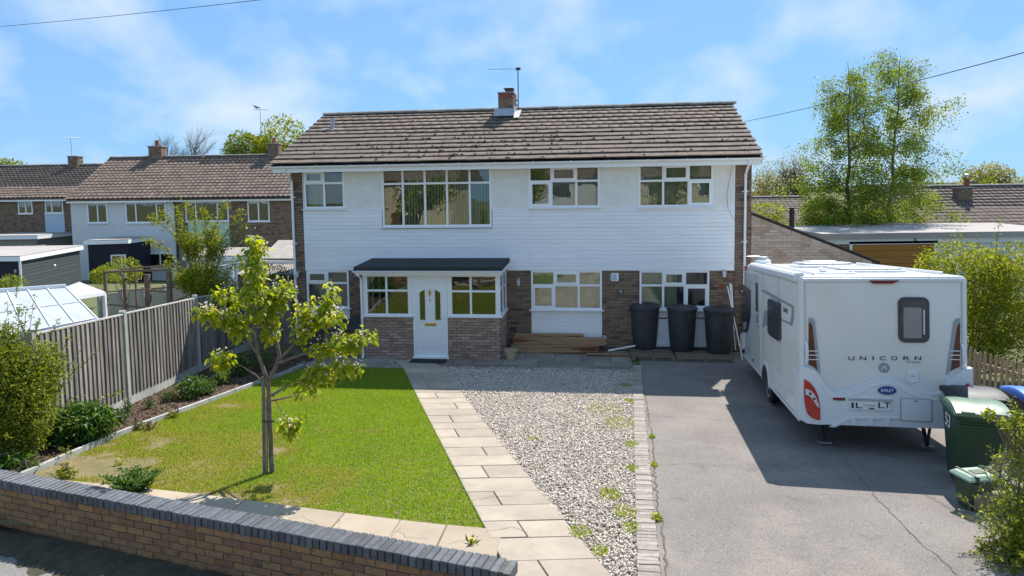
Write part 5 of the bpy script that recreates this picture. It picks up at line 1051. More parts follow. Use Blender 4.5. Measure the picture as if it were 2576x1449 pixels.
# ------------------------------------------------------------------ bins on the right
def wheelie(P, rz, label, body, lid, num=None, sx=1.0):
    t = thing('wheelie_bin', label, 'wheelie bin', tuple(P), rz, 'wheelie bins beside the caravan'); w0, w1, d0, d1, H = .23*sx, .285*sx, .25*sx, .34*sx, .98*sx
    vs = [(-w0, -d0, .03), (w0, -d0, .03), (w0, d0-.05, .03), (-w0, d0-.05, .03), (-w1, -d1, H-.06), (w1, -d1, H-.06), (w1, d1, H-.06), (-w1, d1, H-.06)]
    MB().add(vs, [(0, 3, 2, 1), (0, 1, 5, 4), (1, 2, 6, 5), (2, 3, 7, 6), (3, 0, 4, 7), (4, 5, 6, 7)]).build('body', body, t, bevel=.03, seg=3)
    MB().box((-w1-.02, -d1-.02, H-.065), (w1+.02, d1+.02, H-.02)).build('rim', body, t, bevel=.012)
    for k in range(2): MB().box((-w1*.8, -d1-.025, H-.12-k*.03), (w1*.8, -d1-.005, H-.105-k*.03)).build('rim_rib', body, t)
    V = []; n = 9
    for i in range(n):
        f = i/(n-1); y = -d1-.035+(2*d1+.07)*f; zc = H+.012+.07*math.sin(math.pi*min(1, f*1.12))**.6; 
        for g_, e in ((-1, .03), (-.93, 0), (-.5, -.012), (0, .0), (.5, -.012), (.93, 0), (1, .03)): V.append((g_*(w1+.035), y, zc-e))
    m = MB().add(V, [(i*7+j, i*7+j+1, (i+1)*7+j+1, (i+1)*7+j) for i in range(n-1) for j in range(6)]); lo = [(x, y, H-.022) for x, y, z in V]; k0 = len(m.v); m.add(lo, [(i*7+j, (i+1)*7+j, (i+1)*7+j+1, i*7+j+1) for i in range(n-1) for j in range(6)])
    for i in range(n-1):
        for j in (0, 6): a = i*7+j; m.f.append((a, a+7, k0+a+7, k0+a))
    for j in range(6):
        for i in (0, n-1): a = i*7+j; m.f.append((a, a+1, k0+a+1, k0+a))
    ld = m.build('lid', lid, t, smooth=True)
    for k in (-1, 1): MB().box((-.17*k-.07, -d1-.05, H+.012), (-.17*k+.07, -d1-.0, H+.04)).build('lid_grip', lid, ld, bevel=.008)
    for k in (-1, 1):
        wh = MB().lathe([(.0, -.03), (.08, -.03), (.10, -.02), (.10, .02), (.08, .03), (0, .03)], 18).build('wheel', M['tyre'], t, smooth=True); wh.matrix_basis = TR((k*(w0-.06), d0, .10), (0, R(90), 0))
    MB().tube([(-w1*.9, d1+.06, H-.05), (w1*.9, d1+.06, H-.05)], .016, 8).build('handle', body, t)
    if num:
        me = text_mesh(num, .24, .004, 1.0); me.materials.clear(); me.materials.append(M['white']); q = TR((-(w0+w1)/2-.036, .0, H*.79), (R(90), 0, R(-90))); link('number', me, t, mw=q)
    return t
P = G(2445, 1212); BINP = P
wheelie(P, R(-19), 'dark green wheelie bin with faded lid and white number behind the caravan', M['bin_g'], M['lid_g'], '53')
P2 = P+np.array([.52, .78, 0]); P2[2] = gz(P2[0], P2[1]); wheelie(P2, R(-12), 'charcoal wheelie bin with grey lid behind the green bin', M['bin_k'], M['bin_k'])
P3 = P+np.array([1.36, .70, 0]); P3[2] = gz(P3[0], P3[1]); wheelie(P3, R(-10), 'black wheelie bin with bright blue lid at the right edge', M['bin_k'], M['lid_b'])
P = G(2446, 1275); cd_ = thing('food_caddy', 'small green food waste caddy with pale lid and handle by the shrub', 'caddy', tuple(P), R(8))
MB().add([(-.11, -.10, .0), (.11, -.10, 0), (.11, .10, 0), (-.11, .10, 0), (-.16, -.135, .36), (.16, -.135, .36), (.16, .135, .36), (-.16, .135, .36)], [(0, 3, 2, 1), (0, 1, 5, 4), (1, 2, 6, 5), (2, 3, 7, 6), (3, 0, 4, 7), (4, 5, 6, 7)]).build('body', M['bin_g'], cd_, bevel=.02)
lc = MB().box((-.185, -.155, .36), (.185, .155, .385)).add([(-.185, -.155, .385), (.185, -.155, .385), (.185, .155, .385), (-.185, .155, .385), (-.15, -.12, .42), (.15, -.12, .42), (.15, .12, .42), (-.15, .12, .42)], [(0, 1, 5, 4), (1, 2, 6, 5), (2, 3, 7, 6), (3, 0, 4, 7), (4, 5, 6, 7)]).build('lid', pm('pale_green_plastic', (.30, .40, .30), rough=.4), cd_, bevel=.01)
MB().box((-.04, -.07, .421), (.11, .04, .428)).build('lid_vent', M['bin_g'], lc)
MB().tube([(.15, -.14, .38), (.20, -.13, .42), (.215, 0, .44), (.20, .13, .42), (.15, .14, .38)], .014, 8).build('handle', M['lid_g'], cd_, smooth=True); MB().box((-.10, -.165, .33), (-.07, .165, .425)).build('strap', M['black'], cd_)
A_, B_ = at(2480, 1195, 7.75), at(2562, 1120, 8.0); q = MB().bar(A_+(A_-B_)*.45, B_, .05, .12).build('plank', M['oldwood'], None); tag(q, 'brown plank leaning against the green bin', 'plank')
A_, B_ = G(2445, 1283), G(2530, 1284); q = MB().bar((A_[0], A_[1], A_[2]+.10), (B_[0], B_[1], B_[2]+.12), .10, .2).build('timber_block', pm('mossy_block', (.16, .12, .095), (.23, .21, .13), scale=6, rough=.95, bump=.5, bscale=30), None, bevel=.01); tag(q, 'short weathered block lying in front of the food caddy', 'block')
# ------------------------------------------------------------------ picket fence on the right boundary
pk_ = thing('picket_fence', 'weathered brown picket fence between the caravan and the hedge', 'fence')
PKB = TM('picket', [(-.034, -.01, 0), (.034, -.01, 0), (.034, .01, 0), (-.034, .01, 0), (-.034, -.01, .9), (.034, -.01, .9), (.034, .01, .9), (-.034, .01, .9), (-.016, -.01, .935), (.016, -.01, .935), (.016, .01, .935), (-.016, .01, .935)], [(0, 1, 5, 4), (1, 2, 6, 5), (2, 3, 7, 6), (3, 0, 4, 7), (4, 5, 9, 8), (5, 6, 10, 9), (6, 7, 11, 10), (7, 4, 8, 11), (8, 9, 10, 11), (0, 3, 2, 1)], pm('picket_timber', (.36, .28, .19), (.27, .20, .135), scale=7, rough=.9, rnd=.18, stretch=(3, 3, .4)))
A_, B_ = np.array([9.15, 14.2]), np.array([9.0, 9.2]); d = B_-A_; L_ = np.linalg.norm(d); d /= L_; a = math.atan2(d[1], d[0]); ms = []; x = 0
while x < L_:
    c_ = A_+d*x; ms.append(TR((c_[0], c_[1], gz(*c_)+.03-(.05 if x < .75 else 0)), (0, R(rng.uniform(-1.2, 1.2)), a+R(rng.uniform(-2, 2))), (1, 1, 1.0 if abs(x-.78) > .06 else 1.06))); x += .155
pieces(pk_, 'picket', PKB, ms, 300)
for h in (.25, .68): MB().bar((A_[0]+.03, A_[1], gz(*A_)+h), (B_[0]+.03, B_[1], gz(*B_)+h), .035, .075).build('rail', PKB.mat, pk_)
for x in (0, .85, 2.6, 4.3): c_ = A_+d*x; MB().box((c_[0]+.05, c_[1]-.04, gz(*c_)-.2), (c_[0]+.13, c_[1]+.04, gz(*c_)+.9)).build('post', PKB.mat, pk_)
# overhead wires
def wire(name, A_, B_, sag, r, label, mat):
    pts = [Vector(A_)*(1-t)+Vector(B_)*t-Vector((0, 0, sag*4*t*(1-t))) for t in np.linspace(0, 1, 25)]; tag(MB().tube(pts, r, 5).build(name, mat, None), label, 'wire')
wire('telephone_wire', at(1830, 405, 17.8), at(2750, 95, 5.5), .35, .006, 'black telephone wire running from the house eaves to the right', M['wire']) if False else None
A_ = P0+HA*6.72+HN*3.5+np.array([0, 0, 6.9]); wire('telephone_wire', A_+HN*9, at(2700, 98, 9.0), .15, .008, 'dark overhead wire crossing the sky behind the right-hand trees', M['wire'])
wire('telephone_wire', at(-150, 78, 34), at(900, -30, 20), .1, .010, 'thin overhead wire across the upper left sky', M['wire'])
A_ = np.array([*(P0+HA*6.0+HN*-.5)[:2], 5.0]); wire('service_cable', A_, at(1560, 352, 19.9), .02, .006, 'grey cable lying across the lower right of the roof tiles', M['wire_w'])
# ------------------------------------------------------------------ neighbouring buildings
class Frame:
    def __init__(s, X, Y, psi): s.o = np.array([X, Y, 0.]); s.a = np.array([math.cos(psi), -math.sin(psi), 0]); s.n = np.array([math.sin(psi), math.cos(psi), 0]); s.psi = psi
    def px(s, x, y, v=0): d = ray(x, y); t = ((s.o+v*s.n-CC)@s.n)/(d@s.n); P = CC+t*d; return float((P-s.o)@s.a), float(P[2])
PT = []  # profile of a roll tile
_xs = [-.15, -.09, -.05, -.01, .03, .09, .15]; _zs = [.055, .03, .012, .012, .03, .05, .055]
def roll_tile(name, mat, ga): 
    V = [(x, -.02, z+.026) for x, z in zip(_xs, _zs)]+[(x, ga+.03, z-.012) for x, z in zip(_xs, _zs)]+[(x, -.02, z-.004) for x, z in zip(_xs, _zs)]
    return TM(name, V, [(i, i+1, 7+i+1, 7+i) for i in range(6)]+[(14+i, 14+i+1, i+1, i) for i in range(6)], mat)
def flat_tile(name, mat, ga, tw): 
    h = tw/2-.012; return TM(name, [(-h, -.012, .0), (h, -.012, .0), (h, ga+.03, .0), (-h, ga+.03, 0), (-h, -.012, .045), (h, -.012, .045), (h, ga+.03, .018), (-h, ga+.03, .018)], [(0, 1, 5, 4), (4, 5, 6, 7), (1, 2, 6, 5), (2, 3, 7, 6), (3, 0, 4, 7)], mat)
r5 = random.Random(11)
def nwin(fr, par, x0, y0, x1, y1, mull=(), v=0, tz=None, name='window', glassm='glass_d'):
    (u0, z1), (u1, z0) = fr.px(x0, y0, v), fr.px(x1, y1, v); m = MB(); f = .07
    m.box((u0, v-.05, z0), (u1, v+.02, z0+f)).box((u0, v-.05, z1-f), (u1, v+.02, z1)).box((u0, v-.05, z0+f), (u0+f, v+.02, z1-f)).box((u1-f, v-.05, z0+f), (u1, v+.02, z1-f))
    cs = [u0+f/2]+[fr.px(q, y0, v)[0] for q in mull]+[u1-f/2]
    for c in cs[1:-1]: m.box((c-f/2, v-.05, z0+f), (c+f/2, v+.02, z1-f))
    w_ = m.build(name, M['upvc'], par)
    for a, b in zip(cs, cs[1:]): MB().box((a+f/2, v-.025, z0+f), (b-f/2, v-.018, z1-f)).build('pane', M[glassm], w_)
    for a, b, k in ((u0+f, u0+(u1-u0)*.17, 0), (u1-(u1-u0)*.15, u1-f, 1)):
        MB().box((a, v-.010, z0+f), (b, v-.004, z1-f)).build('curtain', M['net'], w_)
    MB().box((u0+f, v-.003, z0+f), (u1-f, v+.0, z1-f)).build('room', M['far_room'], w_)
    MB().box((u0-.05, v-.1, z0-.04), (u1+.05, v+.0, z0-.002)).build('sill', M['upvc'], w_)
def nhouse(fr, name, label, u0, u1, ge, zr, wallm, dep=8, ov=.35, zg=-1.2, tile=None, ga=.33, tw=.3, limit=300, wallz=None, v0=0):
    t = thing(name, label, 'house', (*fr.o[:2], 0), -fr.psi); wl = MB().box((u0, v0, zg), (u1, v0+dep, ge-.08)).prism([(v0, ge-.08), (v0+dep, ge-.08), (v0+dep/2, zr-.15)], u0+.02, u1-.02, lambda a, b, d: (d, a, b)).build('wall', wallm, t)
    ev, rv = v0-ov, v0+dep/2; sl_ = math.hypot(rv-ev, zr-ge); s_ = np.array([0, (rv-ev)/sl_, (zr-ge)/sl_]); n_ = np.array([0, -s_[2], s_[1]]); rows = round(sl_/ga); ga_ = sl_/rows
    rf = MB().prism([(ev, ge-.03), (rv, zr-.03), (2*rv-ev, ge-.03), (2*rv-ev, ge-.12), (rv, zr-.12), (ev, ge-.12)], u0-.02, u1+.02, lambda a, b, d: (d, a, b)).build('roof', M['tile_n'], t)
    tf = tile_field(u0-.02, u1+.02, ev-.02, ge, s_, n_, rows, ga_, tw, r5, stag=False); pieces(rf, 'tile', tile, tf, limit, 'tile_courses')
    rr_ = []; u = u0+.2
    while u < u1: rr_.append(TR((u, rv, zr+.02))); u += .452
    pieces(rf, 'ridge_tile', RT, rr_)
    MB().box((u0-.02, ev+.02, ge-.22), (u1+.02, ev+.05, ge-.03)).build('fascia', M['upvc'], t)
    return t, wl, rf
def nbrick(fr, par, u0, u1, z0, z1, mat, holes, v=0, limit=300):
    BT = TM('far_brick', BRICK.V*np.array([1, .5, 1]), [tuple(p.vertices) for p in BRICK.me.polygons], mat); ms = [TR((u, v-.012, z), (0, 0, 0), ((L_-.012)/.215, 1, 1)) for u, z, L_ in bricks_in((u0, u1, z0, z1), r5, holes)]
    pieces(par, 'brick', BT, ms, limit, 'brickwork')
Z1 = lambda x, y: (x/2.337/1.4907, (500+y/2.337)/1.4907)
TF = Frame(-26.4, 40.95, R(4)); RTN = roll_tile('pantile', M['tile_n'], .33)
uw_ = TF.px(437, 510)[0]
t1, w1, rf1 = nhouse(TF, 'terraced_house', 'white roughcast terraced house beyond the left fence', 0, uw_, 4.22, 6.85, M['white_wall'], tile=RTN)
def zw(fr, par, a, b, mull=(), v=0, **k): p, q = Z1(*a), Z1(*b); nwin(fr, par, p[0], p[1], q[0], q[1], [Z1(m_, 0)[0] for m_ in mull], v, **k)
zw(TF, t1, (765, 610), (950, 785), (855,)); zw(TF, t1, (1100, 605), (1462, 782), (1190, 1372)); zw(TF, t1, (1135, 1050), (1540, 1190), (1225, 1405))
t2, w2, rf2_ = nhouse(TF, 'terraced_house', 'brown brick terraced house with pale green panel, beside the white one', uw_+.002, 13.75, 4.22, 6.85, M['mortar'], tile=RTN)
def zrect(fr, a, b, v=0): (u0, z1), (u1, z0) = fr.px(*Z1(*a), v), fr.px(*Z1(*b), v); return (u0, u1, z0, z1)
Hc, Hd, Hg = zrect(TF, (1625, 600), (2010, 770)), zrect(TF, (2170, 595), (2368, 772)), zrect(TF, (1650, 770), (2020, 1010))
nbrick(TF, w2, uw_+.05, 13.7, 1.2, 4.05, M['brick_d'], (Hc, Hd, Hg))
zw(TF, t2, (1625, 600), (2010, 770), (1715, 1905)); zw(TF, t2, (2170, 595), (2368, 772), (2265,)); MB().box((Hg[0], -.05, Hg[2]-.6), (Hg[1], .0, Hg[3]-.04)).build('wall_panel', M['green_panel'], t2)
MB().tube([(uw_+.1, -.28, 4.1), (uw_+.12, -.06, 3.7), (uw_+.12, -.06, -.5)], .04, 8).build('downpipe', M['black'], t2); MB().box((uw_, -.42, 4.12), (13.75, -.34, 4.2)).build('gutter', M['black'], t2)
def nchim(fr, par, x0, x1, y0, y1, v, zb, pot=True, mat=None):
    (u0, z1), (u1, _) = fr.px(x0, y0, v), fr.px(x1, y1, v); c = MB().box((u0+.02, v+.02, zb), (u1-.02, v+.6, z1-.02)).build('chimney', M['mortar'], par); BT = TM('far_brick', BRICK.V, [tuple(p.vertices) for p in BRICK.me.polygons], mat or M['brick_d'])
    ms = [TR((u, v+.05, z), (0, 0, 0), ((L_-.01)/.215, 1, 1)) for u, z, L_ in bricks_in((u0, u1, zb, z1), r5)]+[TR((q, v_, z), (0, 0, R(90)), ((L_-.01)/.215, 1, 1)) for q in (u0+.05, u1-.05) for v_, z, L_ in bricks_in((v+.1, v+.6, zb, z1), r5, off=1)]; pieces(c, 'brick', BT, ms, 300)
    MB().box((u0-.04, v-.04, z1), (u1+.04, v+.64, z1+.06)).build('chimney_cap', M['mortar_l'], c)
    if pot: MB().lathe([(.12, 0), (.11, .3), (.13, .31), (.13, .36), (.09, .36)], 12, ((u0+u1)/2, v+.3, z1+.06)).build('chimney_pot', M['brick_r'], c, smooth=True)
    return c
nchim(TF, t1, *[Z1(q, 0)[0] for q in (1297, 1415)], Z1(0, 118)[1], Z1(0, 200)[1], 3.7, 6.2); c2 = nchim(TF, t2, *[Z1(q, 0)[0] for q in (2335, 2440)], Z1(0, 95)[1], Z1(0, 180)[1], 3.7, 6.2)
for par, (px, py) in ((t1, (760, 480)), (t2, (2415, 455))):
    u, z = TF.px(*Z1(px, py), 1.6); MB().lathe([(.09, -.35), (.09, .1), (.12, .11), (.12, .2), (.05, .22)], 10, (u, 1.6, z)).box((u-.35, 1.3, z-.38), (u+.35, 1.75, z-.33)).build('vent_pipe', M['lead'], par)
TA = Frame(-31.5, 44.6, R(4)); uA1 = TA.px(215, 500)[0]
t3, w3, rf3 = nhouse(TA, 'terraced_house', 'brown brick terraced house with pale blue panel at the far left', -6, 5.6, 4.35, 6.6, M['mortar'], tile=RTN, limit=200)
Ha, Hb, Hp = zrect(TA, (158, 580), (293, 705)), zrect(TA, (395, 580), (540, 700)), zrect(TA, (395, 700), (545, 985))
nbrick(TA, w3, -3.2, 5.5, 1.5, 4.2, M['brick_d'], (Ha, Hb, Hp)); zw(TA, t3, (158, 580), (293, 705), (225,)); zw(TA, t3, (395, 580), (560, 700), (455,)); MB().box((Hp[0], -.05, -.5), (Hp[1]+.3, .0, Hp[3]-.04)).build('wall_panel', M['blue_panel'], t3); nchim(TA, t3, *[Z1(q, 0)[0] for q in (590, 680)], Z1(0, 205)[1], Z1(0, 275)[1], 3.6, 6.0, False)
u, z = TA.px(*Z1(160, 485), 1.2); MB().lathe([(.09, -.3), (.09, .15), (.12, .16), (.12, .24)], 10, (u, 1.2, z)).build('vent_pipe', M['lead'], t3)
# aerials of the neighbours
for (px, py0, py1, D, lab) in ((657, 275, 345, 43, 'tall thin aerial on the brick terraced house chimney'), (181, 346, 400, 47, 'small aerial above the far left roof')):
    A_ = at(px, py1, D); B_ = at(px, py0, D); ae_ = thing('television_aerial', lab, 'aerial', tuple(A_)); h = B_[2]-A_[2]; MB().tube([(0, 0, 0), (0, 0, h)], .018, 6).build('mast', M['metal'], ae_); MB().tube([(-.35, 0, h), (.5, 0, h-.05)], .012, 6).build('boom', M['metal'], ae_)
    for k in range(6): MB().tube([(-.3+.15*k, -.2, h), (-.3+.15*k, .2, h)], .008, 5).build('element', M['metal'], ae_)
pg = thing('pigeon', 'grey pigeon perched on the tall thin aerial', 'pigeon', tuple(at(645, 272, 43)))
def skinned(name, joints, edges, mat, parent, sub=1):
    me = bpy.data.meshes.new(name); me.from_pydata([j[:3] for j in joints], edges, []); o = link(name, me, parent); me.materials.append(mat)
    o.modifiers.new('skin', 'SKIN')
    bm = bmesh.new(); bm.from_mesh(me); L = bm.verts.layers.skin.verify()
    for v_, j in zip(bm.verts, joints): v_[L].radius = (j[3], j[3]); v_[L].use_root = v_.index == 0
    bm.to_mesh(me); bm.free(); s_ = o.modifiers.new('sub', 'SUBSURF'); s_.levels = sub; s_.render_levels = sub; return o
skinned('body', [(0, 0, .06, .075), (.1, 0, .04, .06), (-.1, 0, .10, .06), (-.15, 0, .17, .035), (-.21, 0, .175, .012), (.26, 0, .0, .025), (.02, .03, -.03, .012), (.02, -.03, -.03, .012)], [(0, 1), (0, 2), (2, 3), (3, 4), (1, 5), (0, 6), (0, 7)], pm('pigeon_grey', (.18, .19, .22), (.3, .31, .34), scale=8, rough=.8), pg)
# dark flat-roofed garden rooms of the white house
def flatroom(name, label, pts, zt, zb, mats, boards_=(), win=(), rm='felt_l'):
    t = thing(name, label, 'extension', (*pts[0], 0)); o = np.array(pts[0]); loc = [np.array(p)-o for p in pts]; n = len(loc)
    MB().prism([tuple(p) for p in loc], zb, zt-.2, lambda a, b, d: (a, b, d)).build('wall', mats, t)
    c = sum(loc)/n; big = [tuple(p+(p-c)/np.linalg.norm(p-c)*.22) for p in loc]
    MB().prism(big, zt-.22, zt-.02, lambda a, b, d: (a, b, d)).build('fascia', M['upvc'], t); MB().prism([tuple(np.array(p)*1.0) for p in big], zt-.02, zt+.02, lambda a, b, d: (a, b, d)).build('flat_roof', M[rm], t)
    for i, m_ in boards_:
        p, q = loc[i], loc[(i+1) % n]; d = (q-p)/np.linalg.norm(q-p); nn_ = np.array([d[1], -d[0]]); nn_ = nn_ if nn_@((p+q)/2-c) > 0 else -nn_; z = zb+.9
        while z < zt-.32: MB().bar((*(p+nn_*.012+d*.02), z+.07), (*(q+nn_*.012-d*.02), z+.075), .03, .142).build('board', m_, t); z += .155
    return t, loc
C1, C2 = at(47, 640, 30)[:2], at(200, 640, 36)[:2]
gr, gl_ = flatroom('garden_room', 'dark navy flat-roofed garden room with grey boarding and white fascia', [(C1[0]-5, C1[1]+.2), tuple(C1), tuple(C2), (C2[0]-5, C2[1])], 1.78, -1.2, M['navy_wall'], [(1, M['grey_board'])])
m = MB(); p = gl_[1]
for x0, x1 in ((-2.2, -1.1),): 
    for a, b in ((x0, x0+.07), (x1-.07, x1)): m.box((a, -.05+.2*-x0/5*0, -.9), (b, .06, 1.2))
    m.box((x0, -.05, 1.13), (x1, .06, 1.2))
gw_ = m.build('window', M['upvc'], gr, loc=(p[0], p[1]-.02, 0)); MB().box((-2.1, -.02, -.9), (-1.2, .0, 1.1)).build('pane', M['glass_d'], gw_)
MB().tube([(p[0]+.08, p[1]-.08, 1.55), (p[0]+.08, p[1]-.08, -1)], .05, 8).build('downpipe', M['upvc'], gr)
for q_ in ((-.4, -.1), (.9, 1.9)): MB().lathe([(.05, 0), (.06, .12), (.04, .14)], 8, (p[0]+q_[0]*.3, p[1]+q_[1], 1.05)).build('wall_lamp', M['metal'], gr)
D1_, D2_ = at(222, 640, 37.6)[:2], at(322, 640, 38.2)[:2]
gr2, l2 = flatroom('rear_extension', 'dark navy flat-roofed extension with glazed door on the white house', [tuple(D1_), tuple(D2_), (D2_[0], 40.7), (D1_[0], 40.7)], 1.95, -1.2, M['navy_wall'], [])
EF = Frame(D1_[0], D1_[1], math.atan2(-(D2_-D1_)[1], (D2_-D1_)[0])); dg = thing('patio_door', 'white framed glazed door in the dark rear extension', 'door', (*EF.o[:2], 0), -EF.psi); zw(EF, dg, (970, 1065), (1115, 1260), (1065,), v=-.03)
lx, l3 = flatroom('porch_extension', 'low dark flat-roofed extension in front of the far left brick house', [tuple(at(-60, 600, 41)[:2]), tuple(at(92, 600, 41)[:2]), (at(92, 600, 41)[0], 44.5), (at(-60, 600, 41)[0], 44.5)], 1.95+.15, -1.2, M['mortar'])
EX = Frame(*at(-60, 600, 41)[:2], 0); zw(EX, lx, (-40, 915), (125, 985), (40,), v=-.04) if False else None
# garages and sheds behind the fence
ga_, _ = flatroom('neighbour_garage', 'pale low garage with white fascia behind the tall shrub', [tuple(at(470, 650, 33)[:2]), tuple(at(690, 650, 32)[:2]), tuple(at(705, 640, 37)[:2]), tuple(at(500, 640, 38)[:2])], 1.45, -1.2, M['white_wall'], rm='corr')
def lean(name, label, pts, th, mat, corr=0, wallmat=None):
    """single sloping sheet from four corners (front-left, front-right, back-right, back-left)"""
    t = thing(name, label, 'shed', (pts[0][0], pts[0][1], 0)); o = np.array([pts[0][0], pts[0][1], 0]); a, b, c, d = [np.array(p)-o for p in pts]; nx = 60 if corr else 1
    V = []
    for i in range(nx+1):
        f = i/nx; p, q = a+(b-a)*f, d+(c-d)*f; k = .022*math.sin(i*math.pi/1.5) if corr else 0
        V += [p+[0, 0, k], q+[0, 0, k], p+[0, 0, k-th], q+[0, 0, k-th]]
    m = MB().add(V, [f_ for i in range(nx) for f_ in ((4*i, 4*i+4, 4*i+5, 4*i+1), (4*i+2, 4*i+3, 4*i+7, 4*i+6), (4*i, 4*i+2, 4*i+6, 4*i+4), (4*i+1, 4*i+5, 4*i+7, 4*i+3))]); m.build('roof', mat, t)
    wm = wallmat or M['oldwood']; low = -.9
    ins = [p+(sum((a, b, c, d))/4-p)*.06 for p in (a, b, c, d)]; V = [(p[0], p[1], p[2]-.03-th) for p in ins]+[(p[0], p[1], low) for p in ins]; MB().add(V, [(0, 1, 5, 4), (1, 2, 6, 5), (2, 3, 7, 6), (3, 0, 4, 7)]).build('wall', wm, t)
    return t
lean('felt_shed', 'shed with plain brown felt roof tucked behind the house corner', [at(655, 650, 25), at(748, 650, 25), at(748, 604, 29), at(700, 604, 29)], .05, M['corr'])
lean('corrugated_store', 'open store with dull corrugated roof beside the house corner', [at(592, 690, 21.5), at(745, 690, 21.5), at(745, 664, 24), at(640, 664, 24)], .02, M['corr'], 1)
wp = MB().bar(at(548, 672, 21), at(668, 650, 22.5), .05, .06).bar(at(585, 668, 21), at(586, 700, 21), .05, .05).build('white_trellis', M['upvc'], None); tag(wp, 'slim white trellis rail in front of the corrugated store', 'trellis')
wp = MB().bar(at(650, 658, 24.2), at(745, 660, 24.2), .06, .1).build('store_gutter', M['upvc'], None); tag(wp, 'white gutter along the corrugated store roof', 'gutter')
# wooden frame behind the fence
wf = thing('fruit_cage', 'open brown timber framework standing behind the left fence', 'framework', tuple(at(262, 790, 18)))
WO = np.array(at(262, 790, 18))
def wpost(x, y0, y1, D, w_=.09): A_ = at(x, y0, D); B_ = np.array([A_[0], A_[1], at(x, y1, D)[2]-.6]); MB().bar(A_-WO, B_-WO, w_*.65, w_*.65).build('post', M['oldwood'], wf)
for x, y0, y1, D, w_ in ((264, 682, 775, 19, .10), (310, 690, 770, 20, .08), (313, 700, 780, 18, .1), (340, 690, 730, 21, .07), (372, 690, 790, 17.2, .13), (424, 684, 790, 17, .15), (365, 690, 775, 18, .08)): wpost(x, y0, y1, D, w_)
for a_, b_, w_ in (((262, 685, 19), (430, 678, 17), .07), ((262, 684, 19), (350, 672, 21), .06), ((350, 672, 21), (432, 672, 17.6), .06), ((300, 678, 20), (440, 664, 18), .05), ((264, 765, 19), (372, 775, 17.2), .06), ((372, 730, 17.2), (424, 735, 17), .06), ((264, 735, 19), (440, 722, 17), .05), ((424, 765, 17), (470, 745, 17), .05)): MB().bar(at(*a_)-WO, at(*b_)-WO, w_*.7, w_*.8).build('rail', M['oldwood'], wf)
P = at(300, 800, 15.5); tag(MB().lathe([(.5, 0), (.55, .1), (.6, .72), (.62, .74), (.62, .78), (.57, .78), (.55, .6), (0, .6)], 24, (P[0], P[1], gz(P[0], P[1]))).build('garden_tub', M['black'], None, smooth=True), 'round black plastic tub behind the fence', 'tub')
# greenhouse
ghR1, ghR0, ghE1, ghE0 = at(165, 722, 13.8), at(-150, 745, 12.0), at(243, 800, 13.0), at(-150, 876, 10.8)
O_ = np.array([ghE1[0], ghE1[1], 0]); gh = thing('greenhouse', 'white framed greenhouse with milky roof panes behind the fence', 'greenhouse', tuple(O_))
L3 = lambda p: np.asarray(p)-O_
bk1, bk0 = ghR1*2-ghE1, ghR0*2-ghE0; bk1[2], bk0[2] = ghE1[2], ghE0[2]
nb = 6
for i in range(nb):
    for j in range(2):
        f0, f1 = i/nb, (i+1)/nb; g0, g1 = j/2, (j+1)/2
        c_ = lambda f, g: L3((ghE0+(ghE1-ghE0)*f)*(1-g)+(ghR0+(ghR1-ghR0)*f)*g)
        MB().add([c_(f0+.004, g0+.006), c_(f1-.004, g0+.006), c_(f1-.004, g1-.006), c_(f0+.004, g1-.006)], [(0, 1, 2, 3)]).build('pane', M['poly'], gh)
    MB().bar(L3(ghE0+(ghE1-ghE0)*(i+1)/nb)+[0, 0, .012], L3(ghR0+(ghR1-ghR0)*(i+1)/nb)+[0, 0, .012], .016, .016).build('glazing_bar', M['upvc'], gh)
MB().bar(L3((ghE0+ghR0)/2)+[0, 0, .01], L3((ghE1+ghR1)/2)+[0, 0, .01], .016, .016).build('glazing_bar', M['upvc'], gh)
MB().bar(L3(ghE0)-[0, 0, .05], L3(ghE1)-[0, 0, .05], .05, .12).build('eaves_rail', M['upvc'], gh); MB().bar(L3(ghR0)+[0, 0, .03], L3(ghR1)+[0, 0, .03], .06, .06).build('ridge_rail', M['upvc'], gh)
MB().add([L3(ghR0)+[0, 0, -.01], L3(ghR1)+[0, 0, -.01], L3(bk1), L3(bk0)], [(0, 1, 2, 3)]).build('rear_roof', M['poly'], gh)
MB().add([L3(ghE1)+[0, 0, -.02], L3(ghR1), L3(bk1), (*L3(bk1)[:2], .1), (*L3(ghE1)[:2], .1)], [(0, 1, 2, 3, 4)]).build('end_panel', M['glass'], gh)
MB().add([(*L3(ghE0)[:2], .3), (*L3(ghE1)[:2], .2), L3(ghE1)-[0, 0, .1], L3(ghE0)-[0, 0, .1]], [(0, 1, 2, 3)]).build('side_panel', M['poly'], gh)
for p in (ghE1, bk1): MB().bar((*L3(p)[:2], .1), L3(p), .06, .06).build('frame_post', M['upvc'], gh)
cp = [at(156, 729, 14.6), at(186, 750, 13.6), at(262, 738, 14.6), at(198, 713, 16)]; O2 = np.array([*cp[2][:2], 0]); ca = thing('ribbed_canopy', 'white ribbed canopy roof at the end of the greenhouse', 'canopy', tuple(O2))
MB().add([p-O2 for p in cp], [(0, 1, 2, 3)]).build('sheet', M['dark_metal'], ca)
for k in range(13): f = k/12; MB().bar(cp[1]+(cp[2]-cp[1])*f-O2+[0, 0, .02], cp[0]+(cp[3]-cp[0])*f-O2+[0, 0, .02], .022, .03).build('rib', M['upvc'], ca)
MB().bar(cp[1]-O2, cp[2]-O2, .06, .08).build('edge', M['upvc'], ca)
for p in (cp[1], cp[2]): MB().bar((*(p-O2)[:2], .1), p-O2, .06, .06).build('post', M['upvc'], ca)
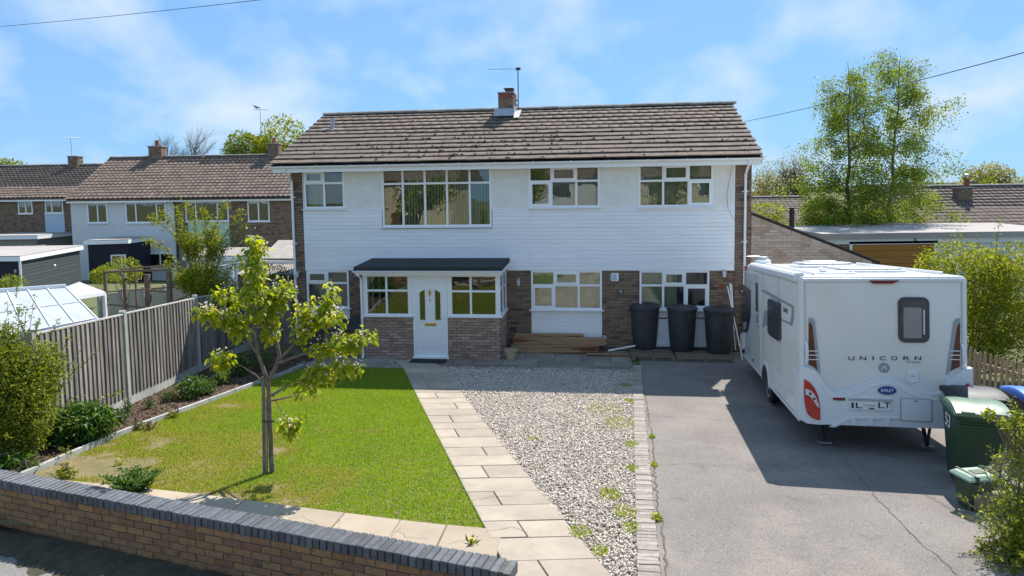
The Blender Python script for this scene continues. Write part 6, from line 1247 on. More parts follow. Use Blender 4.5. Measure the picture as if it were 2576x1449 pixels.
# ------------------------------------------------------------------ right-hand side: flat garage, bungalow roofs
gx0, gx1, gy0, gy1, gzt = 11.45, 21.0, 25.0, 29.7, 2.64
gg = thing('flat_garage', 'flat-roofed garage with orange-brown door and peeling white fascia', 'garage', (gx0, gy0, 0)); W_ = gx1-gx0
MB().box((0.1, .12, -1), (W_-.1, gy1-gy0-.1, gzt-.3)).build('wall', M['mortar'], gg)
GFm = Frame(gx0, gy0, 0)
d0, d1 = GFm.px(2145, 607)[0], GFm.px(2352, 607)[0]
for z in np.arange(-.2, gzt-.4, .225):
    u = d1+.1-.2*(round(z/.225) % 2)
    while u < W_-.1: MB().box((max(u, d1+.1)+.004, .09, z+.004), (min(u+.44, W_-.1)-.004, .125, z+.221)).build('block', M['white_wall'], gg); u += .45
nbk = [TR((u, .085, z), (0, 0, 0), ((L_-.01)/.215, 1, 1)) for u, z, L_ in bricks_in((.1, d0-.08, 0, gzt-.4), r5)]; pieces([c for c in gg.children if c.name.startswith('wall')][0], 'brick', BRICK, nbk, 200)
for a, b in ((d0-.09, d0), (d1, d1+.09)): MB().box((a, .02, -.2), (b, .11, 2.2)).build('door_frame', M['upvc'], gg)
MB().box((d0-.12, .01, 2.2), (d1+.12, .11, 2.31)).build('door_frame', M['upvc'], gg)
dr_ = MB().box((d0, .08, -.2), (d1, .1, 2.2)).build('garage_door', M['dark_metal'], gg)
for k in range(10): MB().box((d0+.01, .05, -.2+k*.24+.006), (d1-.01, .085, -.2+k*.24+.234)).build('door_board', M['orange'], dr_)
MB().box((-.05, -.04, gzt-.22), (W_, .0, gzt-.02)).build('fascia', M['corr'], gg); MB().box((-.02, .01, gzt-.42), (W_, .05, gzt-.2)).build('peeling_fascia', M['peel'], gg)
MB().add([(-.08, -.06, gzt-.02), (W_, -.06, gzt-.02), (W_, gy1-gy0, gzt+.05), (4.5, gy1-gy0, gzt+.10), (-.0, gy1-gy0, gzt+.02), (-.08, -.06, gzt-.22), (W_, -.06, gzt-.22), (W_, gy1-gy0, gzt-.2), (4.5, gy1-gy0, gzt-.2), (0, gy1-gy0, gzt-.2)], [(0, 1, 2, 3, 4), (5, 9, 8, 7, 6), (0, 5, 6, 1), (1, 6, 7, 2), (2, 7, 8, 3), (3, 8, 9, 4), (4, 9, 5, 0)]).build('flat_roof', M['felt_l'], gg)
MB().box((-.03, .0, gzt-.5), (.1, gy1-gy0-.1, gzt-.22)).build('side_board', M['peel'], gg)
BF = Frame(21.5, 34.6, R(0)); FT = flat_tile('slab_tile', M['tile_g'], .34, .33)
b1, bw1, br1 = nhouse(BF, 'bungalow', 'bungalow with grey-brown diagonal tiled roof and brick chimney at the right', -.3, 13.5, 2.15, 4.28, M['brick_b'], dep=8, tile=FT, ga=.34, tw=.33)
bc = nchim(BF, b1, 2414, 2446, 523-50, 520, 2.4, 2.6, False); (u, z) = BF.px(2431, 470, 2.7); MB().lathe([(.15, 0), (.13, .5), (.14, .52), (.09, .52)], 12, (u, 2.7, z-.05)).build('chimney_pot', M['brick_r'], bc, smooth=True); MB().lathe([(.11, .52), (.13, .6), (.12, .72), (.05, .76)], 10, (u, 2.7, z-.05)).build('cowl', M['metal'], bc, smooth=True)
BF2 = Frame(13.5, 41.0, R(3)); b2, bw2, br2 = nhouse(BF2, 'bungalow', 'small brown tiled roof glimpsed between the house and the birches', .3, 5.2, 1.9, 3.72, M['brick_b'], dep=7, tile=FT, ga=.34, tw=.33)
BF3 = Frame(40, 58, 0); b3, _, _ = nhouse(BF3, 'bungalow', 'distant roof with dark chimney beyond the bungalow', -4, 6, 2.2, 4.1, M['brick_b'], dep=8, tile=FT, ga=.5, tw=.5, limit=0); nchim(BF3, b3, 2443, 2462, 457, 470, 3.7, 3.6, False)
# houses across the road (seen only as reflections in the windows)
for (x0, y0, wd, lab, wm) in ((-24, -20, 9, 'cream rendered house across the road behind the viewpoint', M['cream_house']), (-11, -22, 8, 'pale grey house across the road behind the viewpoint', M['white_wall']), (1, -21, 8, 'cream gabled house across the road behind the viewpoint', M['cream_house'])):
    t = thing('opposite_house', lab, 'house', (x0, y0, .5)); MB().box((0, -7, -.3), (wd, 0, 5)).build('wall', wm, t); MB().prism([(.4, 4.9), (-3.5, 6.9), (-7.4, 4.9)], -.3, wd+.3, lambda a, b, d: (d, a, b)).build('roof', M['tile_n'], t)
    for u in (1.2, 4.8):
        for z in (.9, 3.3): w_ = MB().box((u, .0, z), (u+1.7, .05, z+1.2)).build('window', M['upvc'], t); MB().box((u+.1, .05, z+.1), (u+1.6, .06, z+1.1)).build('pane', M['van_glass'], w_)
    MB().box((wd/2-.5, 0, 0), (wd/2+.5, .06, 2.1)).build('door', M['oldwood'], t)
# ------------------------------------------------------------------ vegetation
vg = np.random.default_rng(99)
def leaf_cloud(name, P, size, mat, parent, rg, up=.35, aspect=.55, fold=.25, droop=0., dirs=None, jit=1.0):
    """one small folded four-point leaf at every point"""
    n = len(P); d = rg.normal(size=(n, 3))*jit; d[:, 2] += droop*-1.0
    if dirs is not None: d = d*.6+dirs
    d /= np.linalg.norm(d, axis=1)[:, None]; nn_ = rg.normal(size=(n, 3)); nn_[:, 2] += up*3; s = np.cross(d, nn_); s /= np.linalg.norm(s, axis=1)[:, None]+1e-9; nn_ = np.cross(s, d)
    L = (size*rg.uniform(.6, 1.3, n))[:, None]; w_ = L*aspect/2
    base = P; mid = P+d*L*.45; tip = P+d*L-nn_*L*fold*.4
    V = np.stack([base, mid-s*w_+nn_*L*fold*.5, tip, mid+s*w_+nn_*L*fold*.5, mid], 1)
    T_ = np.array([(0, 1, 4), (1, 2, 4), (4, 2, 3), (0, 4, 3)]); T_ = (T_[None]+(np.arange(n)*5)[:, None, None]).reshape(-1, 3)
    return npmesh(name, V, T_, mat, parent, np.repeat(rg.random(n), 5))
def tubes(name, segs, mat, parent, n=6):
    """segs: list of (p0, p1, r0, r1)"""
    A = np.array([s[0] for s in segs], float); B = np.array([s[1] for s in segs], float); r0 = np.array([s[2] for s in segs])[:, None, None]; r1 = np.array([s[3] for s in segs])[:, None, None]
    d = B-A; d /= np.linalg.norm(d, axis=1)[:, None]+1e-9; ref = np.where(np.abs(d[:, :1]) < .8, np.array([[1., 0, 0]]), np.array([[0, 1., 0]])); x = np.cross(d, ref); x /= np.linalg.norm(x, axis=1)[:, None]; y = np.cross(d, x)
    a = np.linspace(0, 2*np.pi, n, endpoint=False); c = (x[:, None]*np.cos(a)[None, :, None]+y[:, None]*np.sin(a)[None, :, None]); V = np.concatenate([A[:, None]+c*r0, B[:, None]+c*r1], 1); m_ = len(segs)
    q = np.array([(k, (k+1) % n, n+(k+1) % n, n+k) for k in range(n)]); Q = (q[None]+(np.arange(m_)*2*n)[:, None, None]).reshape(-1, 4)
    return npmesh(name, V, Q, mat, parent, smooth=True)
def grow(rg, p, d, L, r, lev, segs, tips, wig=.15, up=.1, nch=3, ratio=.62, ang=.7, steps=4):
    p = np.array(p, float); d = np.array(d, float)/np.linalg.norm(d); st = L/steps; pts = [p.copy()]
    for i in range(steps):
        d = d+rg.normal(0, wig, 3)+np.array([0, 0, up]); d /= np.linalg.norm(d); q = p+d*st; ra, rb = r*(1-i/steps*.55), r*(1-(i+1)/steps*.55); segs.append((p, q, ra, rb)); p = q; pts.append((p.copy(), d.copy(), rb))
        if lev > 0 and i >= 1:
            for k in range(nch if i == steps-1 else max(1, nch-1)):
                t = rg.normal(size=3); t -= d*(t@d); t /= np.linalg.norm(t); nd = d*math.cos(ang*rg.uniform(.6, 1.2))+t*math.sin(ang*rg.uniform(.6, 1.2)); grow(rg, p, nd, L*ratio*rg.uniform(.7, 1.15), rb*.65, lev-1, segs, tips, wig, up, nch, ratio, ang, steps)
        if lev == 0: tips.append((p.copy(), d.copy()))
def around(rg, pts, n, sd): i = rg.integers(0, len(pts), n); return np.asarray(pts)[i]+rg.normal(0, 1, (n, 3))*sd
def shell(rg, c, rad, n, lump=.25, k=9, inner=.55):
    """points in the outer part of a lumpy ellipsoid"""
    d = rg.normal(size=(n, 3)); d /= np.linalg.norm(d, axis=1)[:, None]; ks = rg.normal(size=(k, 3)); ks /= np.linalg.norm(ks, axis=1)[:, None]; am = rg.uniform(-1, 1, k)
    b = 1+lump*sum(a*np.exp(-((1-d@q)*4.5)) for a, q in zip(am, ks)); rr = (inner+(1-inner)*rg.random(n)**.6)*b; return np.asarray(c)+d*rr[:, None]*np.asarray(rad)
# --- cherry tree on the lawn
TB = G(680, 1188); TD = TB[1]
def tp(x, y, dd=0): return at(x, y, TD+dd)-np.array(TB)
tree = thing('cherry_tree', 'young blossoming cherry tree with yellow-green leaves on the lawn', 'tree', tuple(TB))
def chain(pts, r0, r1):
    n = len(pts); return [(pts[i], pts[i+1], r0+(r1-r0)*i/(n-1), r0+(r1-r0)*(i+1)/(n-1)) for i in range(n-1)]
segs = []
trunk = [np.array([.03, .0, -.05]), tp(682, 1150), tp(681, 1100), tp(678, 1040), tp(676, 985), tp(674, 955)]
segs += chain(trunk, .036, .028)
br = {
 'a': [tp(674, 965), tp(663, 930, -.03), tp(650, 893, -.06), tp(642, 850, -.1), tp(632, 800, -.1), tp(640, 745, -.06), tp(641, 690, -.03), tp(638, 640, 0), tp(634, 606, .02)],
 'b': [tp(650, 893, -.06), tp(620, 850, -.12), tp(590, 815, -.2), tp(550, 795, -.25), tp(508, 783, -.3)],
 'c': [tp(672, 975), tp(645, 945, -.05), tp(615, 925, -.1), tp(580, 908, -.15), tp(548, 900, -.2)],
 'd': [tp(676, 955), tp(692, 925, .05), tp(703, 895, .08), tp(698, 865, .1), tp(680, 838, .12), tp(668, 800, .15), tp(690, 765, .2), tp(705, 738, .25), tp(730, 706, .3)],
 'e': [tp(703, 905, .05), tp(735, 870, .1), tp(765, 835, .1), tp(800, 805, .12), tp(820, 775, .15), tp(828, 745, .15)],
 'f': [tp(703, 912, .0), tp(750, 895, -.1), tp(800, 880, -.15), tp(850, 868, -.2), tp(895, 852, -.2), tp(925, 848, -.2)],
 'g': [tp(684, 995), tp(715, 975, -.15), tp(745, 965, -.25), tp(790, 945, -.3), tp(840, 930, -.35), tp(885, 915, -.4)],
 'h': [tp(684, 1008), tp(725, 1000, -.2), tp(760, 985, -.3), tp(790, 975, -.35)],
 'i': [tp(684, 985), tp(697, 1015, -.1), tp(712, 1040, -.15), tp(732, 1062, -.2), tp(735, 1075, -.2)],
 'j': [tp(632, 800, -.1), tp(600, 770, -.05), tp(575, 755, 0), tp(560, 742, .05)],
 'k': [tp(765, 835, .1), tp(770, 795, .2), tp(760, 770, .25)],
 'l': [tp(800, 805, .12), tp(835, 800, .0), tp(858, 800, -.05)],
 'm': [tp(640, 745, -.06), tp(665, 740, .1), tp(690, 735, .2)]}
rad = dict(a=.030, b=.016, c=.014, d=.032, e=.020, f=.020, g=.020, h=.013, i=.007, j=.01, k=.009, l=.009, m=.008)
for k_, pts in br.items(): segs += chain(pts, rad[k_], .004)
tubes('trunk', segs, M['bark_l'], tree, 8)
stk = MB().bar(tp(665, 1186, -.05)-[0, 0, .1], tp(662, 948, -.02), .034, .034).bar(tp(672, 1186, -.03)-[0, 0, .1], tp(671, 1000, -.02), .02, .02).build('stake', M['fence'], tree); MB().tube([tp(660, 1060, -.08), tp(690, 1060, -.08)], .012, 6).build('tie', M['black'], tree)
def clus(pts, t0, n): # sample positions along the outer part of a branch
    out = []; 
    for _ in range(n):
        t = t0+(1-t0)*vg.random(); x = t*(len(pts)-1); i = min(int(x), len(pts)-2); out.append(pts[i]+(pts[i+1]-pts[i])*(x-i))
    return out
cp_ = []
for k_, t0, n in (('a', .48, 84), ('b', .30, 58), ('c', .75, 26), ('d', .42, 70), ('e', .32, 62), ('f', .32, 58), ('g', .42, 46), ('h', .7, 6), ('i', .78, 20), ('j', .3, 26), ('k', .3, 22), ('l', .25, 16), ('m', .4, 14)):
    cp_ += clus(br[k_], t0, n)
cp_ = np.array(cp_)+vg.normal(0, 1, (len(cp_), 3))*np.array([.06, .07, .05])
# drooping leaf tufts; each tuft has 3 to 5 leaves
LF = []
for c in cp_:
    for _ in range(vg.integers(5, 9)):
        a = vg.uniform(0, 2*math.pi); d = np.array([math.cos(a), math.sin(a), -vg.uniform(.2, 1.5)]); d /= np.linalg.norm(d); nn_ = np.array([vg.normal()*.4, vg.normal()*.4, 1.0]); s = np.cross(d, nn_); s /= np.linalg.norm(s); nn_ = np.cross(s, d); L = vg.uniform(.06, .115)
        LF.append(AX(c+vg.normal(0, .032, 3), s*L, d*L, nn_*L))
vg.shuffle(np.arange(3)); idx = vg.permutation(len(LF)); LF = [LF[i] for i in idx]
LEAF = TM('leaf', [(0, 0, 0), (-.2, .25, .05), (-.27, .5, .07), (-.16, .8, .0), (0, 1.05, -.16), (.16, .8, .0), (.27, .5, .07), (.2, .25, .05), (0, .3, 0), (0, .6, -.02)], [(0, 8, 1), (0, 7, 8), (1, 8, 9, 2), (8, 7, 6, 9), (2, 9, 3), (9, 6, 5), (3, 9, 4), (9, 5, 4)], M['leaf_cherry'])
pieces(tree, 'leaf', LEAF, LF, 300, 'crown')
bi = vg.permutation(len(cp_))[:170]; bl_ = np.repeat(cp_[bi], 8, 0)+vg.normal(0, .035, (len(bi)*8, 3))+[0, 0, .03]
bo = leaf_cloud('blossom', bl_, .032, M['petal'], tree, vg, up=.5, aspect=.9); bo['kind'] = 'stuff'
# --- generic shrub
def shrub(name, label, cat, base, blobs, n, size, mat, stems=8, stem_mat=None, aspect=.5, droop=0., group=None, flowers=None, hgt=None, up=.35, inner=.5, lump=.25, sprays=0):
    t = thing(name, label, cat, tuple(base), group=group); b = np.array(base); P = []; tot = sum(r[0]*r[1]*r[2] for _, r in blobs); segs = []
    for c, r in blobs:
        k = max(20, int(n*r[0]*r[1]*r[2]/tot)); q = shell(vg, np.asarray(c)-b, r, k, lump, inner=inner); P.append(q)
        for _ in range(max(2, stems//len(blobs))):
            e = q[vg.integers(len(q))]; s0 = np.array([vg.normal(0, .05), vg.normal(0, .05), 0]); m_ = s0*.5+e*.5+np.array([0, 0, .1])+vg.normal(0, .04, 3); segs += [(s0, m_, .012, .008), (m_, e, .008, .003)]
    cen = np.average([np.asarray(c)-b for c, r in blobs], axis=0, weights=[r[0]*r[1]*r[2] for c, r in blobs]); sz_ = sprays
    for _ in range(sprays):
        c, r = blobs[vg.integers(len(blobs))]; e = np.asarray(c)-b+vg.normal(0, .62, 3)*np.asarray(r)*np.array([1, 1, .9]); o_ = e-cen*np.array([1, 1, .35]); o_[2] += .25*np.linalg.norm(o_); e2 = e+o_/(np.linalg.norm(o_)+1e-9)*max(r)*vg.uniform(.45, .95); k = int(vg.integers(14, 34)); tt = vg.random(k)[:, None]**.7; P.append(e+(e2-e)*tt+vg.normal(0, size*.45, (k, 3))-np.array([0, 0, .12])*max(r)*tt**2); segs.append((e, e2-np.array([0, 0, .12])*max(r), .006, .002))
    P = np.concatenate(P); P = P[P[:, 2]+b[2] > np.array([0.0])+b[2]-.02]; tubes('stems', segs, stem_mat or M['bark_far'], t, 5)['kind'] = 'stuff'; f = leaf_cloud('foliage', P, size, mat, t, vg, up=up, aspect=aspect, droop=droop); f['kind'] = 'stuff'
    if flowers:
        m_, k, sz = flowers; i = vg.integers(0, len(P), k); q = P[i]+(P[i]-P.mean(0))*.04; q = np.repeat(q, 5, 0)+vg.normal(0, sz*.35, (k*5, 3)); f = leaf_cloud('flowers', q, sz, m_, t, vg, up=.6, aspect=.9); f['kind'] = 'stuff'
    return t
def pb(x, y, D, r): return (at(x, y, D), r)
SL = G(70, 1150)
shrub('shrub', 'large yellow-green shrub at the left edge of the flower bed', 'shrub', SL, [pb(30, 1010, SL[1], (.72, .55, .72)), pb(75, 950, SL[1]+.2, (.46, .4, .55)), pb(110, 920, SL[1]+.3, (.30, .25, .36)), pb(-20, 900, SL[1], (.55, .4, .5)), pb(40, 1100, SL[1]-.1, (.48, .35, .34)), pb(20, 850, SL[1]+.2, (.28, .2, .3)), pb(-40, 1060, SL[1]-.2, (.5, .4, .5))], 30000, .046, M['leaf_shrub'], stems=60, lump=.45, inner=.2, sprays=170)
tw_ = []
for k in range(16): a = at(vg.uniform(-20, 110), vg.uniform(860, 920), SL[1]+.1); b = a+np.array([vg.normal(0, .10), 0, vg.uniform(.15, .38)]); tw_.append((a-SL, b-SL, .006, .002))
tubes('twigs', tw_, M['bark_far'], bpy.data.objects['shrub'], 5)
PP = G(200, 1115); shrub('peony', 'dense glossy green peony clump in the flower bed', 'plant', PP, [pb(205, 1065, PP[1], (.42, .4, .34)), pb(150, 1075, PP[1]-.1, (.28, .3, .28)), pb(250, 1060, PP[1]+.15, (.24, .3, .28))], 2600, .13, M['leaf_dark'], stems=20, aspect=.28, droop=.3, inner=.4)
for i, (x, y, D_, r, n, sz, mt, lab, fl) in enumerate([
    (480, 995, 0, (.3, .3, .26), 420, .10, 'leaf_dark', 'green bluebell clump at the foot of the middle fence post', (M['petal_l'], 12, .03)),
    (520, 985, 0, (.2, .2, .2), 260, .09, 'leaf_dark', 'leafy perennial below the cherry tree branch', None),
    (300, 1060, 0, (.14, .14, .16), 120, .07, 'leaf_dark', 'small leafy plant beside the peony clump', None),
    (345, 1072, 0, (.10, .10, .07), 90, .05, 'leaf_hedge', 'low yellow-green seedling on the bare soil', None),
    (375, 1072, 0, (.07, .07, .05), 60, .05, 'leaf_hedge', 'tiny bright green seedling near the edging', None),
    (320, 1040, 0, (.10, .1, .22), 110, .06, 'leaf_dark', 'upright small plant against the concrete post', None),
    (420, 1005, 0, (.12, .1, .14), 100, .07, 'leaf_dark', 'thin leafy plant at the gravel board', None),
    (375, 1022, 0, (.09, .1, .12), 80, .06, 'leaf_dark', 'small plant at the foot of the fence boards', None),
    (435, 1042, 0, (.12, .1, .06), 100, .05, 'leaf_hedge', 'pale low plant by the concrete edging', (M['petal_y'], 4, .03)),
    (560, 960, 0, (.16, .14, .2), 140, .10, 'leaf_dark', 'shaded plant in the far part of the bed', (M['petal_o'], 3, .05)),
    (605, 938, 0, (.2, .2, .3), 130, .16, 'leaf_dark', 'spiky leaved plant with red flower in the shaded bed', (M['petal_o'], 3, .06)),
    (660, 925, 0, (.3, .25, .28), 260, .08, 'leaf_dark', 'dark leafy plant in the shaded end of the bed', None),
    (20, 1170, 0, (.2, .2, .13), 160, .12, 'leaf_dark', 'broad-leaved green plant just behind the wall', None),
    (75, 1178, 0, (.12, .1, .08), 60, .09, 'leaf_dark', 'small plant behind the wall near the soil bed', (M['petal_y'], 2, .04)),
    (165, 1195, 0, (.16, .12, .10), 140, .06, 'leaf_hedge', 'little weed clump on the bare lawn corner', None)]):
    P = G(x, y+8); shrub('bed_plant', lab, 'plant', P, [((P[0], P[1], P[2]+r[2]*.8), r)], int(n*1.5), sz, M[mt], stems=8, aspect=.32, inner=.2, flowers=fl, group='plants in the flower bed')
# ferny plant by the wall
PF = G(335, 1238); fn = thing('fern', 'feathery dark green fern-like clump behind the wall', 'fern', tuple(PF)); Pl = []; Dl = []; segs = []
for k in range(46):
    a = vg.uniform(0, 6.28); L = vg.uniform(.22, .42); q0 = np.array([vg.normal(0, .07), vg.normal(0, .05), 0]); d = np.array([math.cos(a)*.75, math.sin(a)*.5, 1.0])
    for j in range(14): f = j/13; p = q0+d*L*f*np.array([1, 1, 1-.45*f]); Pl += [p, p]; s_ = np.array([-math.sin(a), math.cos(a), 0]); Dl += [s_*1.2+d*.5, -s_*1.2+d*.5]
    segs.append((q0, q0+d*L*np.array([.9, .9, .6]), .004, .002))
leaf_cloud('fronds', np.array(Pl), .07, M['leaf_dark'], fn, vg, aspect=.28, dirs=np.array(Dl)*1.5)['kind'] = 'stuff'; tubes('stems', segs, M['leaf_dark'], fn, 4)
# dandelions on the lawn
for k, (x, y, lab) in enumerate([(300, 1168, 'yellow dandelion on the bare corner of the lawn'), (1188, 1372, 'yellow dandelion at the wall by the cream slabs'), (1648, 1308, 'yellow flowered weed on the brick edging')]):
    P = G(x, y); t = thing('dandelion', lab, 'weed', tuple(P)); tubes('stem', [((0, 0, 0), (0, 0, .07), .003, .003)], M['leaf_hedge'], t, 5); leaf_cloud('flower', np.tile([[0, 0, .07]], (14, 1)), .028, M['petal_y'], t, vg, up=1); leaf_cloud('leaves', np.tile([[0, 0, .01]], (24, 1))+vg.normal(0, .02, (24, 3))*[1, 1, .2], .08, M['leaf_hedge'], t, vg, up=.6, aspect=.3)
# shrub at lower right, with small yellow flowers
SR = G(2560, 1400); SD = SR[1]
shrub('flowering_shrub', 'olive-green shrub with pale yellow flowers at the lower right corner', 'shrub', SR, [pb(2552, 1335, SD, (.25, .3, .30)), pb(2575, 1230, SD+.2, (.17, .3, .28)), pb(2585, 1120, SD+.4, (.12, .2, .22)), pb(2530, 1420, SD-.2, (.17, .2, .13)), pb(2610, 1380, SD-.1, (.30, .3, .40)), pb(2500, 1385, SD+.1, (.10, .12, .09))], 11000, .034, M['leaf_shrub'], stems=40, flowers=(M['petal_y'], 110, .026), lump=.5, inner=.3, aspect=.45, sprays=110)
shrub('bramble', 'leafy shoot leaning across the blue-lidded bin at the right edge', 'shrub', at(2570, 1150, SD+.5), [pb(2490, 1045, SD+.4, (.06, .06, .07)), pb(2525, 1068, SD+.4, (.07, .06, .05)), pb(2560, 1050, SD+.4, (.07, .06, .07))], 150, .055, M['leaf_hedge'], stems=9)
# hedge behind the picket fence
HBs = np.array([10.3, 15.2, 0.]); shrub('hedge_bush', 'big rounded yellow-green bush behind the caravan and picket fence', 'bush', HBs, [pb(2420, 720, 15.2, (1.15, .95, .95)), pb(2362, 680, 14.8, (.38, .45, .28)), pb(2520, 760, 15.0, (.9, .9, 1.2)), pb(2480, 668, 15.3, (.6, .6, .38)), pb(2590, 740, 15.2, (.7, .7, .9)), pb(2440, 850, 14.6, (.9, .6, .7)), pb(2560, 880, 14.4, (.8, .5, .6))], 24000, .07, M['leaf_hedge'], stems=60, inner=.5, lump=.4, sprays=90)
# tall open shrub behind the fence (long shoots)
TS = at(500, 770, 17.5); TS[2] = gz(TS[0], TS[1]); ts_ = thing('tall_shrub', 'tall open shrub with long arching light green shoots behind the fence', 'shrub', tuple(TS)); segs = []; Pl = []; D_ = TS[1]
def shoot(pts, n, sd=.05, r=.014):
    pts = [np.array(p) for p in pts]; segs.extend(chain(pts, r, .004))
    for _ in range(n): x = vg.random()*(len(pts)-1); i = min(int(x), len(pts)-2); Pl.append(pts[i]+(pts[i+1]-pts[i])*(x-i)+vg.normal(0, sd, 3))
def tq(x, y, d=0): return at(x, y, D_+d)-TS
for pts, n in [([tq(500, 770), tq(470, 700), tq(420, 630), tq(362, 598)], 150), ([tq(505, 770), tq(480, 660), tq(455, 570), tq(445, 520)], 170), ([tq(505, 770), tq(490, 640), tq(400, 560), tq(380, 548)], 120), ([tq(510, 770), tq(500, 650), tq(490, 560), tq(468, 510)], 190), ([tq(510, 770), tq(520, 650), tq(540, 570), tq(572, 508)], 190), ([tq(515, 770), tq(540, 690), tq(570, 620), tq(625, 565)], 150), ([tq(515, 770), tq(525, 640), tq(520, 560), tq(510, 525)], 190), ([tq(500, 770), tq(460, 720), tq(430, 680), tq(415, 660)], 100), ([tq(520, 770), tq(565, 700), tq(600, 650), tq(640, 628)], 120), ([tq(500, 770), tq(470, 640), tq(430, 560), tq(402, 530)], 130), ([tq(510, 770), tq(545, 620), tq(590, 560), tq(612, 530)], 120)]: shoot(pts, n*3, .055)
q = np.concatenate([shell(vg, tq(500, 705), (.75, .5, .48), 4800, .5, inner=.2), shell(vg, tq(565, 735), (.42, .35, .32), 1500, .5, inner=.2), shell(vg, tq(480, 620), (.36, .35, .5), 1700, .4, inner=.1), shell(vg, tq(535, 620), (.36, .35, .55), 1700, .4, inner=.1)]); Pl = np.concatenate([np.array(Pl), q])
tubes('stems', segs, M['bark_far'], ts_, 6); leaf_cloud('foliage', Pl, .062, M['leaf_hedge'], ts_, vg, aspect=.55)['kind'] = 'stuff'
P = at(690, 720, 20.5); P[2] = 0; shrub('ivy_mound', 'green climbing mound beside the corrugated store', 'shrub', P, [pb(680, 700, 20.5, (.7, .4, .5)), pb(640, 690, 20.3, (.3, .3, .7))], 2200, .06, M['leaf_dark'], stems=10)
for x, y, D, r, lab, mt in ((310, 685, 22, .6, 'yellow-green bush behind the timber frame', 'leaf_hedge'), (790/2.07/1.49, 690, 27, .5, 'small bush by the dark garden room wall', 'leaf_hedge'), (20, 722, 24, .6, 'yellowish bush beside the garden room at the far left', 'leaf_shrub')):
    P = at(x, y, D); P[2] = gz(P[0], P[1]); shrub('garden_bush', lab, 'bush', P, [pb(x, y, D, (r, r, r*.8))], 1100, .08, M[mt], stems=8)
# --- trees
def tree_at(name, label, base, H, rg, leafmat, barkmat, nleaf, lsize, spread=.35, lev=3, r0=.14, wig=.12, up=.06, nch=3, ang=.6, droop=.3, ratio=.6, sd=.25, crown_from=.25, group=None, steps=4):
    t = thing(name, label, 'tree', tuple(base), group=group); segs, tips = [], []
    grow(rg, (0, 0, -.1), (rg.normal(0, .05), rg.normal(0, .05), 1), H*.55, r0, lev, segs, tips, wig, up, nch, ratio, ang, steps)
    z = max(p[2] for p, d in tips); k = H/max(z, .1); segs = [(np.array(a)*k, np.array(b)*k, c, e) for a, b, c, e in segs]; tp_ = np.array([p*k for p, d in tips])
    tubes('trunk', segs, barkmat, t, 6)
    if nleaf:
        leaf_cloud('crown', around(rg, tp_, nleaf, sd), lsize, leafmat, t, rg, aspect=.6, droop=droop)['kind'] = 'stuff'
    return t
# the two birches: straight leaders with many ascending side branches
def birch(label, x, D, ytop, seed, lean, half):
    rg = np.random.default_rng(seed); B = at(x, 560, D); B[2] = gz(B[0], B[1]); H = at(x, ytop, D)[2]-B[2]; t = thing('birch_tree', label, 'tree', tuple(B), group='birches behind the garage'); segs = []; P = []
    lead = [np.array([lean*f*H*.08+rg.normal(0, .05), rg.normal(0, .05), H*f]) for f in np.linspace(0, 1, 14)]; segs += chain(lead, .13, .01)
    for k in range(84):
        f = rg.uniform(.16, .97); i = f*13; j = min(int(i), 12); p = lead[j]+(lead[j+1]-lead[j])*(i-j); a = rg.uniform(0, 6.28); L = half*1.12*(1.05-f)**.5*rg.uniform(.45, 1.15)*(1.0 if f > .3 else .85); el = rg.uniform(.25, .95)
        q = p; d = np.array([math.cos(a)*math.cos(el), math.sin(a)*math.cos(el), math.sin(el)]); n_ = 5; r = .028*(1.1-f)+.006
        for s_ in range(n_):
            d = d+np.array([0, 0, -.16])+rg.normal(0, .1, 3); d /= np.linalg.norm(d); q2 = q+d*L/n_; segs.append((q, q2, r*(1-s_/n_), r*(1-(s_+1)/n_)+.002)); q = q2
            if s_ >= 1:
                for _ in range(2): # hanging twigs
                    tw = q+np.array([rg.normal(0, .25), rg.normal(0, .25), -rg.uniform(.1, .7)]); segs.append((q, tw, .004, .002)); m_ = int(rg.integers(50, 90)*max(.28, 1.5-1.2*f)); tt = rg.random(m_)[:, None]; P.append(q+(tw-q)*tt+rg.normal(0, .15, (m_, 3)))
    P = np.concatenate(P); tubes('trunk', segs, M['bark'], t, 5); leaf_cloud('crown', P, .085, M['leaf_birch'], t, rg, aspect=.75, droop=.5)['kind'] = 'stuff'
birch('tall airy birch tree, the left one behind the flat garage', 2135, 30.5, 158, 31, -.2, 3.0); birch('tallest birch tree, the right one behind the flat garage', 2230, 31.5, 140, 32, .5, 3.6)
for x, y, D, r, lab in ((2060, 545, 30, (.9, .8, .8), 'light green bush at the foot of the left birch'), (1925, 535, 33, (1.1, .8, .6), 'light green bush seen beside the house gable'), (2280, 545, 33, (1.3, .9, .9), 'leafy bush at the foot of the right birch'), (2170, 540, 33, (1.6, 1, 1.3), 'dense dark bush between the two birches')):
    P = at(x, y, D); B = P.copy(); B[2] = gz(P[0], P[1]); shrub('garden_bush', lab, 'bush', B, [(P, r), (P-np.array([0, 0, r[2]]), (r[0], r[1], r[2]))], 2400, .11, M['leaf_hedge'] if 'dark' not in lab else M['leaf_birch'], stems=8)
def gtop(x, y, D): P = at(x, y, D); B = P.copy(); B[2] = gz(P[0], P[1]); return B, P[2]-B[2]
B, H = gtop(1985, 385, 52); tree_at('bare_tree', 'gnarled dark tree with few leaves behind the small roof', B, H, np.random.default_rng(5), M['leaf_pale'], M['bark_far'], 500, .12, r0=.35, wig=.28, ang=.9, lev=3, sd=.3)
P = at(1985, 480, 51); shrub('ivy_tree', 'dark ivy-covered stump beneath the gnarled tree', 'tree', np.array([P[0], P[1], gz(P[0], P[1])]), [(P, (1.7, 1.2, 1.5)), (P-np.array([0, 0, 1.5]), (1.9, 1.2, 1.4))], 4500, .16, M['leaf_ivy'], stems=6)
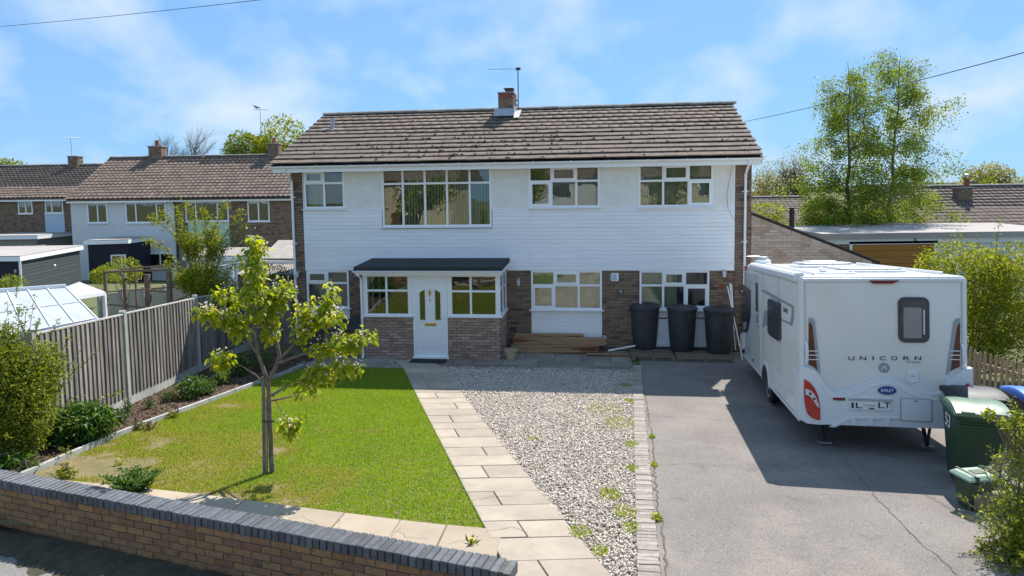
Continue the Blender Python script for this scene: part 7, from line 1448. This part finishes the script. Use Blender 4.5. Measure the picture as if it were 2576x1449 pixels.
for x, y, D, s, n, lab in ((1925, 400, 48, 8, 1500, 'pale spring tree just right of the house gable'), (2030, 372, 55, 9, 1900, 'pale yellowish tree left of the birches'), (1900, 440, 55, 10, 1200, 'thin pale tree half hidden by the house gable')):
    B, H = gtop(x, y, D); tree_at('spring_tree', lab, B, H, np.random.default_rng(s), M['leaf_pale'], M['bark_far'], n, .15, r0=.16, lev=3, sd=.35, wig=.1)
B, H = gtop(420, 306, 72); tree_at('bare_tree', 'leafless tree with spreading branches behind the white terraced house', B, H, np.random.default_rng(12), None, pm('pale_grey_bark', (.20, .18, .145), rough=1), 0, .1, r0=.55, lev=4, wig=.10, ang=.55, up=.05, nch=3, ratio=.66)
B, H = gtop(570, 350, 75); tree_at('bare_tree', 'small leafless tree left of the round green trees', B, H, np.random.default_rng(14), None, M['bark_far'], 0, .1, r0=.18, lev=3, wig=.12, ang=.5)
for x, y, D, rx, rz_, lab, mt, n in ((628, 378, 80, 2.6, 2.4, 'round olive-green treetop behind the terraced roofs', 'leaf_far', 4200), (705, 376, 78, 2.9, 2.6, 'round bright green treetop behind the brick chimney', 'leaf_hedge', 4600), (15, 445, 75, 3.0, 2.0, 'green treetops at the far left edge behind the roofs', 'leaf_far', 3600), (2490, 462, 80, 3.2, 2.6, 'rounded pale green tree beyond the bungalow chimney', 'leaf_pale', 4200), (2470, 470, 78, 1.6, 1.6, 'bright green treetop in front of the pale one', 'leaf_far', 1600), (2566, 480, 85, 1.8, 1.6, 'pale treetop at the far right edge', 'leaf_pale', 1500), (2330, 478, 120, 7, 1.8, 'low distant tree beyond the birches', 'leaf_far', 2500)):
    P = at(x, y, D); B = P.copy(); B[2] = gz(P[0], P[1]); shrub('treetop' if False else 'round_tree', lab, 'tree', B, [(P, (rx, rx, rz_)), (P-np.array([.4*rx, 0, rz_*.5]), (rx*.8, rx, rz_*.8)), (P-np.array([-.5*rx, 0, rz_*.6]), (rx*.8, rx, rz_*.7)), (P-np.array([0, 0, rz_*1.4]), (rx*.9, rx, rz_))], int(n*2.2), .36, M[mt], stems=24, inner=.45, lump=.4)
for k, (x, y, H, s) in enumerate(((-6, -13, 6, 41), (4, -15, 7, 42), (-15, -13, 5, 43), (9, -12, 6, 44))):
    tree_at('street_tree', ['leafy tree across the road facing the porch', 'taller tree across the road facing the gravel', 'small tree across the road facing the fence', 'leafy tree across the road facing the caravan'][k], (x, y, .5), H, np.random.default_rng(s), M['leaf_hedge'], M['bark'], 2500, .22, sd=.45, r0=.15)
